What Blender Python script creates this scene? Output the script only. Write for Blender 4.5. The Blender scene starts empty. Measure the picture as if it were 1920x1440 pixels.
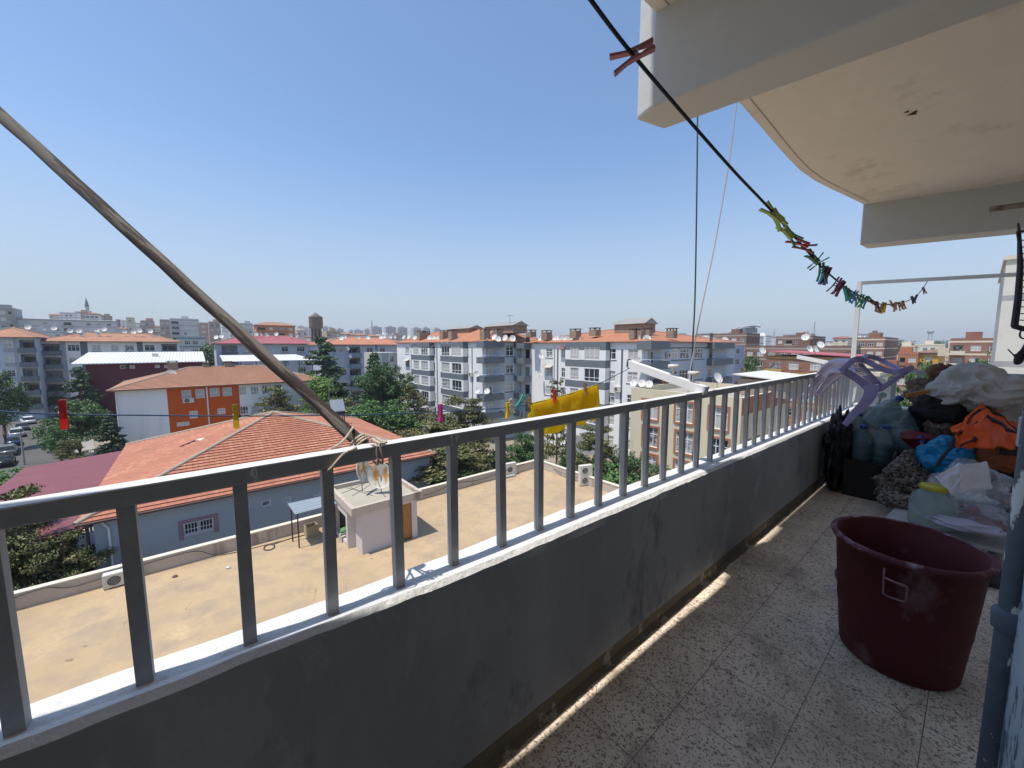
import bpy, bmesh, math, random
from math import sin, cos, pi, radians, sqrt, atan2
from mathutils import Vector, Matrix, noise
random.seed(7)
C = bpy.context
SC = C.scene
COL = SC.collection

# ------------------------------------------------------------------ camera, sky, sun, exposure
F_PX, PITCH = 725.0, radians(5.6)
cam_d = bpy.data.cameras.new('camera'); cam = bpy.data.objects.new('camera', cam_d); COL.objects.link(cam)
cam_d.sensor_fit = 'HORIZONTAL'; cam_d.sensor_width = 36.0; cam_d.lens = 36.0 * F_PX / 1920.0
cam_d.clip_start = 0.05; cam_d.clip_end = 20000
cam.location = (0, 0, 0); cam.rotation_euler = (pi / 2 - PITCH, 0, 0)
SC.camera = cam
SC.cycles.max_bounces = 14; SC.cycles.diffuse_bounces = 8
SUN_EL, SUN_AZ = radians(70.5), radians(-122.8)        # azimuth clockwise from +Y
w = bpy.data.worlds.new('World'); SC.world = w; w.use_nodes = True
wn = w.node_tree.nodes; wl = w.node_tree.links
bg = wn['Background']; sky = wn.new('ShaderNodeTexSky'); sky.sky_type = 'NISHITA'; sky.sun_disc = False
sky.sun_elevation = SUN_EL; sky.sun_rotation = SUN_AZ; sky.air_density = 1.0; sky.dust_density = .4; sky.ozone_density = 2.2; sky.altitude = 0
wtc = wn.new('ShaderNodeTexCoord'); wsx = wn.new('ShaderNodeSeparateXYZ'); wl.new(wtc.outputs['Generated'], wsx.inputs[0])
wmr = wn.new('ShaderNodeMapRange'); wmr.interpolation_type = 'SMOOTHSTEP'; wl.new(wsx.outputs[2], wmr.inputs[0]); wmr.inputs[1].default_value = -.05; wmr.inputs[2].default_value = .44; wmr.inputs[3].default_value = .95; wmr.inputs[4].default_value = .06
wmx = wn.new('ShaderNodeMix'); wmx.data_type = 'RGBA'; wl.new(wmr.outputs[0], wmx.inputs[0]); wtt = wn.new('ShaderNodeMix'); wtt.data_type = 'RGBA'; wtt.blend_type = 'MULTIPLY'; wtt.inputs[0].default_value = 1; wl.new(sky.outputs[0], wtt.inputs[6]); wtt.inputs[7].default_value = (.96, 1.05, 1.10, 1); wl.new(wtt.outputs[2], wmx.inputs[6]); wmx.inputs[7].default_value = (2.82, 3.12, 3.6, 1)      # pale dusty air low over the city
wl.new(wmx.outputs[2], bg.inputs[0]); bg.inputs[1].default_value = 0.15
sd = bpy.data.lights.new('sun', 'SUN'); sd.energy = 4.1; sd.angle = radians(0.5); sd.color = (1.0, 0.95, 0.87)
sun = bpy.data.objects.new('sun', sd); COL.objects.link(sun)
sdir = Vector((sin(SUN_AZ) * cos(SUN_EL), cos(SUN_AZ) * cos(SUN_EL), sin(SUN_EL)))
sun.rotation_euler = sdir.to_track_quat('Z', 'Y').to_euler()
SC.view_settings.view_transform = 'Standard'; SC.view_settings.look = 'None'
SC.view_settings.exposure = 0.25; SC.view_settings.gamma = 1.0; SC.view_settings.use_curve_mapping = False

# ------------------------------------------------------------------ the street grid: s along our balcony, t outward from it
GAZ = radians(50.4); ROT = pi / 2 - GAZ
DV = Vector((sin(GAZ), cos(GAZ), 0)); NV = Vector((-cos(GAZ), sin(GAZ), 0))
def world(p): return DV * p[0] + NV * p[1] + Vector((0, 0, p[2]))
def ray(x, y):
    a = (x - 960) / F_PX; d = (y - 720) / F_PX
    r = Vector((a, cos(PITCH) - d * sin(PITCH), -(d * cos(PITCH) + sin(PITCH))))
    return Vector((r.dot(DV), r.dot(NV), r.z))
def S(x, y, t=None, s=None, z=None, d=None):      # where a line of sight meets a plane of the grid
    r = ray(x, y)
    if t is not None: k = t / r.y
    elif s is not None: k = s / r.x
    elif z is not None: k = z / r.z
    else: k = d
    return r * k
GROUND = -15.2
HAZE = 0.0003

# ------------------------------------------------------------------ materials
MATS = {}
def nd(nt, typ, **kw):
    n = nt.nodes.new(typ)
    for k, v in kw.items():
        if k in n.inputs: n.inputs[k].default_value = v
        else: setattr(n, k, v)
    return n
def mixc(nt, fac, a, b, mode='MIX'):
    m = nt.nodes.new('ShaderNodeMix'); m.data_type = 'RGBA'; m.blend_type = mode
    for i, v in ((0, fac), (6, a), (7, b)):
        if hasattr(v, 'links'): nt.links.new(v, m.inputs[i])
        else: m.inputs[i].default_value = v if i == 0 else (*v[:3], 1)
    return m.outputs[2]
def ramp(nt, fac, lo, hi):
    r = nt.nodes.new('ShaderNodeMapRange'); nt.links.new(fac, r.inputs[0]); r.inputs[1].default_value = lo; r.inputs[2].default_value = hi
    return r.outputs[0]
def nz(nt, vec, scale, detail=4, rough=.6):
    n = nd(nt, 'ShaderNodeTexNoise', Scale=scale, Detail=detail, Roughness=rough); nt.links.new(vec, n.inputs['Vector']); return n.outputs[0]
def start(name, rough=.8, metallic=0.0):
    m = bpy.data.materials.new(name); m.use_nodes = True; nt = m.node_tree
    b = nt.nodes['Principled BSDF']; b.inputs['Roughness'].default_value = rough; b.inputs['Metallic'].default_value = metallic
    tc = nt.nodes.new('ShaderNodeTexCoord')
    return m, nt, b, tc
def bump(nt, b, h, strength=.3, dist=.02):
    n = nd(nt, 'ShaderNodeBump', Strength=strength, Distance=dist); nt.links.new(h, n.inputs['Height']); nt.links.new(n.outputs[0], b.inputs['Normal'])
def M(name, col, rough=.8, var=.25, scale=1.5, fine=14, bmp=.15, metallic=0.0, stain=None, stain_lo=.52, stain_hi=.75, streak=False, cracks=0, perobj=0.0, trans=0.0, alpha=1.0):
    if name in MATS: return MATS[name]
    m, nt, b, tc = start(name, rough, metallic)
    v = tc.outputs['Object']
    if streak:
        mp = nd(nt, 'ShaderNodeMapping'); mp.inputs['Scale'].default_value = (1, 1, .18); nt.links.new(v, mp.inputs[0]); sv = mp.outputs[0]
    else: sv = v
    n1 = nz(nt, sv, scale); n2 = nz(nt, v, fine, 5)
    lo = tuple(c * (1 - var) for c in col); hi = tuple(min(1, c * (1 + var * .6)) for c in col)
    c = mixc(nt, ramp(nt, n1, .3, .7), lo, hi)
    c = mixc(nt, ramp(nt, n2, .35, .7), c, tuple(x * (1 - var * .5) for x in col))
    if stain:
        n3 = nz(nt, sv, scale * 1.7 + .31, 6, .65)
        c = mixc(nt, ramp(nt, n3, stain_lo, stain_hi), c, stain)
    if cracks:
        sb = nd(nt, 'ShaderNodeMath', operation='SUBTRACT'); nt.links.new(nz(nt, v, cracks, 3, .45), sb.inputs[0]); sb.inputs[1].default_value = .5
        ab = nd(nt, 'ShaderNodeMath', operation='ABSOLUTE'); nt.links.new(sb.outputs[0], ab.inputs[0])
        gate = ramp(nt, nz(nt, v, cracks * .6 + .1, 2), .50, .62); fm = nd(nt, 'ShaderNodeMath', operation='MULTIPLY'); nt.links.new(ramp(nt, ab.outputs[0], .004, .0005), fm.inputs[0]); nt.links.new(gate, fm.inputs[1])
        c = mixc(nt, fm.outputs[0], c, tuple(x * .45 for x in col))
    if perobj:
        oi = nt.nodes.new('ShaderNodeObjectInfo'); h = nd(nt, 'ShaderNodeHueSaturation'); nt.links.new(c, h.inputs['Color'])
        mr = nt.nodes.new('ShaderNodeMapRange'); nt.links.new(oi.outputs['Random'], mr.inputs[0]); mr.inputs[3].default_value = 1 - perobj; mr.inputs[4].default_value = 1 + perobj
        nt.links.new(mr.outputs[0], h.inputs['Value']); c = h.outputs[0]
    nt.links.new(c, b.inputs['Base Color'])
    if bmp: bump(nt, b, n2, bmp)
    if trans: b.inputs['Transmission Weight'].default_value = trans; b.inputs['IOR'].default_value = 1.33
    if alpha < 1: b.inputs['Alpha'].default_value = alpha
    MATS[name] = m; return m
def mat_glass(name, dark, pale, thr=.55):
    m, nt, b, tc = start(name, .08)
    oi = nt.nodes.new('ShaderNodeObjectInfo')
    n = nz(nt, tc.outputs['Object'], 2.2, 2)
    mp = nd(nt, 'ShaderNodeMapping'); mp.inputs['Scale'].default_value = (9, 9, .15); nt.links.new(tc.outputs['Object'], mp.inputs[0])
    folds = nz(nt, mp.outputs[0], 2.0, 2)
    cur = mixc(nt, ramp(nt, folds, .35, .65), tuple(c * .7 for c in pale), pale)
    ad = nd(nt, 'ShaderNodeMath', operation='ADD'); nt.links.new(oi.outputs['Random'], ad.inputs[0]); 
    s2 = nd(nt, 'ShaderNodeMath', operation='MULTIPLY'); nt.links.new(n, s2.inputs[0]); s2.inputs[1].default_value = .5
    nt.links.new(s2.outputs[0], ad.inputs[1])
    c = mixc(nt, ramp(nt, ad.outputs[0], thr + .2, thr + .35), dark, cur)
    nt.links.new(c, b.inputs['Base Color']); MATS[name] = m; return m
def mat_tiles(name, col, pale, dark, bw=.3, bh=.36):
    m, nt, b, tc = start(name, .85)
    br = nd(nt, 'ShaderNodeTexBrick', Scale=1.0); br.offset = 0.0
    br.inputs['Brick Width'].default_value = bw; br.inputs['Row Height'].default_value = bh; br.inputs['Mortar Size'].default_value = .011; br.inputs['Mortar Smooth'].default_value = .3
    br.inputs['Bias'].default_value = -.35
    nt.links.new(tc.outputs['UV'], br.inputs['Vector'])
    br.inputs['Color1'].default_value = (*col, 1); br.inputs['Color2'].default_value = (*pale, 1); br.inputs['Mortar'].default_value = (*dark, 1)
    n = nz(nt, tc.outputs['Object'], .35, 5); n2 = nz(nt, tc.outputs['Object'], 3, 4)
    c = mixc(nt, ramp(nt, n, .35, .7), br.outputs[0], tuple(x * .8 for x in col))
    c = mixc(nt, ramp(nt, n2, .5, .8), c, tuple(x * .62 for x in col))
    nt.links.new(c, b.inputs['Base Color'])
    bump(nt, b, br.outputs['Fac'], -.5, .03); MATS[name] = m; return m
def mat_brick(name, col, col2, mortar):
    m, nt, b, tc = start(name, .9)
    mp = nd(nt, 'ShaderNodeMapping'); mp.inputs['Rotation'].default_value = (pi / 2, 0, 0)
    nt.links.new(tc.outputs['Object'], mp.inputs[0])
    sx = nt.nodes.new('ShaderNodeSeparateXYZ'); nt.links.new(tc.outputs['Object'], sx.inputs[0])
    a = nd(nt, 'ShaderNodeMath', operation='ADD'); nt.links.new(sx.outputs[0], a.inputs[0]); nt.links.new(sx.outputs[1], a.inputs[1])
    cx = nt.nodes.new('ShaderNodeCombineXYZ'); nt.links.new(a.outputs[0], cx.inputs[0]); nt.links.new(sx.outputs[2], cx.inputs[1])
    br = nd(nt, 'ShaderNodeTexBrick', Scale=1.0); br.inputs['Brick Width'].default_value = .4; br.inputs['Row Height'].default_value = .2; br.inputs['Mortar Size'].default_value = .02
    nt.links.new(cx.outputs[0], br.inputs['Vector'])
    br.inputs['Color1'].default_value = (*col, 1); br.inputs['Color2'].default_value = (*col2, 1); br.inputs['Mortar'].default_value = (*mortar, 1)
    n = nz(nt, tc.outputs['Object'], .5, 5)
    c = mixc(nt, ramp(nt, n, .35, .75), br.outputs[0], tuple(x * .7 for x in col))
    nt.links.new(c, b.inputs['Base Color']); MATS[name] = m; return m
def mat_corrugated(name, col, rough=.45, period=.2, metallic=.0, axis=0):
    m, nt, b, tc = start(name, rough, metallic)
    wv = nd(nt, 'ShaderNodeTexWave', Scale=1.0 / period / 1.0 * .314); wv.bands_direction = 'XYZ'[axis]
    nt.links.new(tc.outputs['Object'], wv.inputs[0])
    n = nz(nt, tc.outputs['Object'], .8, 5)
    c = mixc(nt, ramp(nt, n, .3, .7), tuple(x * .78 for x in col), col)
    c = mixc(nt, ramp(nt, wv.outputs['Fac'], 0, .35), tuple(x * .6 for x in col), c)
    nt.links.new(c, b.inputs['Base Color']); bump(nt, b, wv.outputs['Fac'], .6, .04); MATS[name] = m; return m
def mat_leaf(name, a, b_, yellow=None):
    m, nt, b, tc = start(name, .6)
    n = nz(nt, tc.outputs['Object'], 1.1, 3); oi = nt.nodes.new('ShaderNodeObjectInfo')
    n2 = nz(nt, tc.outputs['Object'], 7, 2)
    c = mixc(nt, ramp(nt, n, .32, .68), a, b_)
    c = mixc(nt, ramp(nt, n2, .45, .75), c, yellow or tuple(x * 1.5 for x in b_))
    h = nd(nt, 'ShaderNodeHueSaturation'); nt.links.new(c, h.inputs['Color'])
    mr = nt.nodes.new('ShaderNodeMapRange'); nt.links.new(oi.outputs['Random'], mr.inputs[0]); mr.inputs[3].default_value = .8; mr.inputs[4].default_value = 1.2
    ge = nt.nodes.new('ShaderNodeNewGeometry'); mi = nt.nodes.new('ShaderNodeMapRange'); nt.links.new(ge.outputs['Random Per Island'], mi.inputs[0]); mi.inputs[3].default_value = .55; mi.inputs[4].default_value = 1.5
    mm = nd(nt, 'ShaderNodeMath', operation='MULTIPLY'); nt.links.new(mr.outputs[0], mm.inputs[0]); nt.links.new(mi.outputs[0], mm.inputs[1])
    nt.links.new(mm.outputs[0], h.inputs['Value']); nt.links.new(h.outputs[0], b.inputs['Base Color'])
    b.inputs['Subsurface Weight'].default_value = 0
    MATS[name] = m; return m
def mat_floor():
    m, nt, b, tc = start('terrazzo', .55)
    v = tc.outputs['Object']
    mp = nd(nt, 'ShaderNodeMapping'); nt.links.new(v, mp.inputs[0])
    br = nd(nt, 'ShaderNodeTexBrick', Scale=1.0); br.offset = 0.0; br.inputs['Brick Width'].default_value = .3; br.inputs['Row Height'].default_value = .3
    br.inputs['Mortar Size'].default_value = .0016; br.inputs['Mortar Smooth'].default_value = .2
    mp.inputs['Location'].default_value = (.165, -.03, 0); nt.links.new(mp.outputs[0], br.inputs['Vector'])
    br.inputs['Color1'].default_value = (.88, .765, .62, 1); br.inputs['Color2'].default_value = (.82, .71, .565, 1); br.inputs['Mortar'].default_value = (.13, .11, .09, 1)
    c = br.outputs[0]
    wob = nd(nt, 'ShaderNodeTexNoise', Scale=60.0); nt.links.new(v, wob.inputs['Vector'])
    wv = mixc(nt, .02, v, wob.outputs['Color'])
    for sc, col, lo, hi, rnd in ((80, (.17, .14, .115), .31, .38, .45), (125, (.30, .20, .155), .34, .42, .55), (48, (.20, .16, .14), .20, .25, .35), (30, (.28, .17, .13), .2, .26, .25)):
        vo = nd(nt, 'ShaderNodeTexVoronoi', Scale=float(sc)); vo.inputs['Randomness'].default_value = 1; nt.links.new(wv, vo.inputs['Vector'])
        sep = nt.nodes.new('ShaderNodeSeparateColor'); nt.links.new(vo.outputs['Color'], sep.inputs[0])
        a = ramp(nt, vo.outputs['Distance'], hi, lo)
        g = nd(nt, 'ShaderNodeMath', operation='GREATER_THAN'); nt.links.new(sep.outputs[0], g.inputs[0]); g.inputs[1].default_value = 1 - rnd
        f = nd(nt, 'ShaderNodeMath', operation='MULTIPLY'); nt.links.new(a, f.inputs[0]); nt.links.new(g.outputs[0], f.inputs[1])
        f2 = nd(nt, 'ShaderNodeMath', operation='MULTIPLY'); nt.links.new(f.outputs[0], f2.inputs[0]); f2.inputs[1].default_value = .85
        c = mixc(nt, f2.outputs[0], c, col)
    d1 = nz(nt, v, 2.3, 6, .7); c = mixc(nt, ramp(nt, d1, .42, .85), c, (.27, .19, .13))
    d2 = nz(nt, v, 9, 6, .7); c = mixc(nt, ramp(nt, d2, .55, .85), c, (.11, .085, .07))
    nt.links.new(c, b.inputs['Base Color']); bump(nt, b, d2, .08, .01)
    MATS['terrazzo'] = m; return m
def mat_parapet():
    m, nt, b, tc = start('grey_blue_paint', .75)
    v = tc.outputs['Object']
    mp = nd(nt, 'ShaderNodeMapping'); mp.inputs['Scale'].default_value = (1, 1, .45); mp.inputs['Rotation'].default_value = (0, .5, 0); nt.links.new(v, mp.inputs[0])
    n1 = nz(nt, mp.outputs[0], 1.6, 6, .65); n2 = nz(nt, mp.outputs[0], 4.2, 7, .7); n3 = nz(nt, v, 40, 4)
    c = mixc(nt, ramp(nt, n1, .40, .60), (.27, .275, .28), (.37, .375, .38))
    c = mixc(nt, ramp(nt, n2, .56, .62), c, (.335, .34, .345))
    c = mixc(nt, ramp(nt, nz(nt, mp.outputs[0], 2.7, 6, .7), .58, .66), c, (.20, .205, .225))
    nt.links.new(c, b.inputs['Base Color']); bump(nt, b, mixc(nt, .5, n2, n3), .35, .012)
    MATS['grey_blue_paint'] = m; return m
def mat_flaky(name, base, flake, lo=.55, hi=.58, scale=3.0, zs=.5):
    m, nt, b, tc = start(name, .7)
    v = tc.outputs['Object']; mp = nd(nt, 'ShaderNodeMapping'); mp.inputs['Scale'].default_value = (1, 1, zs); nt.links.new(v, mp.inputs[0])
    n1 = nz(nt, mp.outputs[0], scale, 6, .65); n2 = nz(nt, v, 25, 4)
    f = ramp(nt, n1, lo, hi)
    c = mixc(nt, ramp(nt, n2, .3, .7), tuple(x * .82 for x in base), base)
    c = mixc(nt, f, c, flake); nt.links.new(c, b.inputs['Base Color']); bump(nt, b, f, .6, .006); MATS[name] = m; return m
def mat_camo(name, cols, scale=9):
    m, nt, b, tc = start(name, .9)
    v = tc.outputs['Object']; c = cols[0]
    for i, k in enumerate(cols[1:]):
        mp = nd(nt, 'ShaderNodeMapping'); mp.inputs['Location'].default_value = (i * 3.7, i * 1.3, i * 2.1); nt.links.new(v, mp.inputs[0])
        c = mixc(nt, ramp(nt, nz(nt, mp.outputs[0], scale * (1 + .3 * i), 3, .55), .53, .55), c, k)
    nt.links.new(c, b.inputs['Base Color']); bump(nt, b, nz(nt, v, 30, 4), .3, .01); MATS[name] = m; return m
def mat_film(name, col, alpha, rough=.12):
    m, nt, b, tc = start(name, rough)
    n = nz(nt, tc.outputs['Object'], 14, 4)
    mr = nt.nodes.new('ShaderNodeMapRange'); nt.links.new(n, mr.inputs[0]); mr.inputs[1].default_value = .3; mr.inputs[2].default_value = .7
    mr.inputs[3].default_value = alpha * .5; mr.inputs[4].default_value = min(1, alpha * 1.6)
    nt.links.new(mr.outputs[0], b.inputs['Alpha']); b.inputs['Base Color'].default_value = (*col, 1)
    bump(nt, b, n, .4, .01); MATS[name] = m; return m

# ------------------------------------------------------------------ mesh builder
class MB:
    def __init__(self): self.v = []; self.f = []; self.m = []; self.uv = {}; self.sm = []
    def add(self, pts, faces, m=0, smooth=False, uvs=None):
        o = len(self.v); self.v += [tuple(p) for p in pts]
        for i, fc in enumerate(faces):
            if uvs: self.uv[len(self.f)] = uvs[i]
            self.f.append([a + o for a in fc]); self.m.append(m); self.sm.append(smooth)
    def quad(self, a, b, c, d, m=0, uv=None): self.add([a, b, c, d], [(0, 1, 2, 3)], m, False, [uv] if uv else None)
    def poly(self, pts, m=0): self.add(pts, [tuple(range(len(pts)))], m)
    def box(self, x0, y0, z0, x1, y1, z1, m=0):
        self.hexa([(x0, y0, z0), (x1, y0, z0), (x1, y1, z0), (x0, y1, z0), (x0, y0, z1), (x1, y0, z1), (x1, y1, z1), (x0, y1, z1)], m)
    def hexa(self, p, m=0):
        self.add(p, [(3, 2, 1, 0), (4, 5, 6, 7), (0, 1, 5, 4), (1, 2, 6, 5), (2, 3, 7, 6), (3, 0, 4, 7)], m)
    def bar(self, a, b, wd, ht, m=0, up=(0, 0, 1)):
        a = Vector(a); b = Vector(b); d = (b - a).normalized(); u = Vector(up)
        if abs(d.dot(u)) > .98: u = Vector((1, 0, 0))
        sx = d.cross(u).normalized(); uz = sx.cross(d)
        P = []
        for q in (a, b):
            for i, j in ((-1, -1), (1, -1), (1, 1), (-1, 1)): P.append(q + sx * (wd / 2 * i) + uz * (ht / 2 * j))
        self.add(P, [(3, 2, 1, 0), (4, 5, 6, 7), (0, 1, 5, 4), (1, 2, 6, 5), (2, 3, 7, 6), (3, 0, 4, 7)], m)
    def tube(self, pts, r, n=8, m=0, cap=True, flat=1.0, up=(0, 0, 1)):
        pts = [Vector(p) for p in pts]; L = len(pts); P = []; u = Vector(up)
        for i, p in enumerate(pts):
            d = (pts[min(i + 1, L - 1)] - pts[max(i - 1, 0)]).normalized()
            sx = d.cross(u)
            if sx.length < .05: sx = d.cross(Vector((1, .3, 0)))
            sx.normalize(); uz = sx.cross(d)
            rr = r[i] if isinstance(r, (list, tuple)) else r
            for k in range(n):
                a = 2 * pi * k / n; P.append(p + sx * (rr * cos(a)) + uz * (rr * flat * sin(a)))
        F = [(i * n + k, i * n + (k + 1) % n, (i + 1) * n + (k + 1) % n, (i + 1) * n + k) for i in range(L - 1) for k in range(n)]
        self.add(P, F, m, True)
        if cap: self.add(P[:n], [tuple(reversed(range(n)))], m); self.add(P[-n:], [tuple(range(n))], m)
    def lathe(self, prof, c=(0, 0, 0), n=24, m=0, smooth=True):
        P = [(c[0] + r * cos(2 * pi * k / n), c[1] + r * sin(2 * pi * k / n), c[2] + z) for r, z in prof for k in range(n)]
        F = [(i * n + k, i * n + (k + 1) % n, (i + 1) * n + (k + 1) % n, (i + 1) * n + k) for i in range(len(prof) - 1) for k in range(n)]
        self.add(P, F, m, smooth)
    def facade(self, o, ux, uz, L, H, holes, depth, m=0, mr=None, matfn=None, uv=False):
        """rectangular wall from o along ux (L) and uz (H) with holes (x0,z0,x1,z1); outward normal = ux x uz"""
        o = Vector(o); ux = Vector(ux); uz = Vector(uz); nrm = ux.cross(uz)
        xs = sorted({0, L} | {h[0] for h in holes} | {h[2] for h in holes}); zs = sorted({0, H} | {h[1] for h in holes} | {h[3] for h in holes})
        if matfn: zs = sorted(set(zs) | set(matfn.zs)); xs = sorted(set(xs) | set(getattr(matfn, 'xs', [])))
        xs = [x for x in xs if -1e-6 <= x <= L + 1e-6]; zs = [z for z in zs if -1e-6 <= z <= H + 1e-6]
        P = lambda x, z, d=0: o + ux * x + uz * z - nrm * d
        for i in range(len(xs) - 1):
            for j in range(len(zs) - 1):
                cx = (xs[i] + xs[i + 1]) / 2; cz = (zs[j] + zs[j + 1]) / 2
                if any(h[0] < cx < h[2] and h[1] < cz < h[3] for h in holes): continue
                self.quad(P(xs[i], zs[j]), P(xs[i + 1], zs[j]), P(xs[i + 1], zs[j + 1]), P(xs[i], zs[j + 1]), matfn(cx, cz) if matfn else m)
        for x0, z0, x1, z1 in holes:
            q = m if mr is None else mr
            self.quad(P(x0, z0), P(x0, z1), P(x0, z1, depth), P(x0, z0, depth), q); self.quad(P(x1, z0), P(x1, z0, depth), P(x1, z1, depth), P(x1, z1), q)
            self.quad(P(x0, z0), P(x0, z0, depth), P(x1, z0, depth), P(x1, z0), q); self.quad(P(x0, z1), P(x1, z1), P(x1, z1, depth), P(x0, z1, depth), q)
    def mesh(self, name, mats):
        me = bpy.data.meshes.new(name); me.from_pydata(self.v, [], self.f)
        for x in (mats if isinstance(mats, (list, tuple)) else [mats]): me.materials.append(x)
        me.polygons.foreach_set('material_index', self.m); me.polygons.foreach_set('use_smooth', self.sm)
        if self.uv:
            ul = me.uv_layers.new(name='uv')
            for p in me.polygons:
                if p.index in self.uv:
                    for li, c in zip(p.loop_indices, self.uv[p.index]): ul.data[li].uv = c
        me.update(); return me
    def build(self, name, mats, parent=None, loc=None):
        o = bpy.data.objects.new(name, self.mesh(name, mats)); COL.objects.link(o)
        if parent: o.parent = parent
        if loc: o.location = loc
        return o
def part(name, me, parent, loc=(0, 0, 0), rz=0):
    o = bpy.data.objects.new(name, me); COL.objects.link(o); o.parent = parent; o.location = loc; o.rotation_euler = (0, 0, rz); return o
def tag(o, label, cat, group=None, kind=None):
    o['label'] = label; o['category'] = cat
    if group: o['group'] = group
    if kind: o['kind'] = kind
    return o
def thing(name, label, cat, p, group=None, rz=0, scale=1):
    o = bpy.data.objects.new(name, None); COL.objects.link(o); o.location = world(p); o.rotation_euler = (0, 0, ROT + rz); o.empty_display_size = .2
    if scale != 1: o.scale = (scale,) * 3
    return tag(o, label, cat, group)
def single(name, mb, mats, label, cat, p=(0, 0, 0), group=None, kind=None, rz=0):
    o = mb.build(name, mats); o.location = world(p); o.rotation_euler = (0, 0, ROT + rz)
    if kind == 'structure': o['kind'] = kind; return o
    return tag(o, label, cat, group, kind)
def copy_thing(o, label, p, rz=0, scale=None, group=None):
    c = o.copy(); COL.objects.link(c); c.location = world(p); c.rotation_euler = (0, 0, ROT + rz); c['label'] = label
    if group: c['group'] = group
    if scale: c.scale = (scale,) * 3
    kids = [k for k in bpy.data.objects if k.parent == o]
    for k in kids:
        d = k.copy(); COL.objects.link(d); d.parent = c
        for g in [g for g in bpy.data.objects if g.parent == k]:
            e = g.copy(); COL.objects.link(e); e.parent = d
    return c
def bevel(o, wd=.01, seg=2):
    b = o.modifiers.new('bevel', 'BEVEL'); b.width = wd; b.segments = seg; b.limit_method = 'ANGLE'; return o
def catmull(pts, n=8):
    pts = [Vector(p) for p in pts]; out = []
    for i in range(len(pts) - 1):
        p0 = pts[max(i - 1, 0)]; p1 = pts[i]; p2 = pts[i + 1]; p3 = pts[min(i + 2, len(pts) - 1)]
        for k in range(n):
            t = k / n; out.append(.5 * ((2 * p1) + (p2 - p0) * t + (2 * p0 - 5 * p1 + 4 * p2 - p3) * t * t + (3 * p1 - p0 - 3 * p2 + p3) * t ** 3))
    return out + [pts[-1]]
ORD = ['first', 'second', 'third', 'fourth', 'fifth', 'sixth', 'seventh', 'eighth', 'ninth', 'tenth', 'eleventh', 'twelfth', 'thirteenth', 'fourteenth', 'fifteenth', 'sixteenth', 'seventeenth', 'eighteenth', 'nineteenth', 'twentieth']
# ------------------------------------------------------------------ shared materials
white_paint = M('white_paint', (.70, .70, .69), .7, .12, 2, 30, .6, stain=(.6, .58, .54), stain_lo=.66, stain_hi=.9)
ceil_paint = M('ceiling_paint', (.74, .70, .63), .85, .10, 1.1, 12, .2, stain=(.44, .38, .31), stain_lo=.56, stain_hi=.80)
beam_paint = M('beam_paint', (.56, .565, .55), .8, .06, 1.2, 16, .15, stain=(.45, .44, .41), stain_lo=.62, stain_hi=.95)
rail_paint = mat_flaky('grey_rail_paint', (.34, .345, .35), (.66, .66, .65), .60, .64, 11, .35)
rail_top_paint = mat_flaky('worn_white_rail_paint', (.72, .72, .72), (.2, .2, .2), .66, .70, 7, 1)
skirt_mat = mat_flaky('dirty_skirting', (.15, .12, .085), (.33, .30, .26), .58, .62, 9, .6)
terrazzo = mat_floor(); parapet_mat = mat_parapet()
k = .9
FZ = -1.35; TI = .909; TL = -.668; TO = 1.075; TB = .995; SEND = 6.26

# ------------------------------------------------------------------ balcony shell
mb = MB(); mb.box(-3, -2.2, FZ - .16, SEND + .1, TI + .02, FZ)
single('balcony_floor', mb, terrazzo, '', '', kind='structure')

par = thing('parapet_wall', 'dark grey blue balcony parapet with a white sunlit top under the railing', 'parapet', (0, 0, 0))
def lerp_tab(s, tab):
    if s <= tab[0][0]: return tab[0][1]
    for (a, b), (c, d) in zip(tab, tab[1:]):
        if s <= c: return b + (d - b) * (s - a) / (c - a)
    return tab[-1][1]
DZ = [(-2.7, .027), (-.27, .02), (.22, 0), (.72, -.007), (1.53, -.011), (3.6, -.045), (5.6, -.072)]
LIP = [(-2.7, .03), (-.27, .03), (.22, .025), (.72, .012), (1.53, .002), (3.6, .0)]
def parapet_profile(mb, n=460):
    rnd = random.Random(3); P = []; s0, s1 = -3.0, SEND
    for i in range(n + 1):
        s = s0 + (s1 - s0) * i / n
        T_ = TL + lerp_tab(s, DZ); lp = lerp_tab(s, LIP); e = noise.noise(Vector((s * 3.1, 0, 0))) * .004 + noise.noise(Vector((s * 11, 5, 0))) * .003
        g = noise.noise(Vector((s * 4, 9, 0))) * .006
        pm_ = max(0, noise.noise(Vector((s * 1.7, 3, 0))) * 2.2 - .1); e += pm_ * (noise.noise(Vector((s * 38, 1, 0))) * .009 + noise.noise(Vector((s * 90, 1, 0))) * .005)
        rg = pm_ * (noise.noise(Vector((s * 30, 7, 0))) * .008 + noise.noise(Vector((s * 75, 4, 0))) * .005)
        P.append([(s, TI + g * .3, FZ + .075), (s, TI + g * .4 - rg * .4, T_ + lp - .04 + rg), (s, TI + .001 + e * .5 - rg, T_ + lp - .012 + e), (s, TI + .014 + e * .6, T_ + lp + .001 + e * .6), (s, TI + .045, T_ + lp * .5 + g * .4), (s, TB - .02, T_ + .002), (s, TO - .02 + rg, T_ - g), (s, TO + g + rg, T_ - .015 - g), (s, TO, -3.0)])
    return P
P = parapet_profile(mb)
body = MB(); top = MB()
for i in range(len(P) - 1):
    for j in range(8):
        q = [P[i][j], P[i + 1][j], P[i + 1][j + 1], P[i][j + 1]]
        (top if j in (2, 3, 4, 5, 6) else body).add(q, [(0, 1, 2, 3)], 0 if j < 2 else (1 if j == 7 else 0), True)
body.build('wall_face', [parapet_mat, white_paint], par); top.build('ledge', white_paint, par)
sk = MB()
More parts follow.
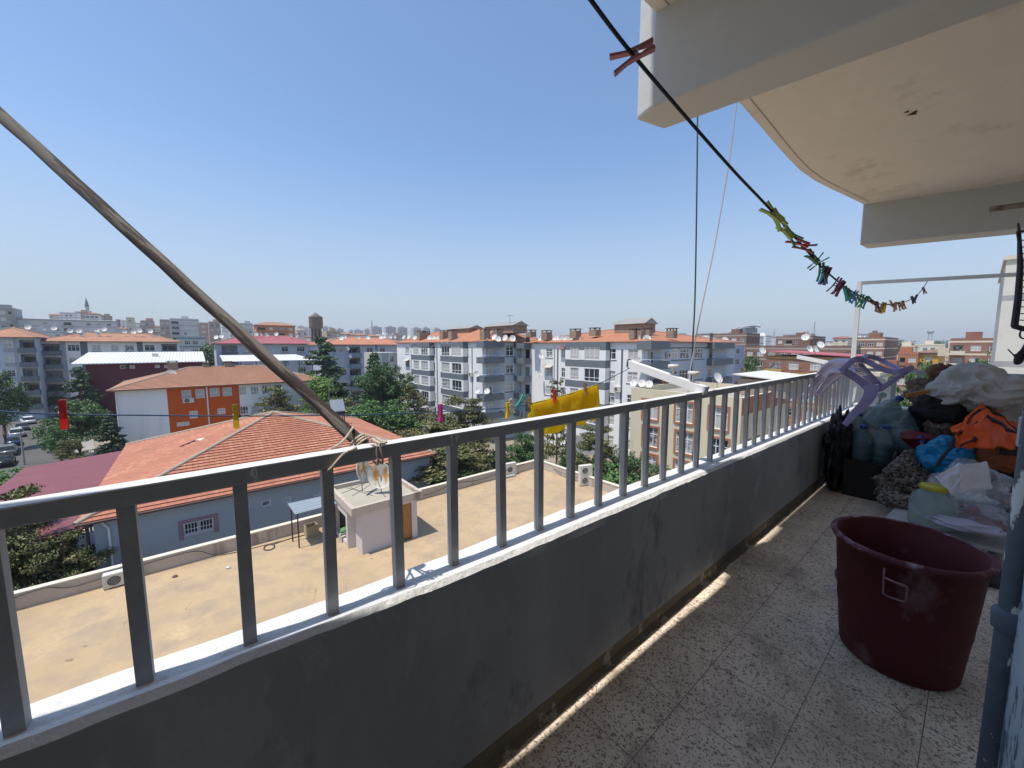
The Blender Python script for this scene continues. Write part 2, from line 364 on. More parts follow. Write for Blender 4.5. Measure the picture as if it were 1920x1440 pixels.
for i in range(0, len(P) - 1):
    s, s2 = P[i][0][0], P[i + 1][0][0]
    r1 = noise.noise(Vector((s * 9, 2, 0))) * .006; r2 = noise.noise(Vector((s2 * 9, 2, 0))) * .006
    sk.add([(s, TI + .006 + r1, FZ), (s2, TI + .006 + r2, FZ), (s2, TI + .004, FZ + .08), (s, TI + .004, FZ + .08)], [(0, 1, 2, 3)], 0, True)
    sk.add([(s, TI - .018 + r1 * 2, FZ + .002), (s2, TI - .018 + r2 * 2, FZ + .002), (s2, TI + .006 + r2, FZ + .014), (s, TI + .006 + r1, FZ + .014)], [(0, 1, 2, 3)], 0, True)
sk.build('skirting', skirt_mat, par)
# end parapet
endp = thing('end_parapet', 'low white topped parapet closing the far end of the balcony', 'parapet', (SEND, 0, 0))
mb = MB(); mb.box(0, -2.2, -3, .14, TO, TL - .06); mb.build('wall_face', parapet_mat, endp)
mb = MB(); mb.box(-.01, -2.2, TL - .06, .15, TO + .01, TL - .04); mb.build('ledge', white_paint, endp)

rl = thing('railing', 'grey painted metal railing with peeling square balusters along the balcony edge', 'railing', (0, 0, 0))
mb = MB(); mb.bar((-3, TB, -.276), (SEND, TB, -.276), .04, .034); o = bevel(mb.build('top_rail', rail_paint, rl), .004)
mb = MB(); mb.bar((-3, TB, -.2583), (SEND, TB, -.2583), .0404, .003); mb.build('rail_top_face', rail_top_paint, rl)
bm = MB(); bm.box(-.0125, -.0125, TL - .09, .0125, .0125, -.292); bme = bm.mesh('baluster', rail_paint)
ss = [-.62, -.445, -.267, -.112, .062, .234, .41, .591, .769]
while ss[-1] + .178 < SEND - .05: ss.append(ss[-1] + .178)
for s in ss:
    o = part('baluster', bme, rl, (s + random.uniform(-.004, .004), TB, 0)); o.rotation_euler = (random.uniform(-.006, .006), random.uniform(-.008, .008), random.uniform(-.05, .05))
er = thing('end_railing', 'dark grey metal railing across the far end of the balcony behind the junk', 'railing', (SEND + .07, 0, 0))
mb = MB(); mb.bar((0, TB, -.285), (0, -2.2, -.31), .04, .036); mb.build('top_rail', rail_paint, er)
for t in (.62, .42, .05, -.22, -.5, -.9): 
    mb = MB(); mb.box(-.02, t - .02, TL - .05, .02, t + .02, -.30); mb.build('post', rail_paint, er)

# upper balcony: slab with hanging beams
ub = thing('upper_balcony', 'cream underside of the balcony above with two deep concrete beams', 'balcony', (0, 0, 1.35))
edge = [(-3, 1.35), (-1.5, 1.28), (-1.0, 1.2), (-.65, 1.14), (-.4, 1.10), (0, 1.088), (.8, 1.08), (1.2, 1.06), (1.7, 1.05), (2.2, 1.06), (2.7, 1.068), (3.1, 1.08), (3.4, 1.092), (3.8, 1.103), (4.13, 1.105), (4.5, 1.08), (4.85, 1.03), (5.2, .975), (5.55, .92), (6.1, .90)]
pts = [(s * k, t * k, 0) for s, t in edge]
mb = MB(); n = len(pts)
for dz, rev in ((0, True), (.16, False)):
    ring = [(x, y, dz) for x, y, _ in pts] + [(5.5, -2.6, dz), (-2.7, -2.6, dz)]
    mb.poly(ring if not rev else ring[::-1])
for i in range(n - 1): mb.quad((*pts[i][:2], 0), (*pts[i][:2], .16), (*pts[i + 1][:2], .16), (*pts[i + 1][:2], 0))
mb.build('slab', ceil_paint, ub)
mb = MB()
ins = [(x, y - .05, -.002) for x, y, _ in pts[1:-1]]
for i in range(len(ins) - 1): mb.quad(ins[i], ins[i + 1], (ins[i + 1][0], ins[i + 1][1] - .004, -.002), (ins[i][0], ins[i][1] - .004, -.002))
mb.build('drip_groove', M('groove_brown', (.3, .27, .22), .9), ub)  # flat darker strip drawn along the slab edge
mb = MB(); c0 = world((0, 0, 0))
for (s, t, r) in ((3.694 * k, .396 * k, .022), (3.64 * k, .42 * k, .012)):
    mb.poly([(s + r * (1 + .4 * sin(3.1 * a + s)) * cos(a), t + r * (1 + .5 * cos(2.3 * a)) * sin(a), -.003) for a in [-2 * pi * i / 14 for i in range(14)]])
mb.build('rust_spot', M('rust_spot', (.06, .03, .02), .9), ub)
def beam(nm, c, z0, z1):
    mb = MB(); P = [(s * k, t * k, z0) for s, t in c] + [(s * k, t * k, z1) for s, t in c]; mb.hexa(P)
    return bevel(mb.build(nm, beam_paint, ub), .012, 3)
mb = MB(); pl_ = [(1.713, 1.051), (2.15, -1.6), (2.42, -1.6), (1.93, 1.12), (1.75, 1.162)]; nb_ = len(pl_); P = [(s * k, t * k, z) for z in (-.36, .9) for s, t in pl_]; mb.add(P, [tuple(range(nb_)), tuple(range(2 * nb_ - 1, nb_ - 1, -1))] + [(i, i + nb_, (i + 1) % nb_ + nb_, (i + 1) % nb_) for i in range(nb_)]); bevel(mb.build('beam', beam_paint, ub), .012, 3)
beam('beam', [(5.62, .92), (6.45, -1.6), (6.8, -1.6), (5.9, .90)], -.375, .5)
beam('beam', [(-1.1, 1.10), (-.8, -1.6), (-.55, -1.6), (-.93, 1.13)], -.36, .9)

# house wall beside the camera and drainpipe on its edge
flaky_wall = mat_flaky('flaking_pale_wall', (.46, .52, .55), (.10, .12, .15), .55, .57, 7, .8)
mb = MB(); mb.box(1.2, -1.25, FZ, 1.66, -.112, 1.348)
single('house_wall', mb, flaky_wall, 'pale blue wall with flaking paint behind the drainpipe', 'wall')
mb = MB(); mb.box(-3, -1.5, FZ, 1.25, -1.2, 1.348)
single('rear_bounce_wall', mb, M('cream_bounce_paint', (.78, .73, .64), .85, .06, 1, 9, .1), 'unseen house wall behind the photographer made cream to bounce light', 'wall')  # out of view; set back and made pale to bounce light inside
mb = MB(); mb.box(-2.0, -1.2, FZ, -1.8, TI, 1.348); single('light_block_wall', mb, beam_paint, 'unseen grey wall added at the near end to block light', 'wall')  # unseen wall added to keep the near parapet darker
mb = MB(); mb.box(1.68, -2.6, FZ, 5.5, -2.2, 1.35)
single('recessed_house_wall', mb, M('cream_bounce_paint', (.78, .73, .64)), 'shaded house wall set back behind the heap of stored things', 'wall')
pipe_mat = mat_flaky('blue_grey_pipe_paint', (.10, .12, .145), (.62, .64, .62), .54, .56, 9, .4)
pr = .0235; pc = (1.62, 0)
dp = thing('drainpipe', 'blue grey painted drainpipe with a collar and white chips at the right edge', 'drainpipe', (1.62, -.0777 - pr, FZ))
mb = MB(); mb.tube([(0, 0, .0), (0, 0, .62)], pr, 24); mb.build('lower_pipe', pipe_mat, dp)
mb = MB(); mb.tube([(0, 0, .62), (0, 0, 2.7)], pr * .95, 24); mb.build('upper_pipe', pipe_mat, dp)
mb = MB(); mb.lathe([(pr, 0), (pr + .007, .004), (pr + .009, .05), (pr + .006, .056), (pr * .95, .06)], (0, 0, .6), 24); mb.build('collar', mat_flaky('collar_paint', (.12, .15, .19), (.3, .25, .22), .6, .63, 9, 1), dp)

# clothesline frame at the far end
fw = M('frame_white', (.62, .63, .63), .5, .1, 3, 20, .1)
a = S(1612, 531, s=SEND); fr = thing('clothesline_frame', 'white square metal post and crossbar holding the dark washing line', 'clothesline frame', (SEND + .0, a.y, 0))
mb = MB(); mb.bar((0, 0, -.75), (.0, 0, a.z + .02), .045, .045); mb.build('post', fw, fr)
e = S(1960, 512, s=SEND); mb = MB(); mb.bar((-.003, .0, a.z), (-.003, e.y - a.y, e.z), .04, .036); mb.build('crossbar', fw, fr)
wood = M('grey_weathered_wood', (.30, .26, .22), .85, .35, 3, 40, .5, stain=(.12, .07, .055), stain_lo=.5, stain_hi=.62)
mb = MB(); mb.box(.36, -2.6, 2.75, 1.4, 1.085, 2.9); mb.box(1.4, -2.6, 2.75, 6.5, 1.115, 2.9); mb.build('sun_block_slab', ceil_paint, ub)  # unseen slab added overhead, its edges set to cut sun on the floor
mb = MB(); p0 = S(1855, 393, s=5.0); p1 = S(1990, 374, s=5.0); mb.tube([p0, p1], .022, 10)
single('wooden_rod', mb, wood, 'short wooden rod sticking out below the far ceiling beam', 'rod')

# ------------------------------------------------------------------ long pole tied to the rail
pole_wood = mat_flaky('peeling_pole_wood', (.30, .285, .25), (.075, .05, .045), .53, .57, 4.5, .3)
m, nt, b_, tc = start('peeling_pole', .85)
mp = nd(nt, 'ShaderNodeMapping'); mp.inputs['Scale'].default_value = (34, 34, 3.2); nt.links.new(tc.outputs['Object'], mp.inputs[0])
n1 = nz(nt, mp.outputs[0], 1.0, 5, .6); mp2 = nd(nt, 'ShaderNodeMapping'); mp2.inputs['Scale'].default_value = (90, 90, 2); nt.links.new(tc.outputs['Object'], mp2.inputs[0]); n2 = nz(nt, mp2.outputs[0], 1, 4)
c = mixc(nt, ramp(nt, n2, .3, .7), (.105, .095, .08), (.19, .175, .15)); c = mixc(nt, ramp(nt, n1, .47, .51), c, (.045, .03, .027)); nt.links.new(c, b_.inputs['Base Color']); bump(nt, b_, n1, .5, .006)
a = S(694, 847, d=1.075); b = S(0, 214, d=1.12); far = b + (b - a) * .45
wp = bpy.data.objects.new('wooden_pole', None)
mb = MB(); L = (far - a).length; mb.tube([(0.0012 * sin(i * 1.7), .0012 * cos(i * 2.1), L * i / 24) for i in range(25)], [.0172 + .0018 * noise.noise(Vector((i * .7, 0, 0))) for i in range(25)], 14)
o = single('wooden_pole', mb, m, 'long weathered wooden pole with peeling bark slanting up from the railing', 'pole', a)
q = (DV * (far - a).x + NV * (far - a).y + Vector((0, 0, (far - a).z))).to_track_quat('Z', 'Y'); o.rotation_euler = q.to_euler()
rope = M('beige_rope', (.55, .46, .38), .9, .25, 30, 90, .4)
mb = MB()
ax = (far - a).normalized(); s_ = ax.cross(Vector((0, 0, 1))).normalized(); u_ = s_.cross(ax)
c0 = a + ax * .03
mb.tube([c0 + ax * (.006 * i / 6) + s_ * (.0215 * cos(i * .8)) + u_ * (.0215 * sin(i * .8)) for i in range(26)], .0035, 6)
rp = Vector((S(690, 850, t=.97).x, TB, -.276))
def wrap(sx, r=.0035):
    h = .026; w_ = .026
    return [Vector((sx, TB - w_, -.276 + h)), Vector((sx + .004, TB - w_ - .002, -.276)), Vector((sx + .006, TB - w_, -.276 - h)), Vector((sx + .008, TB, -.276 - h - .003)), Vector((sx + .01, TB + w_, -.276 - h)), Vector((sx + .01, TB + w_, -.276 + h)), Vector((sx + .012, TB, -.276 + h + .002)), Vector((sx + .014, TB - w_, -.276 + h))]
mb.tube(catmull([c0 - u_ * .022] + wrap(rp.x + .018) + wrap(rp.x + .03) + [c0 + ax * .02 - u_ * .024], 4), .0033, 6)
mb.tube(catmull([c0 + ax * .02 - u_ * .024, Vector((rp.x - .03, TB - .024, -.252)), Vector((rp.x - .06, TB - .026, -.262)), Vector((rp.x - .09, TB - .024, -.292)), Vector((rp.x - .1, TB, -.3)), Vector((rp.x - .1, TB + .026, -.27)), Vector((rp.x - .05, TB + .024, -.245)), c0 + ax * .05 + u_ * .02], 5), .0033, 6)
single('rope_tie', mb, rope, 'beige rope lashing the wooden pole to the rail', 'rope')

# ------------------------------------------------------------------ washing lines, arms, pegs
arm_paint = M('arm_white', (.78, .78, .78), .45, .06, 3, 20, .1)
s1 = S(1314, 738, t=TB).x; A1 = S(1181, 682, s=s1)
ar = thing('washing_line_arm', 'white square metal arm jutting from the rail with the blue line knotted to its tip', 'line arm', (s1, TB, -.25), 'washing line arms')
mb = MB(); mb.bar((0, -.03, .0), (0, A1.y - TB, A1.z + .25), .05, .045); mb.build('arm', arm_paint, ar)
for f in (.36, .1):
    mb = MB(); p = Vector((0, (A1.y - TB) * f, (A1.z + .25) * f + .022)); mb.tube([p, p + Vector((0, 0, .05))], .006, 8); mb.lathe([(0.008, -.012), (.03, -.01), (.032, 0), (.03, .01), (.008, .012)], tuple(p + Vector((0, 0, .06))), 14)
    mb.build('pulley', M('pulley_white', (.7, .66, .64), .5), ar)
s2 = S(1588, 702, t=TB).x; A2 = S(1495, 669, s=s2)
ar2 = thing('washing_line_arm', 'white metal arm jutting from the far end of the rail under a lilac cloth', 'line arm', (s2, TB, -.25), 'washing line arms')
mb = MB(); mb.bar((0, -.03, 0), (0, A2.y - TB, A2.z + .25), .05, .045); mb.build('arm', arm_paint, ar2)
blue_line = M('blue_line', (.02, .07, .16), .6, .2, 20, 60, .1); dark_line = M('dark_line', (.012, .016, .03), .6, .2, 20, 60, .1)
de = A1.y * cos(GAZ - pi / 2 + pi / 2) ; 
def depth_of(p): wv = world(p); return wv.y * cos(PITCH) - wv.z * sin(PITCH)
dA = depth_of(A1)
def blue_depth(x): f = (x - 119) / (1181 - 119); return 1 / ((1 - f) / 1.0 + f / dA)
bl = [(-160, 752), (0, 771), (119, 776.5), (260, 778.5), (442, 780), (600, 779), (700, 777), (826, 772), (955, 764), (995, 757), (1050, 744), (1117, 722), (1185, 688)]
BL = [S(x, y, d=blue_depth(x)) for x, y in bl]
mb = MB(); mb.tube(catmull(BL, 6), .0022, 6); mb.tube(catmull([A1 + Vector((.03 * cos(i), .004 * (i % 3), .028 * sin(i))) for i in range(0, 14)], 4), .004, 6)
single('blue_washing_line', mb, blue_line, 'thin blue washing line running outside the railing', 'washing line')
dl = [(1060, -70, .56), (1108, 0, .60), (1187, 103, .70), (1300, 235, .86), (1380, 325, 1.02), (1440, 388, 1.18), (1500, 455, 1.42), (1545, 505, 1.66), (1600, 548, 2.1), (1650, 570, 2.7), (1690, 568, 3.3), (1720, 553, 3.9), (1740, 526, 4.3)]
DL = catmull([S(x, y, d=d) for x, y, d in dl], 8)
mb = MB(); mb.tube(DL, .0038, 6); single('dark_washing_line', mb, dark_line, 'dark washing line sagging across the balcony from top to far frame', 'washing line')
PEGCOL = {'red': (.55, .015, .012), 'dark red': (.22, .012, .02), 'rose': (.42, .13, .13), 'yellow': (.62, .42, .01), 'magenta': (.4, .02, .2), 'green': (.02, .2, .06), 'turquoise': (.02, .33, .25), 'lime': (.38, .5, .08), 'blue': (.06, .25, .5), 'navy': (.02, .03, .08), 'brown': (.25, .15, .08), 'orange': (.5, .22, .05), 'pale': (.55, .5, .35)}
PEGME = {}
def peg_mesh(col):
    if col in PEGME: return PEGME[col]
    mt = M('peg_' + col.replace(' ', '_'), PEGCOL[col], .4, .12, 20, 80, .05)
    L = []
    for sg in (-1, 1):
        mb = MB(); q = lambda x, z: (x * sg, z)
        prof = [(.0025, .036), (.009, .037), (.0085, .012), (.010, -.012), (.0175, -.038), (.0125, -.039), (.004, -.004), (.0035, .006), (.0055, .012), (.0035, .02)]
        n = len(prof); P = [(x * sg, -.0065, z) for x, z in prof] + [(x * sg, .0065, z) for x, z in prof]
        F = [tuple(range(n)), tuple(range(2 * n - 1, n - 1, -1))] + [(i, n + i, n + (i + 1) % n, (i + 1) % n) for i in range(n)]
        if sg > 0: F = [tuple(reversed(f)) for f in F]
        mb.add(P, F); L.append(mb.mesh('peg_leg', mt))
    mb = MB(); mb.tube([(0.006 * cos(a * .9), -.008 + a * .0009, .002 + .006 * sin(a * .9)) for a in range(18)], .0012, 5)
    L.append(mb.mesh('spring', M('spring_steel', (.5, .5, .5), .35, metallic=.9)))
    PEGME[col] = L; return L
def peg(col, p, rx, ry, rz, label, group):
    r = thing('clothes_peg', label, 'clothes peg', p, group); r.rotation_euler = (rx, ry, rz)
    l = peg_mesh(col); part('peg_leg', l[0], r); part('peg_leg', l[1], r); part('spring', l[2], r)
G1 = 'clothes pegs on the blue washing line'
def bp(x): 
    for i in range(len(bl) - 1):
        if bl[i][0] <= x <= bl[i + 1][0]:
            f = (x - bl[i][0]) / (bl[i + 1][0] - bl[i][0]); return S(x, bl[i][1] * (1 - f) + bl[i + 1][1] * f, d=blue_depth(x))
for col, x, dz, ry, rz, lab in (('red', 119, .0, .05, 2.55, 'bright red peg at the left end of the blue washing line'), ('yellow', 442, .0, .02, 2.5, 'yellow peg on the blue line against the orange tiled roof'), ('magenta', 826, -.004, .03, 1.45, 'magenta peg on the blue line left of the yellow cloth'), ('yellow', 951, -.012, -.05, 1.3, 'yellow peg hanging in the pair beside the green peg'), ('pale', 959, .004, -.2, .9, 'pale yellow peg paired with a yellow one on the blue line'), ('turquoise', 977, .02, .5, .5, 'turquoise green peg tilted upward on the blue line'), ('brown', 992, -.004, .02, 1.5, 'brown wooden peg at the left edge of the yellow cloth'), ('red', 1038, .012, -.08, 1.4, 'red peg clipping the middle of the yellow cloth'), ('brown', 1096, .0, -.05, 1.3, 'brown peg clipping the right end of the yellow cloth')):
    peg(col, bp(x) + Vector((0, -.004 if 'clipping' in lab else 0, dz)), 0, ry, ROT + rz - .9, lab, G1)
G2 = 'clothes pegs crowded on the dark washing line'
ups = [('rose', 1187, 103, .70), ('lime', 1449, 400, 1.2), ('lime', 1458, 410, 1.24), ('lime', 1474, 432, 1.3), ('green', 1482, 440, 1.34), ('red', 1497, 453, 1.4), ('dark red', 1507, 463, 1.45), ('green', 1524, 483, 1.54), ('green', 1532, 492, 1.58), ('green', 1541, 500, 1.64), ('dark red', 1549, 508, 1.68), ('blue', 1546, 506, 1.66), ('dark red', 1567, 526, 1.8), ('dark red', 1574, 532, 1.88), ('turquoise', 1588, 542, 2.0), ('blue', 1594, 546, 2.05), ('blue', 1600, 549, 2.1), ('turquoise', 1607, 553, 2.18), ('green', 1614, 557, 2.25), ('green', 1621, 560, 2.35), ('dark red', 1634, 565, 2.5), ('brown', 1645, 569, 2.62), ('orange', 1653, 571, 2.72), ('yellow', 1658, 572, 2.8), ('orange', 1672, 571, 3.0), ('orange', 1679, 570, 3.1), ('brown', 1688, 569, 3.25), ('orange', 1694, 567, 3.35), ('navy', 1712, 558, 3.7), ('navy', 1717, 555, 3.8), ('brown', 1733, 541, 4.15)]
cnt = {}
rr = random.Random(5)
for i, (col, x, y, d) in enumerate(ups):
    if i == 0: ang = (0.35, 1.25, ROT - .6)
    elif i < 7: ang = (rr.uniform(-.3, .3), -1.0 + rr.uniform(-.3, .3) + (pi if i % 2 else 0), ROT + rr.uniform(-1.2, -.6))
    elif col == 'blue' and i < 12: ang = (.1, 0.0, ROT - .75)
    else: ang = (rr.uniform(-.35, .35), rr.choice((0.0, 0.15, -.3, 2.2, -2.3, 0.4)) + rr.uniform(-.25, .25), ROT + rr.uniform(-1.3, -.3))
    cnt[col] = cnt.get(col, 0) + 1
    nth = ORD[cnt[col] - 1]; tot = sum(1 for u in ups if u[0] == col)
    lab = ('%s peg clipped alone high on the dark line by the concrete beam' % col) if i == 0 else ('%s of the %s pegs counted down the dark washing line' % (nth, col) if tot > 1 else 'the only %s peg on the dark washing line' % col)
    j = min(range(len(DL)), key=lambda q: abs(q - 0) if False else (DL[q] - S(x, y, d=d)).length)
    pos = DL[j].copy(); pos = S(x, y, d=d) if (DL[j] - S(x, y, d=d)).length > .12 else S(x, y, d=depth_of(DL[j]))
    peg(col, pos + Vector((0, 0, -.02 if abs(ang[1]) < .7 else 0)), *ang, lab, G2)
# hanging cords outside the rail
mb = MB(); d0 = 2.6; mb.tube(catmull([S(1308, 150, d=d0), S(1308, 215, d=d0), S(1306, 400, d=d0), S(1303, 560, d=d0), S(1299, 640, d=d0), S(1297, 700, d=d0), S(1304, 760, d=d0), S(1306, 800, d=d0), S(1299, 850, d=d0), S(1300, 900, d=d0)], 6), .005, 6)
single('green_cable', mb, M('green_cable', (.015, .06, .06), .5), 'dark green cable hanging straight down outside the railing', 'cable')
mb = MB(); mb.tube(catmull([S(1386, 140, d=2.75), S(1381, 195, d=2.75), S(1366, 310, d=2.75), S(1340, 460, d=2.7), S(1314, 585, d=2.65), S(1300, 660, d=2.6), S(1293, 705, d=2.58), S(1290, 735, d=2.5)], 6), .0042, 6)
single('hanging_rope', mb, M('hanging_rope', (.42, .36, .32), .7), 'beige rope hanging slanted beside the dark green cable', 'rope')

# cloths
yel = M('yellow_cloth', (.80, .62, .03), .9, .12, 6, 90, .5, stain=(.72, .60, .08), stain_lo=.55, stain_hi=.62)
nt = yel.node_tree; tr_ = nt.nodes.new('ShaderNodeBsdfTranslucent'); ms_ = nt.nodes.new('ShaderNodeMixShader'); ms_.inputs[0].default_value = .7; tr_.inputs[0].default_value = (.95, .80, .10, 1)
nt.links.new(nt.nodes['Principled BSDF'].outputs[0], ms_.inputs[1]); nt.links.new(tr_.outputs[0], ms_.inputs[2]); nt.links.new(ms_.outputs[0], nt.nodes['Material Output'].inputs[0])
def drape(x0, x1, drop_f, drop_b, seed, nx=40, nz_=14, off=.012):
    mb = MB(); rows = []
    for i in range(nx + 1):
        f = i / nx; x = x0 + (x1 - x0) * f; p = bp(x); col = []
        dr = drop_f(f); db = drop_b(f)
        for j in range(-nz_, nz_ + 1):
            g = abs(j) / nz_; side = -1 if j < 0 else 1
            z = -(g ** .95) * (dr if side < 0 else db)
            wv = noise.noise(Vector((f * 6 + seed, g * 1.2, side * 3))) * .05 * g + noise.noise(Vector((f * 13 + seed, g * 3, side * 5 + 9))) * .02 * g + .016 * sin(f * 26 + 2 * side + g) * g * (.5 + noise.noise(Vector((f * 3, side, 4))))
            y = side * (off * min(1, g * 6)) + wv
            col.append((p.x + noise.noise(Vector((f * 4, g * 2, seed + side))) * .012 * g, p.y + y, p.z + .004 + z))
        rows.append(col)
    n = 2 * nz_ + 1
    mb.add([q for r in rows for q in r], [(i * n + j, (i + 1) * n + j, (i + 1) * n + j + 1, i * n + j + 1) for i in range(nx) for j in range(n - 1)], 0, True)
    return mb
mb = drape(996, 1120, lambda f: .165 + .02 * sin(f * 7) + .045 * f, lambda f: .12 + .09 * f + .02 * cos(f * 9), 2.0)
o = single('yellow_cloth', mb, yel, 'yellow cloth hung over the blue washing line behind the rail', 'cloth')
so = o.modifiers.new('thick', 'SOLIDIFY'); so.thickness = .003
lil = M('lilac_cloth', (.60, .55, .70), .85, .08, 5, 40, .3)
def cloth_strip(px, wd, th, name='x'):
    pts = catmull([S(x, y, d=d) for x, y, d in px], 6); P = []; L = len(pts); nw = 8
    for i, p in enumerate(pts):
        f = i / (L - 1); d = (pts[min(i + 1, L - 1)] - pts[max(0, i - 1)]).normalized(); sd = d.cross(p.normalized()).normalized(); nn = sd.cross(d)
        w_ = wd[0] * (1 - f) + wd[1] * f
        for j in range(nw + 1):
            u = j / nw - .5; P.append(p + sd * (u * w_) + nn * (.018 * sin(u * 9 + f * 3) + .012 * noise.noise(Vector((u * 4, f * 6, 2)))))
    return P, [(i * (nw + 1) + j, (i + 1) * (nw + 1) + j, (i + 1) * (nw + 1) + j + 1, i * (nw + 1) + j + 1) for i in range(L - 1) for j in range(nw)]
mb = MB()
for px, wd in (([(1600, 683, 3.35), (1578, 681, 3.42), (1560, 684, 3.5), (1546, 700, 3.58), (1532, 716, 3.66), (1516, 736, 3.74), (1503, 752, 3.8)], (.10, .055)), ([(1598, 692, 3.36), (1575, 694, 3.45), (1562, 706, 3.52), (1548, 722, 3.6), (1533, 742, 3.68)], (.12, .05)), ([(1604, 686, 3.32), (1580, 688, 3.4), (1556, 690, 3.48), (1542, 706, 3.55)], (.13, .10))):
    P, F = cloth_strip(px, wd, .01); mb.add(P, F, 0, True)
o = single('lilac_cloth', mb, lil, 'lilac cloth draped over the far washing line arm beside the chair', 'cloth'); so = o.modifiers.new('thick', 'SOLIDIFY'); so.thickness = .006
# ------------------------------------------------------------------ things on the balcony
def crumple(name, c, r, seed, mat, label, cat, amp=.25, freq=2.2, ridge=.5, sub=5, flat_bottom=None, rz=0, parent=None, mats=None, matfn=None, smooth=True, ry=0, taper=0):
    bm_ = bmesh.new(); bmesh.ops.create_icosphere(bm_, subdivisions=sub, radius=1)
    mb = MB(); P = []
    cr, sr = cos(rz), sin(rz); cy_, sy_ = cos(ry), sin(ry)
    for v in bm_.verts:
        q = v.co.normalized(); a = noise.noise(q * freq + Vector((seed, 0, 0))); b2 = abs(noise.noise(q * freq * 2.1 + Vector((0, seed, 3)))); c3 = abs(noise.noise(q * freq * 5 + Vector((seed, 2, seed))))
        h = 1 + amp * a - ridge * b2 * .55 - ridge * c3 * .10
        x, y, z = q.x * r[0] * h, q.y * r[1] * h, q.z * r[2] * h
        if taper: tp = 1 - taper * z / r[2]; x *= tp; y *= tp
        x, z = x * cy_ + z * sy_, -x * sy_ + z * cy_
        x, y = x * cr - y * sr, x * sr + y * cr
        if flat_bottom is not None and z < -flat_bottom: z = -flat_bottom
        P.append((x, y, z))
    F = [tuple(v.index for v in f.verts) for f in bm_.faces]; bm_.free()
    mb.add(P, F, 0, smooth)
    if matfn: mb.m = [matfn(sum((Vector(P[i]) for i in f), Vector()) / 3) for f in F]
    if parent is not None: return mb.build(name, mats or mat, parent, c)
    return single(name, mb, mats or mat, label, cat, c)
FLOORP = lambda x, y: S(x, y, z=FZ)

# big red bucket
bk = FLOORP(1680, 1225); bkt = thing('bucket', 'large dark red plastic bucket with chalky stains standing on the terrazzo floor', 'bucket', (2.30, .140, FZ))
bm_mat = mat_flaky('dark_red_plastic', (.095, .005, .010), (.36, .26, .27), .54, .80, 4.5, .7)
BH = .525; r0 = .190; r1 = .236
mb = MB(); mb.lathe([(0, .0), (r0 - .01, 0), (r0, .012), (r0 + (r1 - r0) * .5, BH * .5), (r1 - .006, BH - .03), (r1, BH - .03), (r1 + .008, BH - .022), (r1 + .012, BH - .008), (r1 + .008, BH), (r1 - .002, BH), (r1 - .010, BH - .01), (r1 - .014, BH - .06), (r1 - .018, BH - .065), (r0 + .02, BH * .4), (r0 - .012, .02), (0, .015)], n=72)
mb.build('shell', bm_mat, bkt)
mb = MB(); mb.lathe([(r1 + .003, BH - .024), (r1 + .014, BH - .012), (r1 + .014, BH - .002), (r1 + .004, BH + .004), (r1 - .006, BH)], n=72); mb.build('rim', mat_flaky('worn_bucket_rim', (.12, .02, .035), (.42, .33, .36), .50, .66, 9, 1), bkt)
mb = MB(); 
def onb(a, z, off=.004):
    r = r0 + (r1 - r0) * z / BH + off; return Vector((r * cos(a), r * sin(a), z))
aa = atan2(-.62, -.9) + .25
for aa in (3.12, 3.12 + pi):
    mb = MB(); mb.tube([onb(aa - .14, .475, .01), onb(aa - .14, .435, .012), onb(aa - .135, .37, .01), onb(aa - .13, .365, .01), onb(aa - .06, .362, .01), onb(aa + .06, .362, .01), onb(aa + .13, .365, .01), onb(aa + .14, .375, .01), onb(aa + .14, .43, .012)], .0035, 6)
    mb.tube([onb(aa - .14, .437, .012), onb(aa, .434, .014), onb(aa + .14, .43, .012)], .005, 6)
    mb.build('handle', M('bucket_handle', (.30, .17, .19), .4, .1), bkt)
# pink lid behind
lp = FLOORP(1572, 1125); mb = MB(); mb.lathe([(0, .0), (.085, 0), (.095, .015), (.10, .035), (.095, .035), (.088, .012), (0, .008)], n=36)
o = single('plastic_lid', mb, M('mauve_plastic', (.22, .10, .17), .4, .15), 'mauve plastic lid leaning behind the left side of the red bucket', 'lid', (lp.x + .1, lp.y - .05, FZ + .06)); o.rotation_euler = (radians(50), radians(20), ROT + 1.2)
lp = FLOORP(1845, 1095); mb = MB(); mb.lathe([(0, 0), (.07, 0), (.085, .07), (.08, .07), (.068, .01), (0, .01)], n=28)
single('grey_bowl', mb, M('grey_rubber', (.06, .05, .06), .5), 'small dark bowl on the floor behind the bucket rim', 'bowl', (lp.x + .05, lp.y - .02, FZ))

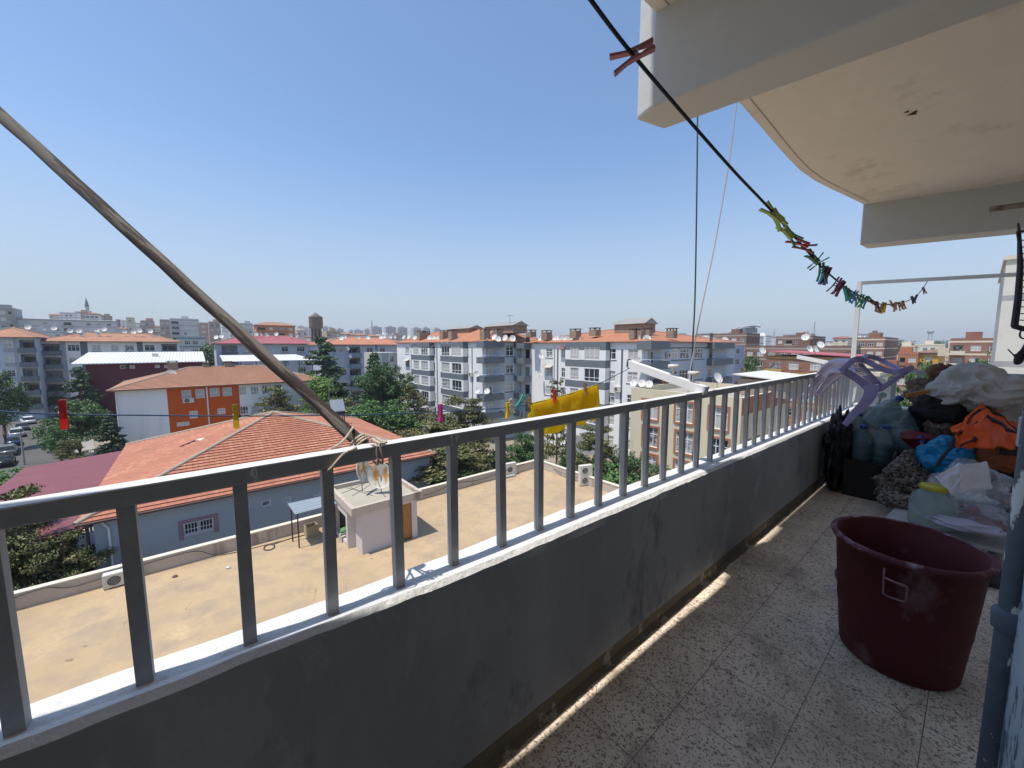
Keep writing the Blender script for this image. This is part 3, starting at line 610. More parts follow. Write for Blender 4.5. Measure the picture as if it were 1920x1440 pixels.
# low board table with the big jar
tz = FZ + .16
c1 = S(1655, 975, z=tz); c2 = S(1893, 1035, z=tz); c3 = S(1905, 945, z=tz); c4 = S(1700, 928, z=tz)
lt = thing('low_table', 'low white topped board table carrying the big jar and plastic bags', 'table', (c1.x, c1.y, FZ))
def rel(p, o): return (p.x - o[0], p.y - o[1], p.z - o[2])
O_ = (c1.x, c1.y, FZ); mb = MB()
q = [rel(p, O_) for p in (c1, c2, c3, c4)]
mb.hexa([(x, y, z - .022) for x, y, z in (q[3], q[2], q[1], q[0])] + [q[3], q[2], q[1], q[0]]) if False else mb.hexa([(x, y, z - .022) for x, y, z in q] + q)
mb.build('board', [M('white_board', (.55, .55, .53), .5, .15, 4, 20, .1, stain=(.3, .26, .2), stain_lo=.6, stain_hi=.8)], lt)
for i, (fx, fy) in enumerate(((.1, .12), (.9, .12), (.9, .85), (.12, .85))):
    a_ = Vector(q[0]).lerp(Vector(q[1]), fx); b_2 = Vector(q[3]).lerp(Vector(q[2]), fx); p = a_.lerp(b_2, fy)
    mb = MB(); mb.tube([(p.x, p.y, 0), (p.x, p.y, .138)], .028, 12); mb.build('leg', M('grey_leg', (.2, .2, .2), .4), lt)
# jar
jp = S(1746, 985, z=tz); jr = .117
jar = thing('water_jar', 'big clear plastic jar half full of water with a yellow lid', 'jar', (jp.x, jp.y, tz))
pet = M('clear_plastic', (.52, .62, .57), .05, .05, 8, 30, .02, alpha=.40); pet_blue = M('bluish_plastic', (.15, .24, .25), .08, .06, 8, 30, .1, alpha=.42)
water_m = M('jar_water', (.46, .52, .46), .04, .02, 8, 30, .0, alpha=.72)
jpf = [(0, .0), (jr * .9, 0), (jr, .014), (jr, .05), (jr * .985, .055), (jr, .06), (jr, .10), (jr * .985, .105), (jr, .11), (jr, .15), (jr * .99, .16), (jr * .86, .20), (jr * .6, .235), (jr * .56, .242), (jr * .56, .258)]
mb = MB(); n = 48
for r_, z in jpf: pass
P = []; 
for r_, z in jpf:
    for q_ in range(n):
        a = 2 * pi * q_ / n; rr_ = r_ * (1 + (.012 * cos(a * 24) if .15 < z < .22 else 0)); P.append((rr_ * cos(a), rr_ * sin(a), z))
mb.add(P, [(i * n + q_, i * n + (q_ + 1) % n, (i + 1) * n + (q_ + 1) % n, (i + 1) * n + q_) for i in range(len(jpf) - 1) for q_ in range(n)], 0, True); mb.build('shell', pet, jar)
mb = MB(); mb.lathe([(0, .006), (jr * .95, .006), (jr * .965, .015), (jr * .965, .118), (0, .118)], n=40); mb.build('water', water_m, jar)
mb = MB(); mb.lathe([(0, .275), (jr * .55, .275), (jr * .62, .27), (jr * .63, .25), (jr * .6, .248)], n=40); 
for i in range(24): a = 2 * pi * i / 24; mb.bar((jr * .625 * cos(a), jr * .625 * sin(a), .25), (jr * .63 * cos(a), jr * .63 * sin(a), .27), .006, .004)
mb.build('lid', M('yellow_lid', (.60, .50, .02), .35, .1, 8), jar)
# plunger-like stick
st0 = S(1748, 905, d=3.0) ; st1 = S(1727, 822, d=3.1)
stick = thing('stick_with_red_cone', 'bare wooden stick with a blue cap pushed into a red rubber cone', 'stick', st0)
mb = MB(); mb.tube([(0, 0, 0), tuple(st1 - st0)], .012, 10); mb.build('stick', wood, stick)
dv = (st1 - st0).normalized(); e = st1 - st0
mb = MB(); mb.tube([tuple(e - dv * .03), tuple(e + dv * .02)], [.022, .02], 14); mb.build('cap', M('blue_cap', (.015, .06, .32), .4, .1), stick)
crumple('cone', rel(S(1722, 828, d=3.16), st0), (.10, .10, .075), 3, M('dark_red_rubber', (.17, .008, .012), .6, .2), '', '', .3, 1.5, .5, 4, parent=stick, taper=-.6)

# crate with water bottles
black_pl = M('black_plastic', (.012, .012, .014), .45, .2, 6, 30, .1)
cp = FLOORP(1640, 905)
x0, y0 = 4.52, .06; x1, y1 = 5.05, .72
cr = thing('black_crate', 'black plastic crate in the corner packed with water bottles', 'crate', (x0, y0, FZ))
W_, D_, H_ = x1 - x0, y1 - y0, .33
mb = MB(); mb.box(0, 0, 0, W_, D_, .02); mb.build('base', black_pl, cr)
for (a, b) in (((0, 0, .02), (.02, D_, H_)), ((W_ - .02, 0, .02), (W_, D_, H_)), ((.02, 0, .02), (W_ - .02, .02, H_)), ((.02, D_ - .02, .02), (W_ - .02, D_, H_))):
    mb = MB(); mb.box(*a, *b); mb.build('side', black_pl, cr)
# black bag standing left of the crate
crumple('black_bag', (4.66, .79, FZ + .36), (.20, .10, .40), 9, M('black_bag_m', (.012, .012, .013), .35, .3, 5, 14, .9), 'shiny black bag standing against the parapet in the far corner', 'bag', .35, 2.1, .7, 5, .34)
btl_prof = [(0, .0), (.07, 0), (.082, .012), (.082, .06), (.077, .066), (.082, .072), (.082, .12), (.077, .126), (.082, .132), (.082, .19), (.077, .2), (.062, .235), (.03, .275), (.022, .285), (.022, .30)]
bmb = MB(); bmb.lathe(btl_prof, n=24); b_me = bmb.mesh('shell', pet_blue)
bmb = MB(); bmb.lathe([(.02, .29), (.026, .29), (.026, .318), (.0, .32)], n=18); cap_me = bmb.mesh('cap', M('blue_bottle_cap', (.012, .05, .30), .35, .1))
bmb = MB(); bmb.lathe([(0, .004), (.077, .004), (.079, .012), (.079, .15), (0, .15)], n=20); bw_me = bmb.mesh('water', M('bottle_water', (.05, .085, .08), .05, .05, alpha=.72))
def bottle(px, py, d, lab, tilt=(0, 0), full=True, sc=1.0):
    p = S(px, py, d=d); r = thing('water_bottle', lab, 'bottle', p, 'clear water bottles in the corner', scale=sc); r.rotation_euler = (tilt[0], tilt[1], ROT)
    part('shell', b_me, r); part('cap', cap_me, r)
    if full: part('water', bw_me, r)
DB = 3.45
for px, py, d, lab, tl, fu, sc in ((1614, 864, 3.55, 'full water bottle at the left end of the black crate', (0, 0), True, 1.05), (1652, 868, 3.48, 'full water bottle in the crate front, second from the left', (.05, -.05), True, 1.1), (1693, 866, 3.5, 'full water bottle in the crate in front of the red cone', (0, .05), True, 1.05),
    (1676, 774, 3.4, 'empty clear bottle lying upside down with its blue cap toward the floor', (pi - .45, .2), False, 1.2), (1632, 800, 3.55, 'empty crinkled bottle under the legs of the lilac chair', (.5, .4), False, 1.1), (1716, 815, 3.6, 'empty bottle lying on the crate beside the dark blue cloth', (1.2, .6), False, 1.05), (1655, 800, 3.75, 'empty bottle standing behind the upside down bottle', (.3, -.3), False, 1.0), (1606, 836, 3.7, 'full water bottle at the back behind the crate edge', (0, 0), True, 1.0)):
    bottle(px, py, d, lab, tl, fu, sc)
# bags, clothes
camo_d = mat_camo('green_camouflage', [(.13, .11, .065), (.05, .05, .03), (.22, .19, .13), (.035, .03, .02)], 9)
camo_l = mat_camo('pale_camouflage', [(.30, .26, .22), (.12, .09, .08), (.20, .16, .135), (.06, .048, .042)], 34)
p = FLOORP(1605, 912); crumple('camouflage_bag', (p.x + .06, p.y, FZ + .125), (.15, .18, .135), 2, camo_d, 'round green camouflage bag on the floor in the far corner', 'bag', .15, 1.5, .3, 5, .11)
p = S(1702, 900, d=3.05)
crumple('camouflage_jacket', S(1700, 896, d=3.1), (.12, .17, .22), 5, camo_l, 'crumpled pale camouflage jacket slumped beside the crate', 'jacket', .35, 2.3, .9, 5, rz=.5, taper=.5)
crumple('camouflage_cloth', S(1685, 940, d=2.9), (.10, .12, .07), 15, camo_l, 'loose camouflage cloth end spilling onto the board table', 'cloth', .25, 1.9, .5, 4)
sack_m = M('grey_sack', (.45, .44, .41), .8, .12, 5, 11, 1.0, stain=(.28, .25, .21), stain_lo=.56, stain_hi=.8)
crumple('woven_sack', S(1835, 738, d=3.15), (.33, .30, .23), 4, sack_m, 'big grey woven plastic sack on top of the heap', 'sack', .38, 1.35, .42, 6, rz=.3, ry=.25)
crumple('woven_sack', S(1885, 800, d=3.1), (.28, .26, .20), 24, sack_m, 'lower grey sack tucked behind the orange vest', 'sack', .28, 1.6, .5, 5)
crumple('brown_sack', S(1748, 745, d=3.5), (.27, .16, .12), 7, M('brown_cloth', (.24, .19, .14), .9, .3, 6, 14, .9), 'brown and grey sack slanting left of the grey sack', 'sack', .25, 1.8, .6, 5, rz=-.5, ry=.5)
crumple('brown_paper', S(1766, 700, d=3.45), (.10, .10, .09), 17, M('brown_paper_m', (.16, .09, .045), .8, .4, 8), 'crumpled brown paper on top of the brown sack', 'paper', .35, 2.2, .8, 4)
mb = MB(); mb.bar(S(1700, 741, d=3.3), S(1776, 728, d=3.25), .02, .03); single('orange_strip', mb, M('orange_wood', (.45, .20, .03), .6), 'flat orange strip lying across the brown sack', 'strip')
crumple('black_bag', S(1770, 768, d=3.3), (.26, .2, .15), 19, M('black_cloth', (.008, .008, .009), .9, .3), 'matt black bag lying under the grey sack', 'bag', .25, 1.5, .3, 5)
crumple('navy_cloth', S(1738, 800, d=3.5), (.14, .15, .16), 29, M('navy_cloth', (.012, .018, .04), .9, .3), 'dark navy cloth between the bottles and the patterned bag', 'cloth', .25, 1.5, .4, 4)
crumple('patterned_bag', S(1773, 800, d=3.25), (.13, .13, .13), 31, mat_camo('leaf_pattern', [(.17, .14, .10), (.07, .06, .04), (.26, .21, .17), (.20, .08, .07)], 30), 'small bag with a dense brown leaf pattern left of the orange vest', 'bag', .25, 1.6, .4, 4)
crumple('blue_bag', S(1778, 858, d=2.95), (.20, .16, .16), 37, M('bright_blue_cloth', (.012, .24, .46), .6, .2, 5, 13, .9), 'bright blue bag under the orange vest', 'bag', .22, 1.6, .5, 5, ry=.4)
# orange vest with dark straps
vc = S(1845, 800, d=2.85); vest = thing('orange_vest', 'bright orange high visibility vest with dark straps thrown over the heap', 'vest', vc)
def vest_pt(u, v):
    a = S(1783, 808, d=2.78).lerp(S(1846, 755, d=2.95), u) if u < .0 else None
    tl = S(1780, 806, d=2.85); tm = S(1844, 752, d=3.05); tr = S(1905, 806, d=2.95); bl_ = S(1792, 838, d=2.72); bmid = S(1842, 838, d=2.62); br = S(1900, 842, d=2.75)
    T_ = (tl.lerp(tm, u * 2) if u < .5 else tm.lerp(tr, u * 2 - 1)); B_ = (bl_.lerp(bmid, u * 2) if u < .5 else bmid.lerp(br, u * 2 - 1))
    p = T_.lerp(B_, v); bul = sin(pi * v) * .06
    return p + Vector((-.03 - bul * .6, -.01, bul * .5)) + Vector((noise.noise(Vector((u * 5, v * 4, 1))), noise.noise(Vector((u * 5, v * 4, 7))), noise.noise(Vector((u * 6, v * 5, 3))))) * .035 - vc
mb = MB(); nu, nv = 36, 24
mb.add([vest_pt(i / nu, j / nv) for i in range(nu + 1) for j in range(nv + 1)], [(i * (nv + 1) + j, (i + 1) * (nv + 1) + j, (i + 1) * (nv + 1) + j + 1, i * (nv + 1) + j + 1) for i in range(nu) for j in range(nv)], 0, True)
o = mb.build('vest_fabric', M('hi_vis_orange', (.78, .095, .005), .75, .1, 8, 13, .9), vest); so = o.modifiers.new('thick', 'SOLIDIFY'); so.thickness = .01
navy = M('navy_strap', (.012, .014, .025), .8)
for v0, vs in ((.25, .25), (.5, .2), (.95, .5)):
    mb = MB(); rws = []
    for i in range(25):
        u = .02 + .96 * i / 24 if v0 < .9 else .02 + .3 * i / 24
        vv = v0 - vs * (sin(pi * min(1, max(0, (u - .0)))) * .5)
        rws += [vest_pt(u, max(0, vv)) + Vector((-.012, -.006, .006)), vest_pt(u, min(1, vv + .085)) + Vector((-.012, -.006, .006))]
    mb.add(rws, [(2 * i, 2 * i + 2, 2 * i + 3, 2 * i + 1) for i in range(24)], 0, True); so = mb.build('strap', navy, vest).modifiers.new('thick', 'SOLIDIFY'); so.thickness = .004
mb = MB(); mb.tube(catmull([S(1789, 822, d=2.7) - vc, S(1783, 838, d=2.66) - vc, S(1768, 856, d=2.66) - vc, S(1756, 874, d=2.66) - vc], 5), .012, 6, flat=.3); mb.build('strap', navy, vest)
crumple('orange_bag', S(1870, 858, d=2.8), (.17, .18, .15), 41, M('dull_orange', (.30, .075, .02), .7, .3, 5, 40, .3), 'dull orange and black bag below the orange vest', 'bag', .2, 1.5, .45, 5, mats=[M('dull_orange', (.30, .075, .02)), M('charcoal_cloth', (.03, .03, .032), .8)], matfn=lambda p: 1 if (p.z > .05 and p.y < .0) or p.z < -.07 else 0)
# clear bag with paper
cb = S(1822, 915, d=2.62); bag = thing('clear_bag', 'clear plastic bag holding white paper and red things on the low table', 'bag', cb)
film = mat_film('clear_film', (.72, .72, .76), .26)
crumple('film', (0, 0, 0), (.17, .19, .19), 43, film, '', '', .3, 1.7, .6, 5, parent=bag)
mb = MB(); 
def sheet(pts_, mat, nm, par, o, n=10):
    a, b, c_, d_ = pts_; mb = MB()
    mb.add([a.lerp(b, i / n).lerp(d_.lerp(c_, i / n), j / n) - o + Vector((0, 0, .02 * noise.noise(Vector((i * .35, j * .35, 1))))) + Vector((-.02 * noise.noise(Vector((i * .3, j * .4, 5))), 0, 0)) for i in range(n + 1) for j in range(n + 1)], [(i * (n + 1) + j, (i + 1) * (n + 1) + j, (i + 1) * (n + 1) + j + 1, i * (n + 1) + j + 1) for i in range(n) for j in range(n)], 0, True)
    ob = mb.build(nm, mat, par); so = ob.modifiers.new('thick', 'SOLIDIFY'); so.thickness = .003; return ob
paper = M('white_paper', (.70, .69, .74), .8, .05, 4, 30, .2)
sheet([S(1752, 893, d=2.45), S(1800, 868, d=2.5), S(1802, 900, d=2.42), S(1785, 928, d=2.36)], paper, 'paper', bag, cb)
sheet([S(1800, 870, d=2.48), S(1850, 866, d=2.52), S(1860, 918, d=2.42), S(1795, 924, d=2.38)], paper, 'paper', bag, cb)
crumple('red_fruit', rel(S(1812, 955, d=2.5), cb), (.05, .06, .04), 45, M('red_stuff', (.25, .02, .02), .6), '', '', .2, 2, .3, 4, parent=bag)
b2 = S(1845, 975, d=2.4); bag2 = thing('clear_bag', 'flattened clear plastic bag with dark red contents at the table edge', 'bag', b2)
crumple('film', (0, 0, 0), (.13, .19, .085), 47, film, '', '', .3, 1.9, .6, 5, parent=bag2)
crumple('red_cloth', (.01, .02, -.02), (.09, .12, .035), 48, M('wine_cloth', (.16, .012, .03), .8), '', '', .3, 2, .4, 4, parent=bag2)
crumple('white_bag', S(1812, 985, d=2.35), (.09, .17, .03), 49, M('lilac_white_film', (.5, .48, .58), .4, .1, 6, 30, .3), 'flat white plastic bag lying on the table edge beside the jar', 'bag', .3, 2, .5, 4, rz=.1)
b3 = S(1886, 968, d=2.5); bt = thing('water_bottle', 'crushed clear bottle lying at the right end of the table', 'bottle', b3); bt.rotation_euler = (1.4, .5, ROT); part('shell', b_me, bt); part('cap', cap_me, bt)
crumple('rag_heap', S(1895, 925, d=2.7), (.13, .13, .07), 51, mat_camo('rag_colours', [(.30, .28, .20), (.12, .16, .10), (.35, .33, .28), (.2, .05, .07)], 12), 'pale green and cream rags left of the drainpipe', 'rags', .35, 2.4, .7, 5)
crumple('wine_rag', S(1903, 955, d=2.6), (.07, .08, .06), 53, M('wine_cloth', (.16, .012, .03), .8), 'dark red rag between the rags and the drainpipe', 'rag', .3, 2, .5, 4)
crumple('dark_bundle', S(1880, 885, d=2.9), (.22, .2, .12), 55, M('black_cloth', (.008, .008, .009)), 'black bundle below the orange and black bag', 'bundle', .25, 1.6, .3, 4)
mb = MB(); a = S(1903, 850, d=2.3); b = S(1950, 850, d=2.3); mb.box(0, -.18, -.085, .06, 0, .09); bevel(single('pale_box', mb, M('pale_grey_plastic', (.5, .53, .52), .4, .06), 'pale grey box at the right edge above the rags', 'box', (a.x, a.y, S(1903, 810, d=2.3).z)), .006)

# lilac chair hanging over the corner
lilac = M('lilac_plastic', (.25, .225, .40), .35, .08, 5, 50, .05)
co = S(1640, 700, d=3.3); ch = thing('lilac_chair', 'lilac plastic chair tipped over on the railing corner with its arms in the air', 'chair', co)
def ribbon(px, wd, nm, th=.009, n=6):
    pts = catmull([S(x, y, d=d) - co for x, y, d in px], n); mb = MB(); P = []
    L = len(pts)
    for i, p in enumerate(pts):
        d = (pts[min(i + 1, L - 1)] - pts[max(0, i - 1)]).normalized(); 
        view = (p + co).normalized(); sd = d.cross(view).normalized(); f = i / (L - 1)
        ww = (wd[0] * (1 - f) + wd[1] * f) / 2
        nn = sd.cross(d).normalized()
        for a_, b_ in ((-1, -1), (-.5, -1.7), (.5, -1.7), (1, -1), (1, 1), (-1, 1)): P.append(p + sd * ww * a_ + nn * (th / 2 * b_))
    F = [(i * 6 + q, i * 6 + (q + 1) % 6, (i + 1) * 6 + (q + 1) % 6, (i + 1) * 6 + q) for i in range(L - 1) for q in range(6)] + [tuple(range(5, -1, -1)), tuple(range((L - 1) * 6, L * 6))]
    mb.add(P, F, 0, False); return mb.build(nm, lilac, ch)
ribbon([(1577, 697, 3.2), (1590, 684, 3.2), (1604, 674, 3.2), (1622, 676, 3.2), (1645, 688, 3.15), (1668, 696, 3.1), (1690, 696, 3.05), (1711, 689, 3.05)], (.045, .04), 'armrest')
ribbon([(1615, 675, 3.4), (1626, 668, 3.5), (1645, 672, 3.5), (1665, 682, 3.45), (1685, 692, 3.3), (1700, 694, 3.15)], (.04, .035), 'armrest')
ribbon([(1711, 690, 3.05), (1690, 704, 3.08), (1668, 718, 3.1), (1650, 729, 3.12), (1634, 729, 3.14)], (.022, .05), 'armrest')
ribbon([(1580, 694, 3.2), (1600, 706, 3.2), (1618, 718, 3.18), (1630, 730, 3.16)], (.055, .06), 'seat_rim')
ribbon([(1634, 722, 3.15), (1632, 738, 3.12), (1622, 755, 3.08), (1602, 775, 3.02), (1584, 797, 2.97)], (.10, .035), 'leg')
ribbon([(1612, 681, 3.32), (1622, 692, 3.35), (1640, 710, 3.33), (1652, 722, 3.25)], (.03, .03), 'back_rim')
A_ = [S(1601, 690, d=3.22), S(1636, 722, d=3.2)]; B_ = [S(1618, 688, d=3.34), S(1650, 718, d=3.28)]
for i in range(11):
    f = (i + .5) / 11; p = A_[0].lerp(A_[1], f) - co; q = B_[0].lerp(B_[1], f) - co
    mb = MB(); mb.bar(p, q, .016, .008); mb.build('slat', lilac, ch)

# dishes, plants behind the far railing
# hanging drying rack at the right edge
purple = M('dark_purple_metal', (.022, .018, .035), .5)
ro = S(1906, 560, d=2.1); rk = thing('drying_rack', 'dark purple folded wire drying rack hanging at the upper right edge', 'rack', ro)
R_ = lambda x, y, d=2.1: S(x, y, d=d) - ro
mb = MB(); mb.tube([R_(1909, 418), R_(1911, 435), R_(1913, 500), R_(1909, 560), R_(1902, 612)], [.004, .007, .012, .014, .014], 8); mb.tube([R_(1907, 437), R_(1912, 470)], .004, 6); mb.build('frame', purple, rk)
mb = MB(); mb.tube([R_(1938, 418), R_(1938, 620)], .008, 8); mb.tube([R_(1902, 612), R_(1940, 622)], .014, 8); mb.tube([R_(1907, 435), R_(1940, 430)], .006, 8); mb.build('frame', purple, rk)
for i in range(13):
    y = 450 + i * 12.5; mb = MB(); mb.tube([R_(1911, y), R_(1938, y + 2)], .003, 6); mb.build('wire', purple, rk)
mb = MB(); mb.tube(catmull([R_(1915, 618), R_(1912, 628), R_(1916, 634), R_(1930, 636)], 5), .004, 6); mb.build('hook', purple, rk)
mb = MB(); mb.tube(catmull([R_(1930, 636), R_(1920, 655), R_(1908, 668), R_(1906, 680), R_(1914, 676), R_(1928, 655)], 5), .011, 8); mb.build('clip_bundle', purple, rk)
for i in range(3):
    mb = MB(); mb.tube(catmull([R_(1890 + i * 5, 655 + i * 5), R_(1899 + i * 4, 664 + i * 3), R_(1910, 664 + i * 4)], 4), .0025, 5); mb.build('wire', purple, rk)
mb = MB(); mb.tube(catmull([R_(1890, 655), R_(1897, 662), R_(1908, 676)], 4), .0025, 5); mb.build('wire', purple, rk)
# ------------------------------------------------------------------ ground and streets
def hill(x, y):
    r = sqrt(x * x + y * y); a = math.degrees(atan2(x, y)); h = 0
    if a < 2: f = min(1, (2 - a) / 28); h = f * min(1, max(0, (r - 150) / 260)) * 17
    h += min(1, max(0, (r - 500) / 1500)) * 11
    return h
mb = MB(); rs = [0, 12, 30, 55, 80, 110, 150, 190, 240, 300, 380, 480, 620, 900, 1400, 2200, 4000, 8000]; na = 96; P = []
for r in rs:
    for i in range(na): a = 2 * pi * i / na; x, y = r * sin(a), r * cos(a); P.append((x, y, GROUND + hill(x, y)))
mb.add(P, [(j * na + i, j * na + (i + 1) % na, (j + 1) * na + (i + 1) % na, (j + 1) * na + i) for j in range(len(rs) - 1) for i in range(na)], 0, True)
o = mb.build('ground', M('dry_earth', (.30, .25, .19), .95, .3, .08, 2, .3, stain=(.16, .17, .09), stain_lo=.5, stain_hi=.7)); o['kind'] = 'structure'
asphalt = M('asphalt', (.10, .098, .094), .9, .25, .3, 8, .2); paving = M('paving', (.30, .28, .25), .9, .2, .5, 6, .2)
def strip(name, pts, wd, z, mat):
    mb = MB(); pts = [Vector((p[0], p[1], 0)) for p in pts]; L = []
    for i, p in enumerate(pts):
        d = (pts[min(i + 1, len(pts) - 1)] - pts[max(0, i - 1)]).normalized(); sd = Vector((d.y, -d.x, 0)); L.append((p - sd * wd / 2, p + sd * wd / 2))
    for i in range(len(L) - 1): mb.quad((*L[i][0][:2], z), (*L[i][1][:2], z), (*L[i + 1][1][:2], z), (*L[i + 1][0][:2], z))
    o = mb.build(name, mat); o.rotation_euler = (0, 0, ROT); o['kind'] = 'structure'; return o
def G(x, y, z=GROUND): return S(x, y, z=z)
r0_ = G(18, 900); r1_ = G(62, 790); r2_ = G(88, 752)
strip('street', [r0_ + (r0_ - r1_) * .6, r0_, r1_, r2_, r2_ + (r2_ - r1_) * .8], 9, GROUND + .02, asphalt)
strip('pavement', [r0_ + (r0_ - r1_) * .6 + Vector((6, 0, 0)), r0_ + Vector((6, 0, 0)), r1_ + Vector((6, 1, 0)), r2_ + Vector((6, 1, 0))], 2.4, GROUND + .12, paving)
strip('yard', [Vector((14, 62, 0)), Vector((34, 62, 0))], 26, GROUND + .03, asphalt)

# ------------------------------------------------------------------ building kit
white_render = M('white_render', (.82, .81, .79), .85, .08, .25, 5, .15, stain=(.64, .63, .62), stain_lo=.55, stain_hi=.8, streak=True)
blue_and_shade_render = M('pale_blue_and_shade_render', (.47, .53, .60), .85, .08, .25, 5, .1, stain=(.40, .44, .5), stain_lo=.55, stain_hi=.8, streak=True)  # own colour of the blue blocks; on white block fronts it paints shade
grey_band = M('slate_band', (.15, .17, .19), .7, .12, .6, 8, .1); grey_mid = M('mid_grey_render', (.36, .38, .40), .85, .1, .3, 6, .1)
beige_render = M('beige_render', (.68, .60, .43), .9, .12, .35, 5, .2, stain=(.50, .43, .31), stain_lo=.56, stain_hi=.72, streak=True)
terracotta = M('terracotta_trim', (.42, .17, .09), .85, .12, .8, 8, .1); tan_render = M('tan_plaster', (.50, .43, .36), .9, .15, .5, 6, .25, stain=(.22, .17, .13), stain_lo=.56, stain_hi=.7, streak=True)
pink_render = M('pale_pink_render', (.58, .52, .50), .9, .12, .5, 6, .2, stain=(.40, .36, .34), stain_lo=.58, stain_hi=.78, streak=True)
pvc = M('white_pvc', (.78, .78, .77), .4, .04, 3, 10, 0); glass = mat_glass('window_glass', (.04, .05, .06), (.58, .57, .54), .36); glass_d = mat_glass('dark_glass', (.02, .024, .028), (.35, .35, .36), .75)
shade_wall = M('balcony_back_wall', (.48, .49, .50), .9, .1, .5, 6, .1); conc = M('raw_concrete', (.38, .35, .31), .95, .2, .5, 8, .3, stain=(.2, .18, .16), stain_lo=.6, stain_hi=.8)
tile_pale = mat_tiles('faded_roof_tiles', (.40, .20, .12), (.48, .27, .17), (.20, .09, .06), .3, .36)
tile_red = mat_tiles('orange_roof_tiles', (.44, .17, .10), (.58, .31, .18), (.16, .045, .03), .27, .34)
chim = M('chimney_plaster', (.30, .23, .17), .9, .2, 1, 10, .2)
WINS = {}
def window_meshes(w, h, mull, tr):
    kk = (round(w, 2), round(h, 2), mull, tr)
    if kk in WINS: return WINS[kk]
    f = .07; mb = MB(); y0, y1 = .0, .06
    mb.box(0, y0, 0, w, y1, f); mb.box(0, y0, h - f, w, y1, h); mb.box(0, y0, f, f, y1, h - f); mb.box(w - f, y0, f, w, y1, h - f)
    for i in range(1, mull): x = w * i / mull; mb.box(x - f / 2, y0 + .004, f, x + f / 2, y1, h - f)
    if tr: mb.box(f, y0 + .008, h * tr - f / 2, w - f, y1, h * tr + f / 2)
    pm = MB(); pm.quad((.02, .045, .02), (w - .02, .045, .02), (w - .02, .045, h - .02), (.02, .045, h - .02))
    WINS[kk] = (mb.mesh('window', pvc), pm.mesh('pane', glass)); return WINS[kk]
def put_window(root, p, rz, w, h, mull=2, tr=.66, trim=None, sill=False):
    a, b = window_meshes(w, h, mull, tr); o = part('window', a, root, p, rz); part('pane', b, o)
    if trim:
        mb = MB(); t_ = .18; y = -.13; mb.box(-t_, y, -t_, 0, y + .05, h + t_); mb.box(w, y, -t_, w + t_, y + .05, h + t_); mb.box(0, y, h, w, y + .05, h + t_); mb.box(-.0, y - .04, -t_, w, y + .05, 0)
        part('window_trim', mb.mesh('window_trim', trim), o)
    return o
class Bands:
    def __init__(s, fn, zs, xs=()): s.fn = fn; s.zs = list(zs); s.xs = list(xs)
    def __call__(s, x, z): return s.fn(x, z)
REC = .12
def walls(mb, x0, y0, x1, y1, z0, z1, fh=(), lh=(), mf=None, ml=None, m=0, top=True, bottom=False, mr=None, rh=()):
    W, D, H = x1 - x0, y1 - y0, z1 - z0
    mb.facade((x0, y0, z0), (1, 0, 0), (0, 0, 1), W, H, list(fh), REC, m, mr, mf)
    mb.facade((x0, y1, z0), (0, -1, 0), (0, 0, 1), D, H, list(lh), REC, m, mr, ml)
    mb.facade((x1, y0, z0), (0, 1, 0), (0, 0, 1), D, H, list(rh), REC, m, mr)
    mb.quad((x1, y1, z0), (x0, y1, z0), (x0, y1, z1), (x1, y1, z1), m)
    if top: mb.quad((x0, y0, z1), (x1, y0, z1), (x1, y1, z1), (x0, y1, z1), m)
    if bottom: mb.quad((x0, y0, z0), (x0, y1, z0), (x1, y1, z0), (x1, y0, z0), m)
def fwin(root, x0, y0, z0, u, z, w, h, **kw): return put_window(root, (x0 + u, y0 + REC - .06, z0 + z), 0, w, h, **kw)
def lwin(root, x0, y1, z0, u, z, w, h, **kw): return put_window(root, (x0 + REC - .06, y1 - u, z0 + z), -pi / 2, w, h, **kw)
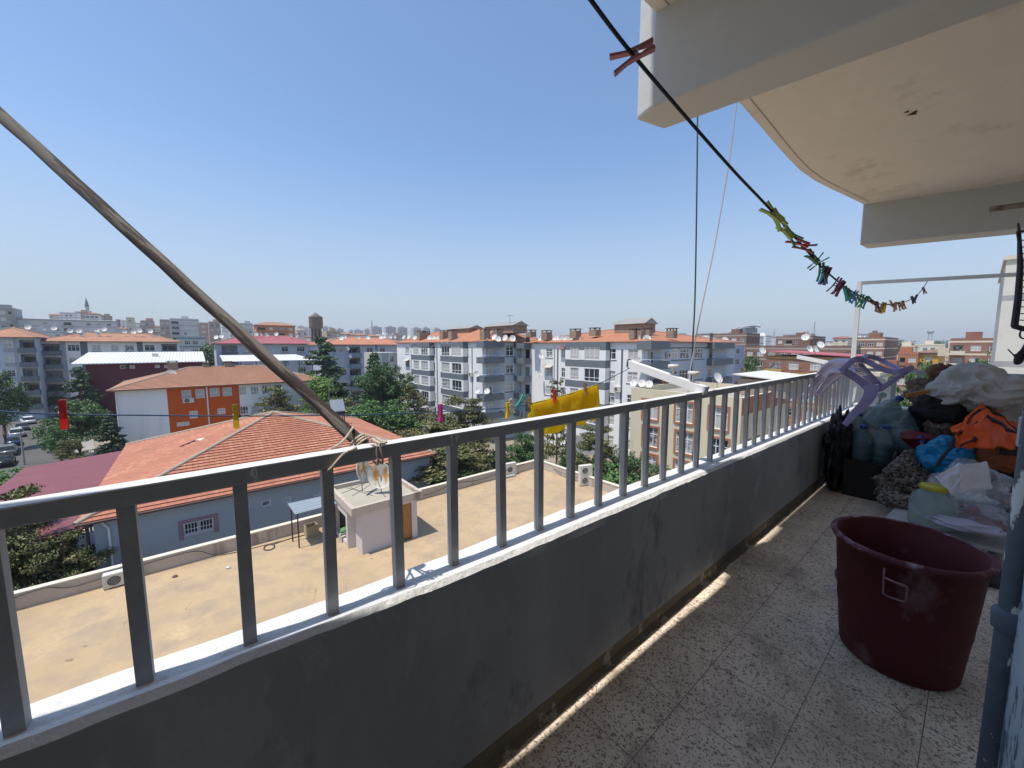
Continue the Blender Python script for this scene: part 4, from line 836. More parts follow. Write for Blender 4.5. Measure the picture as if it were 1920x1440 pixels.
def hip_roof(root, x0, y0, x1, y1, z, over, rise, mat, course=None, name='roof', thick=.12, gable=False, ridge_mat=None):
    x0 -= over; y0 -= over; x1 += over; y1 += over; mb = MB(); W, D = x1 - x0, y1 - y0
    if W >= D: r0, r1 = Vector((x0 + (0 if gable else D / 2), (y0 + y1) / 2, z + rise)), Vector((x1 - (0 if gable else D / 2), (y0 + y1) / 2, z + rise))
    else: r0, r1 = Vector(((x0 + x1) / 2, y0 + (0 if gable else W / 2), z + rise)), Vector(((x0 + x1) / 2, y1 - (0 if gable else W / 2), z + rise))
    A, B, C_, D_ = [Vector((x, y, z)) for x, y in ((x0, y0), (x1, y0), (x1, y1), (x0, y1))]
    if W >= D: faces = [(A, B, r1, r0), (C_, D_, r0, r1), (B, C_, r1, r1), (D_, A, r0, r0)]
    else: faces = [(A, B, r0, r0), (C_, D_, r1, r1), (B, C_, r1, r0), (D_, A, r0, r1)]
    for a, b, c, d in faces:
        ux = (b - a).normalized(); mid = (a + b) / 2; up = ((c + d) / 2 - mid); up -= ux * up.dot(ux); L = up.length; vz = up / L; nr = ux.cross(vz)
        n = max(1, int(L / course)) if course else 1
        for i in range(n):
            f0, f1 = i / n, (i + 1) / n
            p = [a.lerp(d, f0), b.lerp(c, f0), b.lerp(c, f1), a.lerp(d, f1)]
            up0 = nr * (.065 if course else 0)
            q = [p[0] + up0, p[1] + up0, p[2] + nr * (.012 if course else 0), p[3] + nr * (.012 if course else 0)]
            uvs = [((v - a).dot(ux), f * L if not course else (i + .02 + (.9 if j > 1 else 0)) * .34) for j, (v, f) in enumerate(zip(p, (f0, f0, f1, f1)))]
            mb.quad(*q, 0, uvs)
            if course: mb.quad(p[0], p[1], q[1], q[0], 0, [(0, .0), (0, .0), (0, .0), (0, .0)])
    mb.quad(A - Vector((0, 0, thick)), D_ - Vector((0, 0, thick)), C_ - Vector((0, 0, thick)), B - Vector((0, 0, thick)), 1)
    for a, b in ((A, B), (B, C_), (C_, D_), (D_, A)): mb.quad(a - Vector((0, 0, thick)), b - Vector((0, 0, thick)), b, a, 1)
    o = mb.build(name, [mat, M('roof_fascia', (.28, .15, .11), .8)], root)
    rm = MB()
    for a, b in [(r0, r1)] + ([] if gable else [(A, r0), (D_, r0), (B, r1), (C_, r1)] if W >= D else [(A, r0), (B, r0), (C_, r1), (D_, r1)]):
        if (b - a).length > .3: rm.tube([a + Vector((0, 0, .03)), b + Vector((0, 0, .03))], .13, 6)
    rm.build('ridge_tiles', ridge_mat or M('ridge_cement', (.36, .27, .21), .9, .2, 2, 9, .3), root); return o
def chimney(root, x, y, z, w=.7, h=1.6):
    mb = MB(); mb.box(x - w / 2, y - w / 2, z, x + w / 2, y + w / 2, z + h); c = mb.build('chimney', chim, root)
    mb = MB(); mb.box(x - w / 2 - .07, y - w / 2 - .07, z + h + .2, x + w / 2 + .07, y + w / 2 + .07, z + h + .3)
    for i in (-1, 1):
        for j in (-1, 1): mb.box(x + i * w * .4 - .06, y + j * w * .4 - .06, z + h, x + i * w * .4 + .06, y + j * w * .4 + .06, z + h + .2)
    mb.build('chimney_cap', M('chimney_cap', (.16, .12, .09), .9), c)
def base_of(p): return Vector((p[0], p[1], GROUND))

# ------------------------------------------------------------------ flat roofed neighbour with the stair hut
tan_roof = M('tan_screed', (.47, .34, .20), .95, .20, .35, 7, .35, stain=(.34, .255, .17), stain_lo=.44, stain_hi=.68, cracks=.5)
RZ = -9.6; X0, X1, Y0, Y1 = -6.0, 20.6, 1.3, 21.75
fb = thing('flat_roof_building', 'low neighbouring building with a bare tan flat roof and low plaster parapet', 'building', (X0, Y0, GROUND))
h_ = RZ - GROUND; W_, D_ = X1 - X0, Y1 - Y0
mb = MB(); mb.box(0, 0, 0, W_, D_, h_ - .02); mb.build('wall', tan_render, fb)
mb = MB(); mb.quad((0, 0, h_), (W_, 0, h_), (W_, D_, h_), (0, D_, h_)); mb.build('roof', tan_roof, fb)
cope = M('pale_coping', (.66, .60, .48), .9, .08, 1, 8, .2)
for nm, b in (('parapet', (-.2, D_ - .02, W_ + .2, D_ + .2)), ('parapet', (W_ + .0, .0, W_ + .2, D_ - .02)), ('parapet', (-.2, 0, .0, D_ - .02))):
    mb = MB(); mb.box(b[0], b[1], h_ - .3, b[2], b[3], h_ + .60, 0); p_ = mb.build(nm, tan_render, fb)
    mb = MB(); mb.box(b[0] - .03, b[1] - .03, h_ + .60, b[2] + .03, b[3] + .03, h_ + .65); mb.build('coping', cope, p_)
mb = MB(); cab = M('black_cable', (.05, .045, .04), .6)
def roof_cable(pts): return catmull([Vector((s, t, z)) for s, t, z in pts], 5)
mb.tube(roof_cable([(-5.9, 21.66, -9.15), (-4.8, 21.66, -9.0), (-4, 21.66, -9.25), (-2.2, 21.66, -9.1), (-.5, 21.66, -9.08), (.2, 21.6, -9.45), (.8, 21.5, -9.57), (3, 21.3, -9.58)]), .018, 5)
mb.tube(roof_cable([(8.6, 21.66, -9.1), (11, 21.66, -9.35), (13, 21.66, -9.1), (15, 21.66, -9.3), (18, 21.6, -9.05), (20.5, 21.6, -9.1), (20.5, 19, -9.3), (20.5, 17, -9.2)]), .018, 5)
single('roof_cable', mb, cab, 'black cables draped along the low tan roof parapet', 'cable')
mb = MB(); mb.tube([Vector((2.3 + .22 * cos(a * .5), 21.0 + .3 * sin(a * .5), RZ + .02)) for a in range(14)] , .03, 6)
mb.tube(roof_cable([(2.5, 21.2, RZ + .02), (3.2, 21.3, RZ + .03), (4.3, 21.2, RZ + .03)]), .02, 5); single('hose_loop', mb, cab, 'small loop of dark hose on the tan roof near the parapet', 'hose')
# stair hut
hb = S(680, 1040, z=RZ); HX, HY = hb.x, hb.y; HW, HD, HT = 2.75, 3.55, 1.98
hut = thing('stair_hut', 'small pinkish stair hut with concrete slab roof and brown door on the tan roof', 'hut', (HX, HY, RZ))
mb = MB(); dx0, dx1 = S(752, 1020, t=HY).x - HX, S(770, 1012, t=HY).x - HX
mb.facade((0, 0, 0), (1, 0, 0), (0, 0, 1), HW, HT, [(dx0, .0, dx1 + .1, 1.85)], .1)
mb.facade((HW, 0, 0), (0, 1, 0), (0, 0, 1), HD, HT, [], .1)
mb.facade((0, .95, 0), (0, -1, 0), (0, 0, 1), .95, HT, [], .1); mb.quad((0, .95, 0), (0, .95, HT), (-.55, .95, HT), (-.55, .95, 0)) if False else None
mb.quad((-.35, .95, 0), (0, .95, 0), (0, .95, HT), (-.35, .95, HT)); mb.facade((-.35, HD, 0), (0, -1, 0), (0, 0, 1), HD - .95, HT, [(.6, .2, HD - 1.2, 1.5)], .2)
mb.quad((HW, HD, 0), (-.35, HD, 0), (-.35, HD, HT), (HW, HD, HT)); mb.build('wall', pink_render, hut)
mb = MB(); mb.box(-.45, -.12, HT, HW + .25, HD + .05, HT + .14); mb.box(-.45, -.12, HT + .14, -.28, HD + .05, HT + .36); mb.box(HW + .08, -.12, HT + .14, HW + .25, HD + .05, HT + .36); mb.box(-.28, -.12, HT + .14, HW + .08, .05, HT + .36); mb.box(-.28, HD - .12, HT + .14, HW + .08, HD + .05, HT + .36)
mb.build('slab_roof', tan_render, hut)
mb = MB(); mb.quad((-.28, .05, HT + .15), (HW + .08, .05, HT + .15), (HW + .08, HD - .12, HT + .15), (-.28, HD - .12, HT + .15)); mb.build('roof_screed', M('grey_screed', (.42, .38, .30), .95, .2, .6, 8, .2), hut)
mb = MB(); mb.box(dx0, .06, 0, dx1 + .1, .1, 1.85); 
for i in range(3): mb.box(dx0 + .08, .05, .15 + i * .57, dx1 + .02, .06, .6 + i * .57)
d_ = mb.build('door', M('brown_door', (.33, .15, .04), .5, .2, 2, 20, .1), hut); mb = MB(); mb.box(dx0 - .12, -.015, 0, dx0, .1, 1.85); mb.build('door_frame', M('dark_frame', (.06, .02, .02), .6), d_)
mb = MB(); 
def hp(x, y): p = S(x, y, z=RZ + HT + .15); return (p.x, p.y, p.z + .01)
for a in (((628, 905), (650, 900), (668, 893)), ((640, 925), (660, 918), (690, 905), (705, 915)), ((650, 915), (690, 922), (715, 918)), ((660, 930), (690, 912), (695, 905)), ((632, 912), (650, 908), (668, 920), (700, 930))): mb.tube(catmull([hp(*q) for q in a], 4), .012, 4)
single('dish_cable', mb, cab, 'tangle of thin dish cables lying on the hut roof', 'cable')

# satellite dishes
dish_white = M('dish_white', (.66, .65, .62), .5, .08, 2, 12, .05, stain=(.5, .45, .38), stain_lo=.62, stain_hi=.85, perobj=.12); dish_metal = M('dish_metal', (.22, .22, .22), .5, .1, metallic=.4)
m, nt, b_, tc = start('rusty_dish', .7)
sx_ = nt.nodes.new('ShaderNodeSeparateXYZ'); nt.links.new(tc.outputs['Object'], sx_.inputs[0])
def mth(op, a, b=None, c=None):
    n_ = nt.nodes.new('ShaderNodeMath'); n_.operation = op
    for i, q in enumerate((a, b, c)):
        if q is None: continue
        if hasattr(q, 'links'): nt.links.new(q, n_.inputs[i])
        else: n_.inputs[i].default_value = q
    return n_.outputs[0]
two = mth('ABSOLUTE', mth('SUBTRACT', mth('ABSOLUTE', sx_.outputs[0]), .25)); two = mth('ADD', two, mth('MULTIPLY', mth('ABSOLUTE', sx_.outputs[2]), .35)); two = mth('ADD', two, mth('MULTIPLY', mth('SUBTRACT', nz(nt, tc.outputs['Object'], 5.0, 5), .5), .45))
c = mixc(nt, ramp(nt, two, .24, .10), (.64, .62, .53), (.56, .26, .07)); nt.links.new(c, b_.inputs['Base Color']); rust = m
def dish_me(r, mat):
    mb = MB(); prof = [(r * i / 7, -.22 * r * (1 - (i / 7) ** 2)) for i in range(8)]; prof += [(r * 1.02, .012), (r * 1.02, -.01)] + [(r * i / 7, -.22 * r * (1 - (i / 7) ** 2) - .02) for i in range(7, -1, -1)]
    n = 22; P = [(q * cos(2 * pi * k_ / n), -z, q * sin(2 * pi * k_ / n) * 1.06) for q, z in prof for k_ in range(n)]
    P = [(x, -y, z) for x, y, z in P]; 
    mb.add([(x, -y, z) for x, y, z in P], [(i * n + k_, (i + 1) * n + k_, (i + 1) * n + (k_ + 1) % n, i * n + (k_ + 1) % n) for i in range(len(prof) - 1) for k_ in range(n)], 0, True)
    return mb.mesh('reflector', mat)
def feed_me(r):
    mb = MB(); f = (0, -.75 * r, -.05 * r); mb.tube([(0, -.02, -r * .98), (0, -.6 * r, -.35 * r), f], .012 + r * .012, 6); mb.tube([(0, -.70 * r, -.06 * r), (0, -.9 * r, -.02 * r)], .035, 8); return mb.mesh('feed_arm', dish_metal)
def post_me(r):
    mb = MB(); mb.tube([(0, .10, -r * 2.0), (0, .10, -.05)], .025, 6); mb.tube([(0, .1, -.1), (0, .2 * r, -.1)], .04, 6); return mb.mesh('mount', dish_metal)
DM = {}
def dish(label, p, r=.45, rz=0, tilt=-.45, mat=None, group=None):
    kk = (r, mat.name if mat else 'w')
    if kk not in DM: DM[kk] = (dish_me(r, mat or dish_white), feed_me(r), post_me(r))
    d = thing('satellite_dish', label, 'satellite dish', p, group, rz)
    a = part('reflector', DM[kk][0], d); a.rotation_euler = (tilt, 0, 0); b = part('feed_arm', DM[kk][1], d); b.rotation_euler = (tilt, 0, 0); part('mount', DM[kk][2], d); return d
p = S(713, 892, t=HY + 1.35); dish('large rust streaked white satellite dish facing us on the stair hut roof', p, .62, -.62, -.05, rust)
p = S(681, 880, t=HY + 2.0); dish('rust streaked dish turned edge on behind the larger one on the hut', p, .58, .72, -.15, rust)
for px, py, t_ in ((713, 932, HY + 1.25), (684, 905, HY + 1.95)):
    q = S(px - 2, py - 8, z=RZ + HT + .15)
# shelter with blue grey sheet roof and clutter
sh = S(573, 1020, z=RZ); shel = thing('sheet_shelter', 'blue grey corrugated sheet shelter on thin dark posts beside the hut', 'shelter', (sh.x, sh.y, RZ))
q = [Vector(rel(S(x, y, z=z), (sh.x, sh.y, RZ))) for x, y, z in ((553, 964, -7.85), (632, 944, -7.85), (628, 925, -7.65), (539, 944, -7.65))]
mb = MB(); mb.hexa([v - Vector((0, 0, .03)) for v in q] + q); mb.build('roof_sheet', mat_corrugated('blue_sheet', (.30, .36, .40), .5, .22, axis=1), shel)
for v in (q[0] + Vector((.12, .1, 0)), q[3] + Vector((.12, -.1, 0)), q[1] + Vector((-.1, .1, 0))):
    mb = MB(); mb.tube([(v.x, v.y, 0), (v.x, v.y, v.z - .03)], .03, 6); mb.build('post', M('maroon_post', (.06, .015, .02), .6), shel)
CLUT = [((577, 1010), (.55, .5, .55), (.40, .32, .20), 'cardboard box leaning under the front of the sheet shelter', 'box'), ((590, 985), (.6, .5, .35), (.22, .27, .18), 'greenish box on top of the pile under the shelter', 'box'), ((641, 1018), (.5, .35, .3), (.45, .42, .35), 'pale box beside the hut corner holding green things', 'box')]
for (px, py), (a, b, c_), col, lab, cat in CLUT:
    p = S(px, py, z=RZ); mb = MB(); mb.box(0, 0, 0, a, b, .03); mb.box(0, 0, .03, .03, b, c_); mb.box(a - .03, 0, .03, a, b, c_); mb.box(.03, 0, .03, a - .03, .03, c_); mb.box(.03, b - .03, .03, a - .03, b, c_)
    single('storage_box', mb, M('box_' + lab.split()[0], col, .9, .2, 3, 20, .2), lab, cat, p, rz=.12)
crumple('clutter_bag', S(632, 985, z=RZ) + Vector((0, .3, .35)), (.45, .5, .5), 61, M('black_green_bag', (.035, .045, .035), .6, .4), 'dark bags piled between the shelter and hut', 'bags', .3, 2, .6, 4, .34)
crumple('green_bag', S(641, 1010, z=RZ) + Vector((.2, .15, .35)), (.22, .2, .14), 62, M('green_bag_m', (.12, .28, .10), .6, .3), 'small bright green bag in the pale box by the hut', 'bag', .3, 2, .6, 4)
# air conditioners
def ac(p, label, rz=0, w=.85, h=.6, fans=1, d=.32, group='outdoor air conditioner units'):
    r = thing('air_conditioner', label, 'air conditioner', p, group, rz); mb = MB(); mb.box(0, 0, .05, w, d, h); mb.box(.08, .02, 0, .14, d - .02, .05); mb.box(w - .14, .02, 0, w - .08, d - .02, .05)
    bevel(mb.build('case', M('ac_case', (.62, .58, .50), .5, .08), r), .012)
    n = fans
    for i in range(n):
        cz = .05 + (h - .05) * (i + .5) / n; rr_ = min(w * .55, (h - .05) / n) * .42; cx = w * .38
        mb = MB(); k_ = 20; mb.add([(cx, -.004, cz)] + [(cx + rr_ * cos(2 * pi * a / k_), -.004, cz + rr_ * sin(2 * pi * a / k_)) for a in range(k_)], [(0, 1 + a, 1 + (a + 1) % k_) for a in range(k_)])
        g = mb.build('fan_grille', M('fan_dark', (.09, .09, .09), .6), r)
        mb = MB()
        for q_ in (1, .7, .4): mb.tube([(cx + rr_ * q_ * cos(2 * pi * a / k_), -.012, cz + rr_ * q_ * sin(2 * pi * a / k_)) for a in range(k_ + 1)], .008, 4)
        for a in range(6): mb.bar((cx, -.012, cz), (cx + rr_ * cos(a * pi / 3), -.012, cz + rr_ * sin(a * pi / 3)), .008, .008)
        mb.build('grille_wire', M('grille_wire', (.4, .38, .34), .5), g)
    return r
ac(Vector((-3.25, 21.3, RZ)), 'cream air conditioner unit at the left end of the tan roof parapet')
ac(S(949, 894, z=RZ), 'small air conditioner on a grey block by the middle of the far parapet', -.15, .9, .95)
ac(S(1088, 913, z=RZ), 'tall cream air conditioner with two fans in the right roof corner', -.35, .95, 1.45, 2)
mb = MB(); p = S(946, 897, z=RZ); mb.box(0, -.1, 0, .9, .3, .12); single('concrete_block', mb, conc, 'low grey block under the small roof air conditioner', 'block', p, rz=-.15)
for i, (x, y, c) in enumerate(((300, 1060, (.6, .58, .52)), (428, 1066, (.7, .68, .62)), (328, 1082, (.15, .1, .08)))):
    crumple('roof_litter', S(x, y, z=RZ) + Vector((0, 0, .04)), (.09, .07, .06), 70 + i, M('litter_%s' % 'abc'[i], c, .8), ('short pale pipe stub near the parapet base', 'small white scrap lying on the open tan roof', 'small dark scrap on the tan roof near the left air conditioner')[i], 'litter', .3, 2, .5, 3)
# ------------------------------------------------------------------ big orange tiled hall next door
TZ = -8.3; ta = S(140, 985, z=TZ); tb_ = S(807, 844, z=TZ)
TX0, TY0 = ta.x, ta.y; TX1 = tb_.x; TW = TX1 - TX0; TD = 19.2
hall = thing('tiled_hall', 'large low hall with an orange tiled hip roof and blue grey walls', 'building', (TX0 + .5, TY0 + .5, GROUND))
HH = TZ - GROUND; bluegrey = M('blue_grey_wall', (.40, .44, .47), .85, .1, .4, 6, .15)
hw = []
for x0, y0, x1, y1, kind in ((345, 970, 400, 1005, 'b'), (459, 945, 469, 955, 's'), (490, 936, 508, 952, 's'), (530, 930, 546, 945, 's'), (588, 922, 602, 932, 's')):
    a = S(x0, y1, t=TY0 + .5); b = S(x1, y0, t=TY0 + .5); hw.append((a.x - TX0 - .5, a.z - GROUND, b.x - TX0 - .5, b.z - GROUND, kind))
mb = MB(); walls(mb, 0, 0, TW - 1, TD - 1, 0, HH - .12, [h[:4] for h in hw]); mb.build('wall', bluegrey, hall)
for x0, z0, x1, z1, kd in hw:
    o = fwin(hall, 0, 0, 0, x0, z0, x1 - x0, z1 - z0, mull=2 if kd == 'b' else 1, tr=0)
    if kd == 'b':
        mb = MB(); w_, h2 = x1 - x0, z1 - z0
        for i in range(10): mb.box(w_ * (i + .5) / 10 - .012, -.14, -.02, w_ * (i + .5) / 10 + .012, -.11, h2 + .02)
        for z in (0, h2 * .5, h2): mb.box(0, -.145, z - .015, w_, -.14, z + .015)
        part('grille', mb.mesh('grille', pvc), o); mb = MB(); t_ = .2
        mb.box(-t_, -.09, -t_, 0, -.05, h2 + t_); mb.box(w_, -.09, -t_, w_ + t_, -.05, h2 + t_); mb.box(0, -.09, h2, w_, -.05, h2 + t_); part('window_trim', mb.mesh('window_trim', M('mauve_trim', (.34, .22, .25), .8)), o)
hip_roof(hall, 0, 0, TW - 1, TD - 1, HH, .5, 3.0, tile_red, .34, ridge_mat=M('ridge_grey', (.36, .30, .23), .9, .2, 2, 9, .3))
mb = MB(); mb.tube([(.25, -.06, HH - .2), (.5, -.06, HH - .6), (.5, -.06, 0)], .06, 8); mb.build('downpipe', pvc, hall)
mb = MB(); mb.tube([(-.5, -.54, HH - .05), (TW - .5, -.54, HH - .05)], .07, 6); mb.build('gutter', M('dark_gutter', (.10, .05, .04), .6), hall)
p = S(620, 808, t=TY0 + 8.2); rv = thing('roof_pole', 'thin antenna pole standing on a pale patch of the tiled hall roof', 'pole', p)
mb = MB(); mb.tube([(0, 0, 0), (0, 0, 4.4)], .03, 6); mb.build('pole', dish_metal, rv); mb = MB(); mb.lathe([(.4, -.05), (.2, .08), (.05, .2)], n=12); mb.build('base', cope, rv)
mb = MB(); a = S(338, 838, z=TZ + 1.2); b = S(366, 826, z=TZ + 1.5); mb.bar(a, b, .16, .1); single('loose_board', mb, M('dark_board', (.12, .05, .05), .8), 'dark loose board lying on the left slope of the tiled roof', 'board')
crumple('roof_debris', S(379, 824, z=TZ + 1.55) , (.35, .3, .1), 80, cope, 'pale broken tile pieces lying near the dark board', 'debris', .3, 2, .6, 3)
p = S(636, 790, z=TZ + 1.4); so_ = thing('solar_panel', 'small grey solar panel on legs at the right end of the tiled roof', 'solar panel', p)
mb = MB(); mb.hexa([(-.6, 0, .9), (.6, 0, .9), (.6, .7, 1.9), (-.6, .7, 1.9), (-.6, 0, .95), (.6, 0, .95), (.6, .7, 1.95), (-.6, .7, 1.95)]); mb.build('panel', M('panel_grey', (.3, .34, .38), .3), so_)
for x in (-.5, .5): mb = MB(); mb.tube([(x, .1, -.4), (x, .1, 1.0)], .04, 5); mb.tube([(x, .6, -.2), (x, .6, 1.75)], .04, 5); mb.build('leg', M('maroon_post', (.06, .015, .02)), so_)
# maroon sheet shed left of it
q = [S(x, y, z=z) for x, y, z in ((143, 997, -8.75), (40, 1022, -9.3), (-14, 940, -9.3), (55, 874, -9.3), (206, 846, -8.75))]
shed = thing('maroon_shed', 'open shed with a maroon corrugated sheet roof left of the tiled hall', 'shed', base_of(q[1]))
oo = base_of(q[1]); mb = MB(); sl = -.10
xs_l, xs_r = -10.2, q[0].x + .55; yb, yf = q[4].y - .3, q[0].y + .3
def shz(x): return -8.72 + (x - xs_r) * .07
mb.hexa([rel(Vector((x, y, shz(x) - .05)), oo) for x, y in ((xs_l, yf), (xs_r, yf), (xs_r, yb), (xs_l, yb))] + [rel(Vector((x, y, shz(x))), oo) for x, y in ((xs_l, yf), (xs_r, yf), (xs_r, yb), (xs_l, yb))])
mb.build('roof', mat_corrugated('maroon_sheet', (.235, .065, .075), .55, .3, axis=1), shed)
for x in (xs_l + .3, (xs_l + xs_r) / 2, xs_r - .3):
    for y in (yf + .3, (yf + yb) / 2, yb - .3): mb = MB(); mb.tube([rel(Vector((x, y, GROUND)), oo), rel(Vector((x, y, shz(x) - .05)), oo)], .07, 6); mb.build('post', dish_metal, shed)
mb = MB(); p = [rel(Vector((xs_l + .4, y, z)), oo) for y, z in ((yf + 4, GROUND), (yb, GROUND), (yb, -11.5), (yf + 4, -11.5))]; mb.box(p[0][0], p[0][1], 0, p[0][0] + .2, p[1][1], 2.4); mb.build('wall', conc, shed)

# ------------------------------------------------------------------ orange and white school
ST = 75.0; SZ = -6.0; sa = S(215, 735, t=ST); sx1 = S(600, 720, t=ST).x; SX0 = sa.x
sch = thing('school_building', 'two storey school with an orange centre, white wings and faded tile roof', 'building', (SX0, ST, GROUND)); SH = SZ - GROUND
orange = M('orange_render', (.58, .095, .004), .85, .08, .4, 6, .1)
XO0, XO1 = S(313, 740, t=ST).x - SX0, S(448, 730, t=ST).x - SX0
wl_ = [(341, 358, 731, 748), (367, 383, 729, 747), (394, 411, 727, 744), (418, 434, 726, 743), (356, 370, 770, 785), (408, 422, 765, 777), (449, 462, 725, 741), (471, 485, 724, 740), (492, 505, 722, 739), (515, 528, 721, 737), (451, 465, 761, 777), (473, 487, 759, 775), (495, 508, 757, 773)]
hh = []
for x0, x1, y0, y1 in wl_:
    a = S(x0, y1, t=ST); b = S(x1, y0, t=ST); hh.append((a.x - SX0, a.z - GROUND, b.x - SX0, b.z - GROUND))
mb = MB(); walls(mb, 0, 0, sx1 - SX0, 16, 0, SH - .12, hh, mf=Bands(lambda x, z: 1 if XO0 < x < XO1 else 0, [], [XO0, XO1])); mb.build('wall', [white_render, orange], sch)
for i, (x0, z0, x1, z1) in enumerate(hh):
    o = fwin(sch, 0, 0, 0, x0, z0, x1 - x0, z1 - z0, mull=3, tr=.4)
    if i < 4:
        mb = MB(); w_, h2 = x1 - x0, z1 - z0
        for j in range(8): mb.box(w_ * (j + .5) / 8 - .02, -.1, 0, w_ * (j + .5) / 8 + .02, -.06, h2)
        part('grille', mb.mesh('grille', pvc), o)
hip_roof(sch, 0, 0, sx1 - SX0, 16, SH, .7, 2.5, tile_pale, .5)
mb = MB(); x = S(388, 735, t=ST).x - SX0; mb.tube([(x, -.08, SH - .2), (x, -.08, 0)], .1, 6); mb.build('downpipe', pvc, sch); mb = MB(); x = S(218, 745, t=ST).x - SX0; mb.tube([(x, -.08, SH - .2), (x, -.08, 0)], .08, 6); mb.build('downpipe', pvc, sch)
a = S(332, 800, t=ST); b = S(355, 790, t=ST); mb = MB(); mb.box(a.x - SX0, -.06, a.z - GROUND, b.x - SX0, -.01, b.z - GROUND); mb.build('sign_board', M('cream_board', (.6, .57, .5), .8), sch)
for px, py, w_ in ((324, 680, 1.3), (387, 683, .8), (428, 680, 1.1)):
    p = S(px, py + 8, t=ST + 8.2); chimney(sch, p.x - SX0, 8.2, p.z - GROUND - .8, w_, 1.5)
ac(S(343, 756, t=ST) + Vector((0, -.45, 0)), 'air conditioner hung under the first barred window of the orange school wall', 0, 1.3, .75)
dish('white dish standing on the faded tile roof of the orange school', S(319, 703, t=ST + 5), .8, -.2)

# maroon hall with white sheet roof
mt_ = 100.0; a = S(160, 683, t=mt_); b = S(378, 677, t=mt_); mh = thing('maroon_hall', 'plain maroon hall with a bright white sheet roof behind the school', 'building', (a.x, mt_, GROUND))
mw = b.x - a.x; mH = a.z - GROUND; hh = []
for x, y in ((230, 688), (248, 688), (295, 687), (312, 687)): c = S(x, y, t=mt_); hh.append((c.x - a.x - .35, c.z - GROUND - .3, c.x - a.x + .35, c.z - GROUND + .3))
mb = MB(); walls(mb, 0, 0, mw, 14, 0, mH, hh); mb.build('wall', M('maroon_render', (.135, .035, .045), .85, .1, .3, 6, .1), mh)
for h in hh: fwin(mh, 0, 0, 0, h[0], h[1], .7, .6, mull=1, tr=0)
zt = S(165, 662, t=mt_ + 15).z - a.z; whs = mat_corrugated('white_sheet', (.80, .80, .79), .4, .5, axis=0)
mb = MB(); mb.hexa([(-1.6, -1, mH), (mw + .6, -1, mH), (mw + .6, 15, mH + zt), (-1.6, 15, mH + zt), (-1.6, -1, mH + .15), (mw + .6, -1, mH + .15), (mw + .6, 15, mH + zt + .15), (-1.6, 15, mH + zt + .15)]); mb.build('roof', whs, mh)
mb = MB(); mb.box(mw * .52, 7, mH + zt * .5, mw * .58, 7.8, mH + zt * .5 + .8); mb.build('roof_vent', cope, mh)
ct = 96.0; a = S(418, 678, t=ct); b = S(591, 676, t=ct); zt = S(420, 666, t=ct + 10).z
cn = thing('white_canopy', 'long white sheet canopy on posts behind the school', 'canopy', (a.x, ct, GROUND)); cw = b.x - a.x; ch_ = a.z - GROUND
mb = MB(); z2 = zt - GROUND; mb.hexa([(0, 0, ch_ - .1), (cw, 0, ch_ - .1), (cw - 2, 10, z2 - .1), (0, 10, z2 - .1), (0, 0, ch_), (cw, 0, ch_), (cw - 2, 10, z2), (0, 10, z2)]); mb.build('roof', whs, cn)
for i in range(7): mb = MB(); mb.tube([(cw * (i + .1) / 6.3, .4, 0), (cw * (i + .1) / 6.3, .4, ch_ - .1)], .12, 6); mb.build('post', dish_metal, cn)
mb = MB(); mb.box(1, 9, 0, cw - 2, 9.3, 4); mb.build('back_wall', conc, cn)

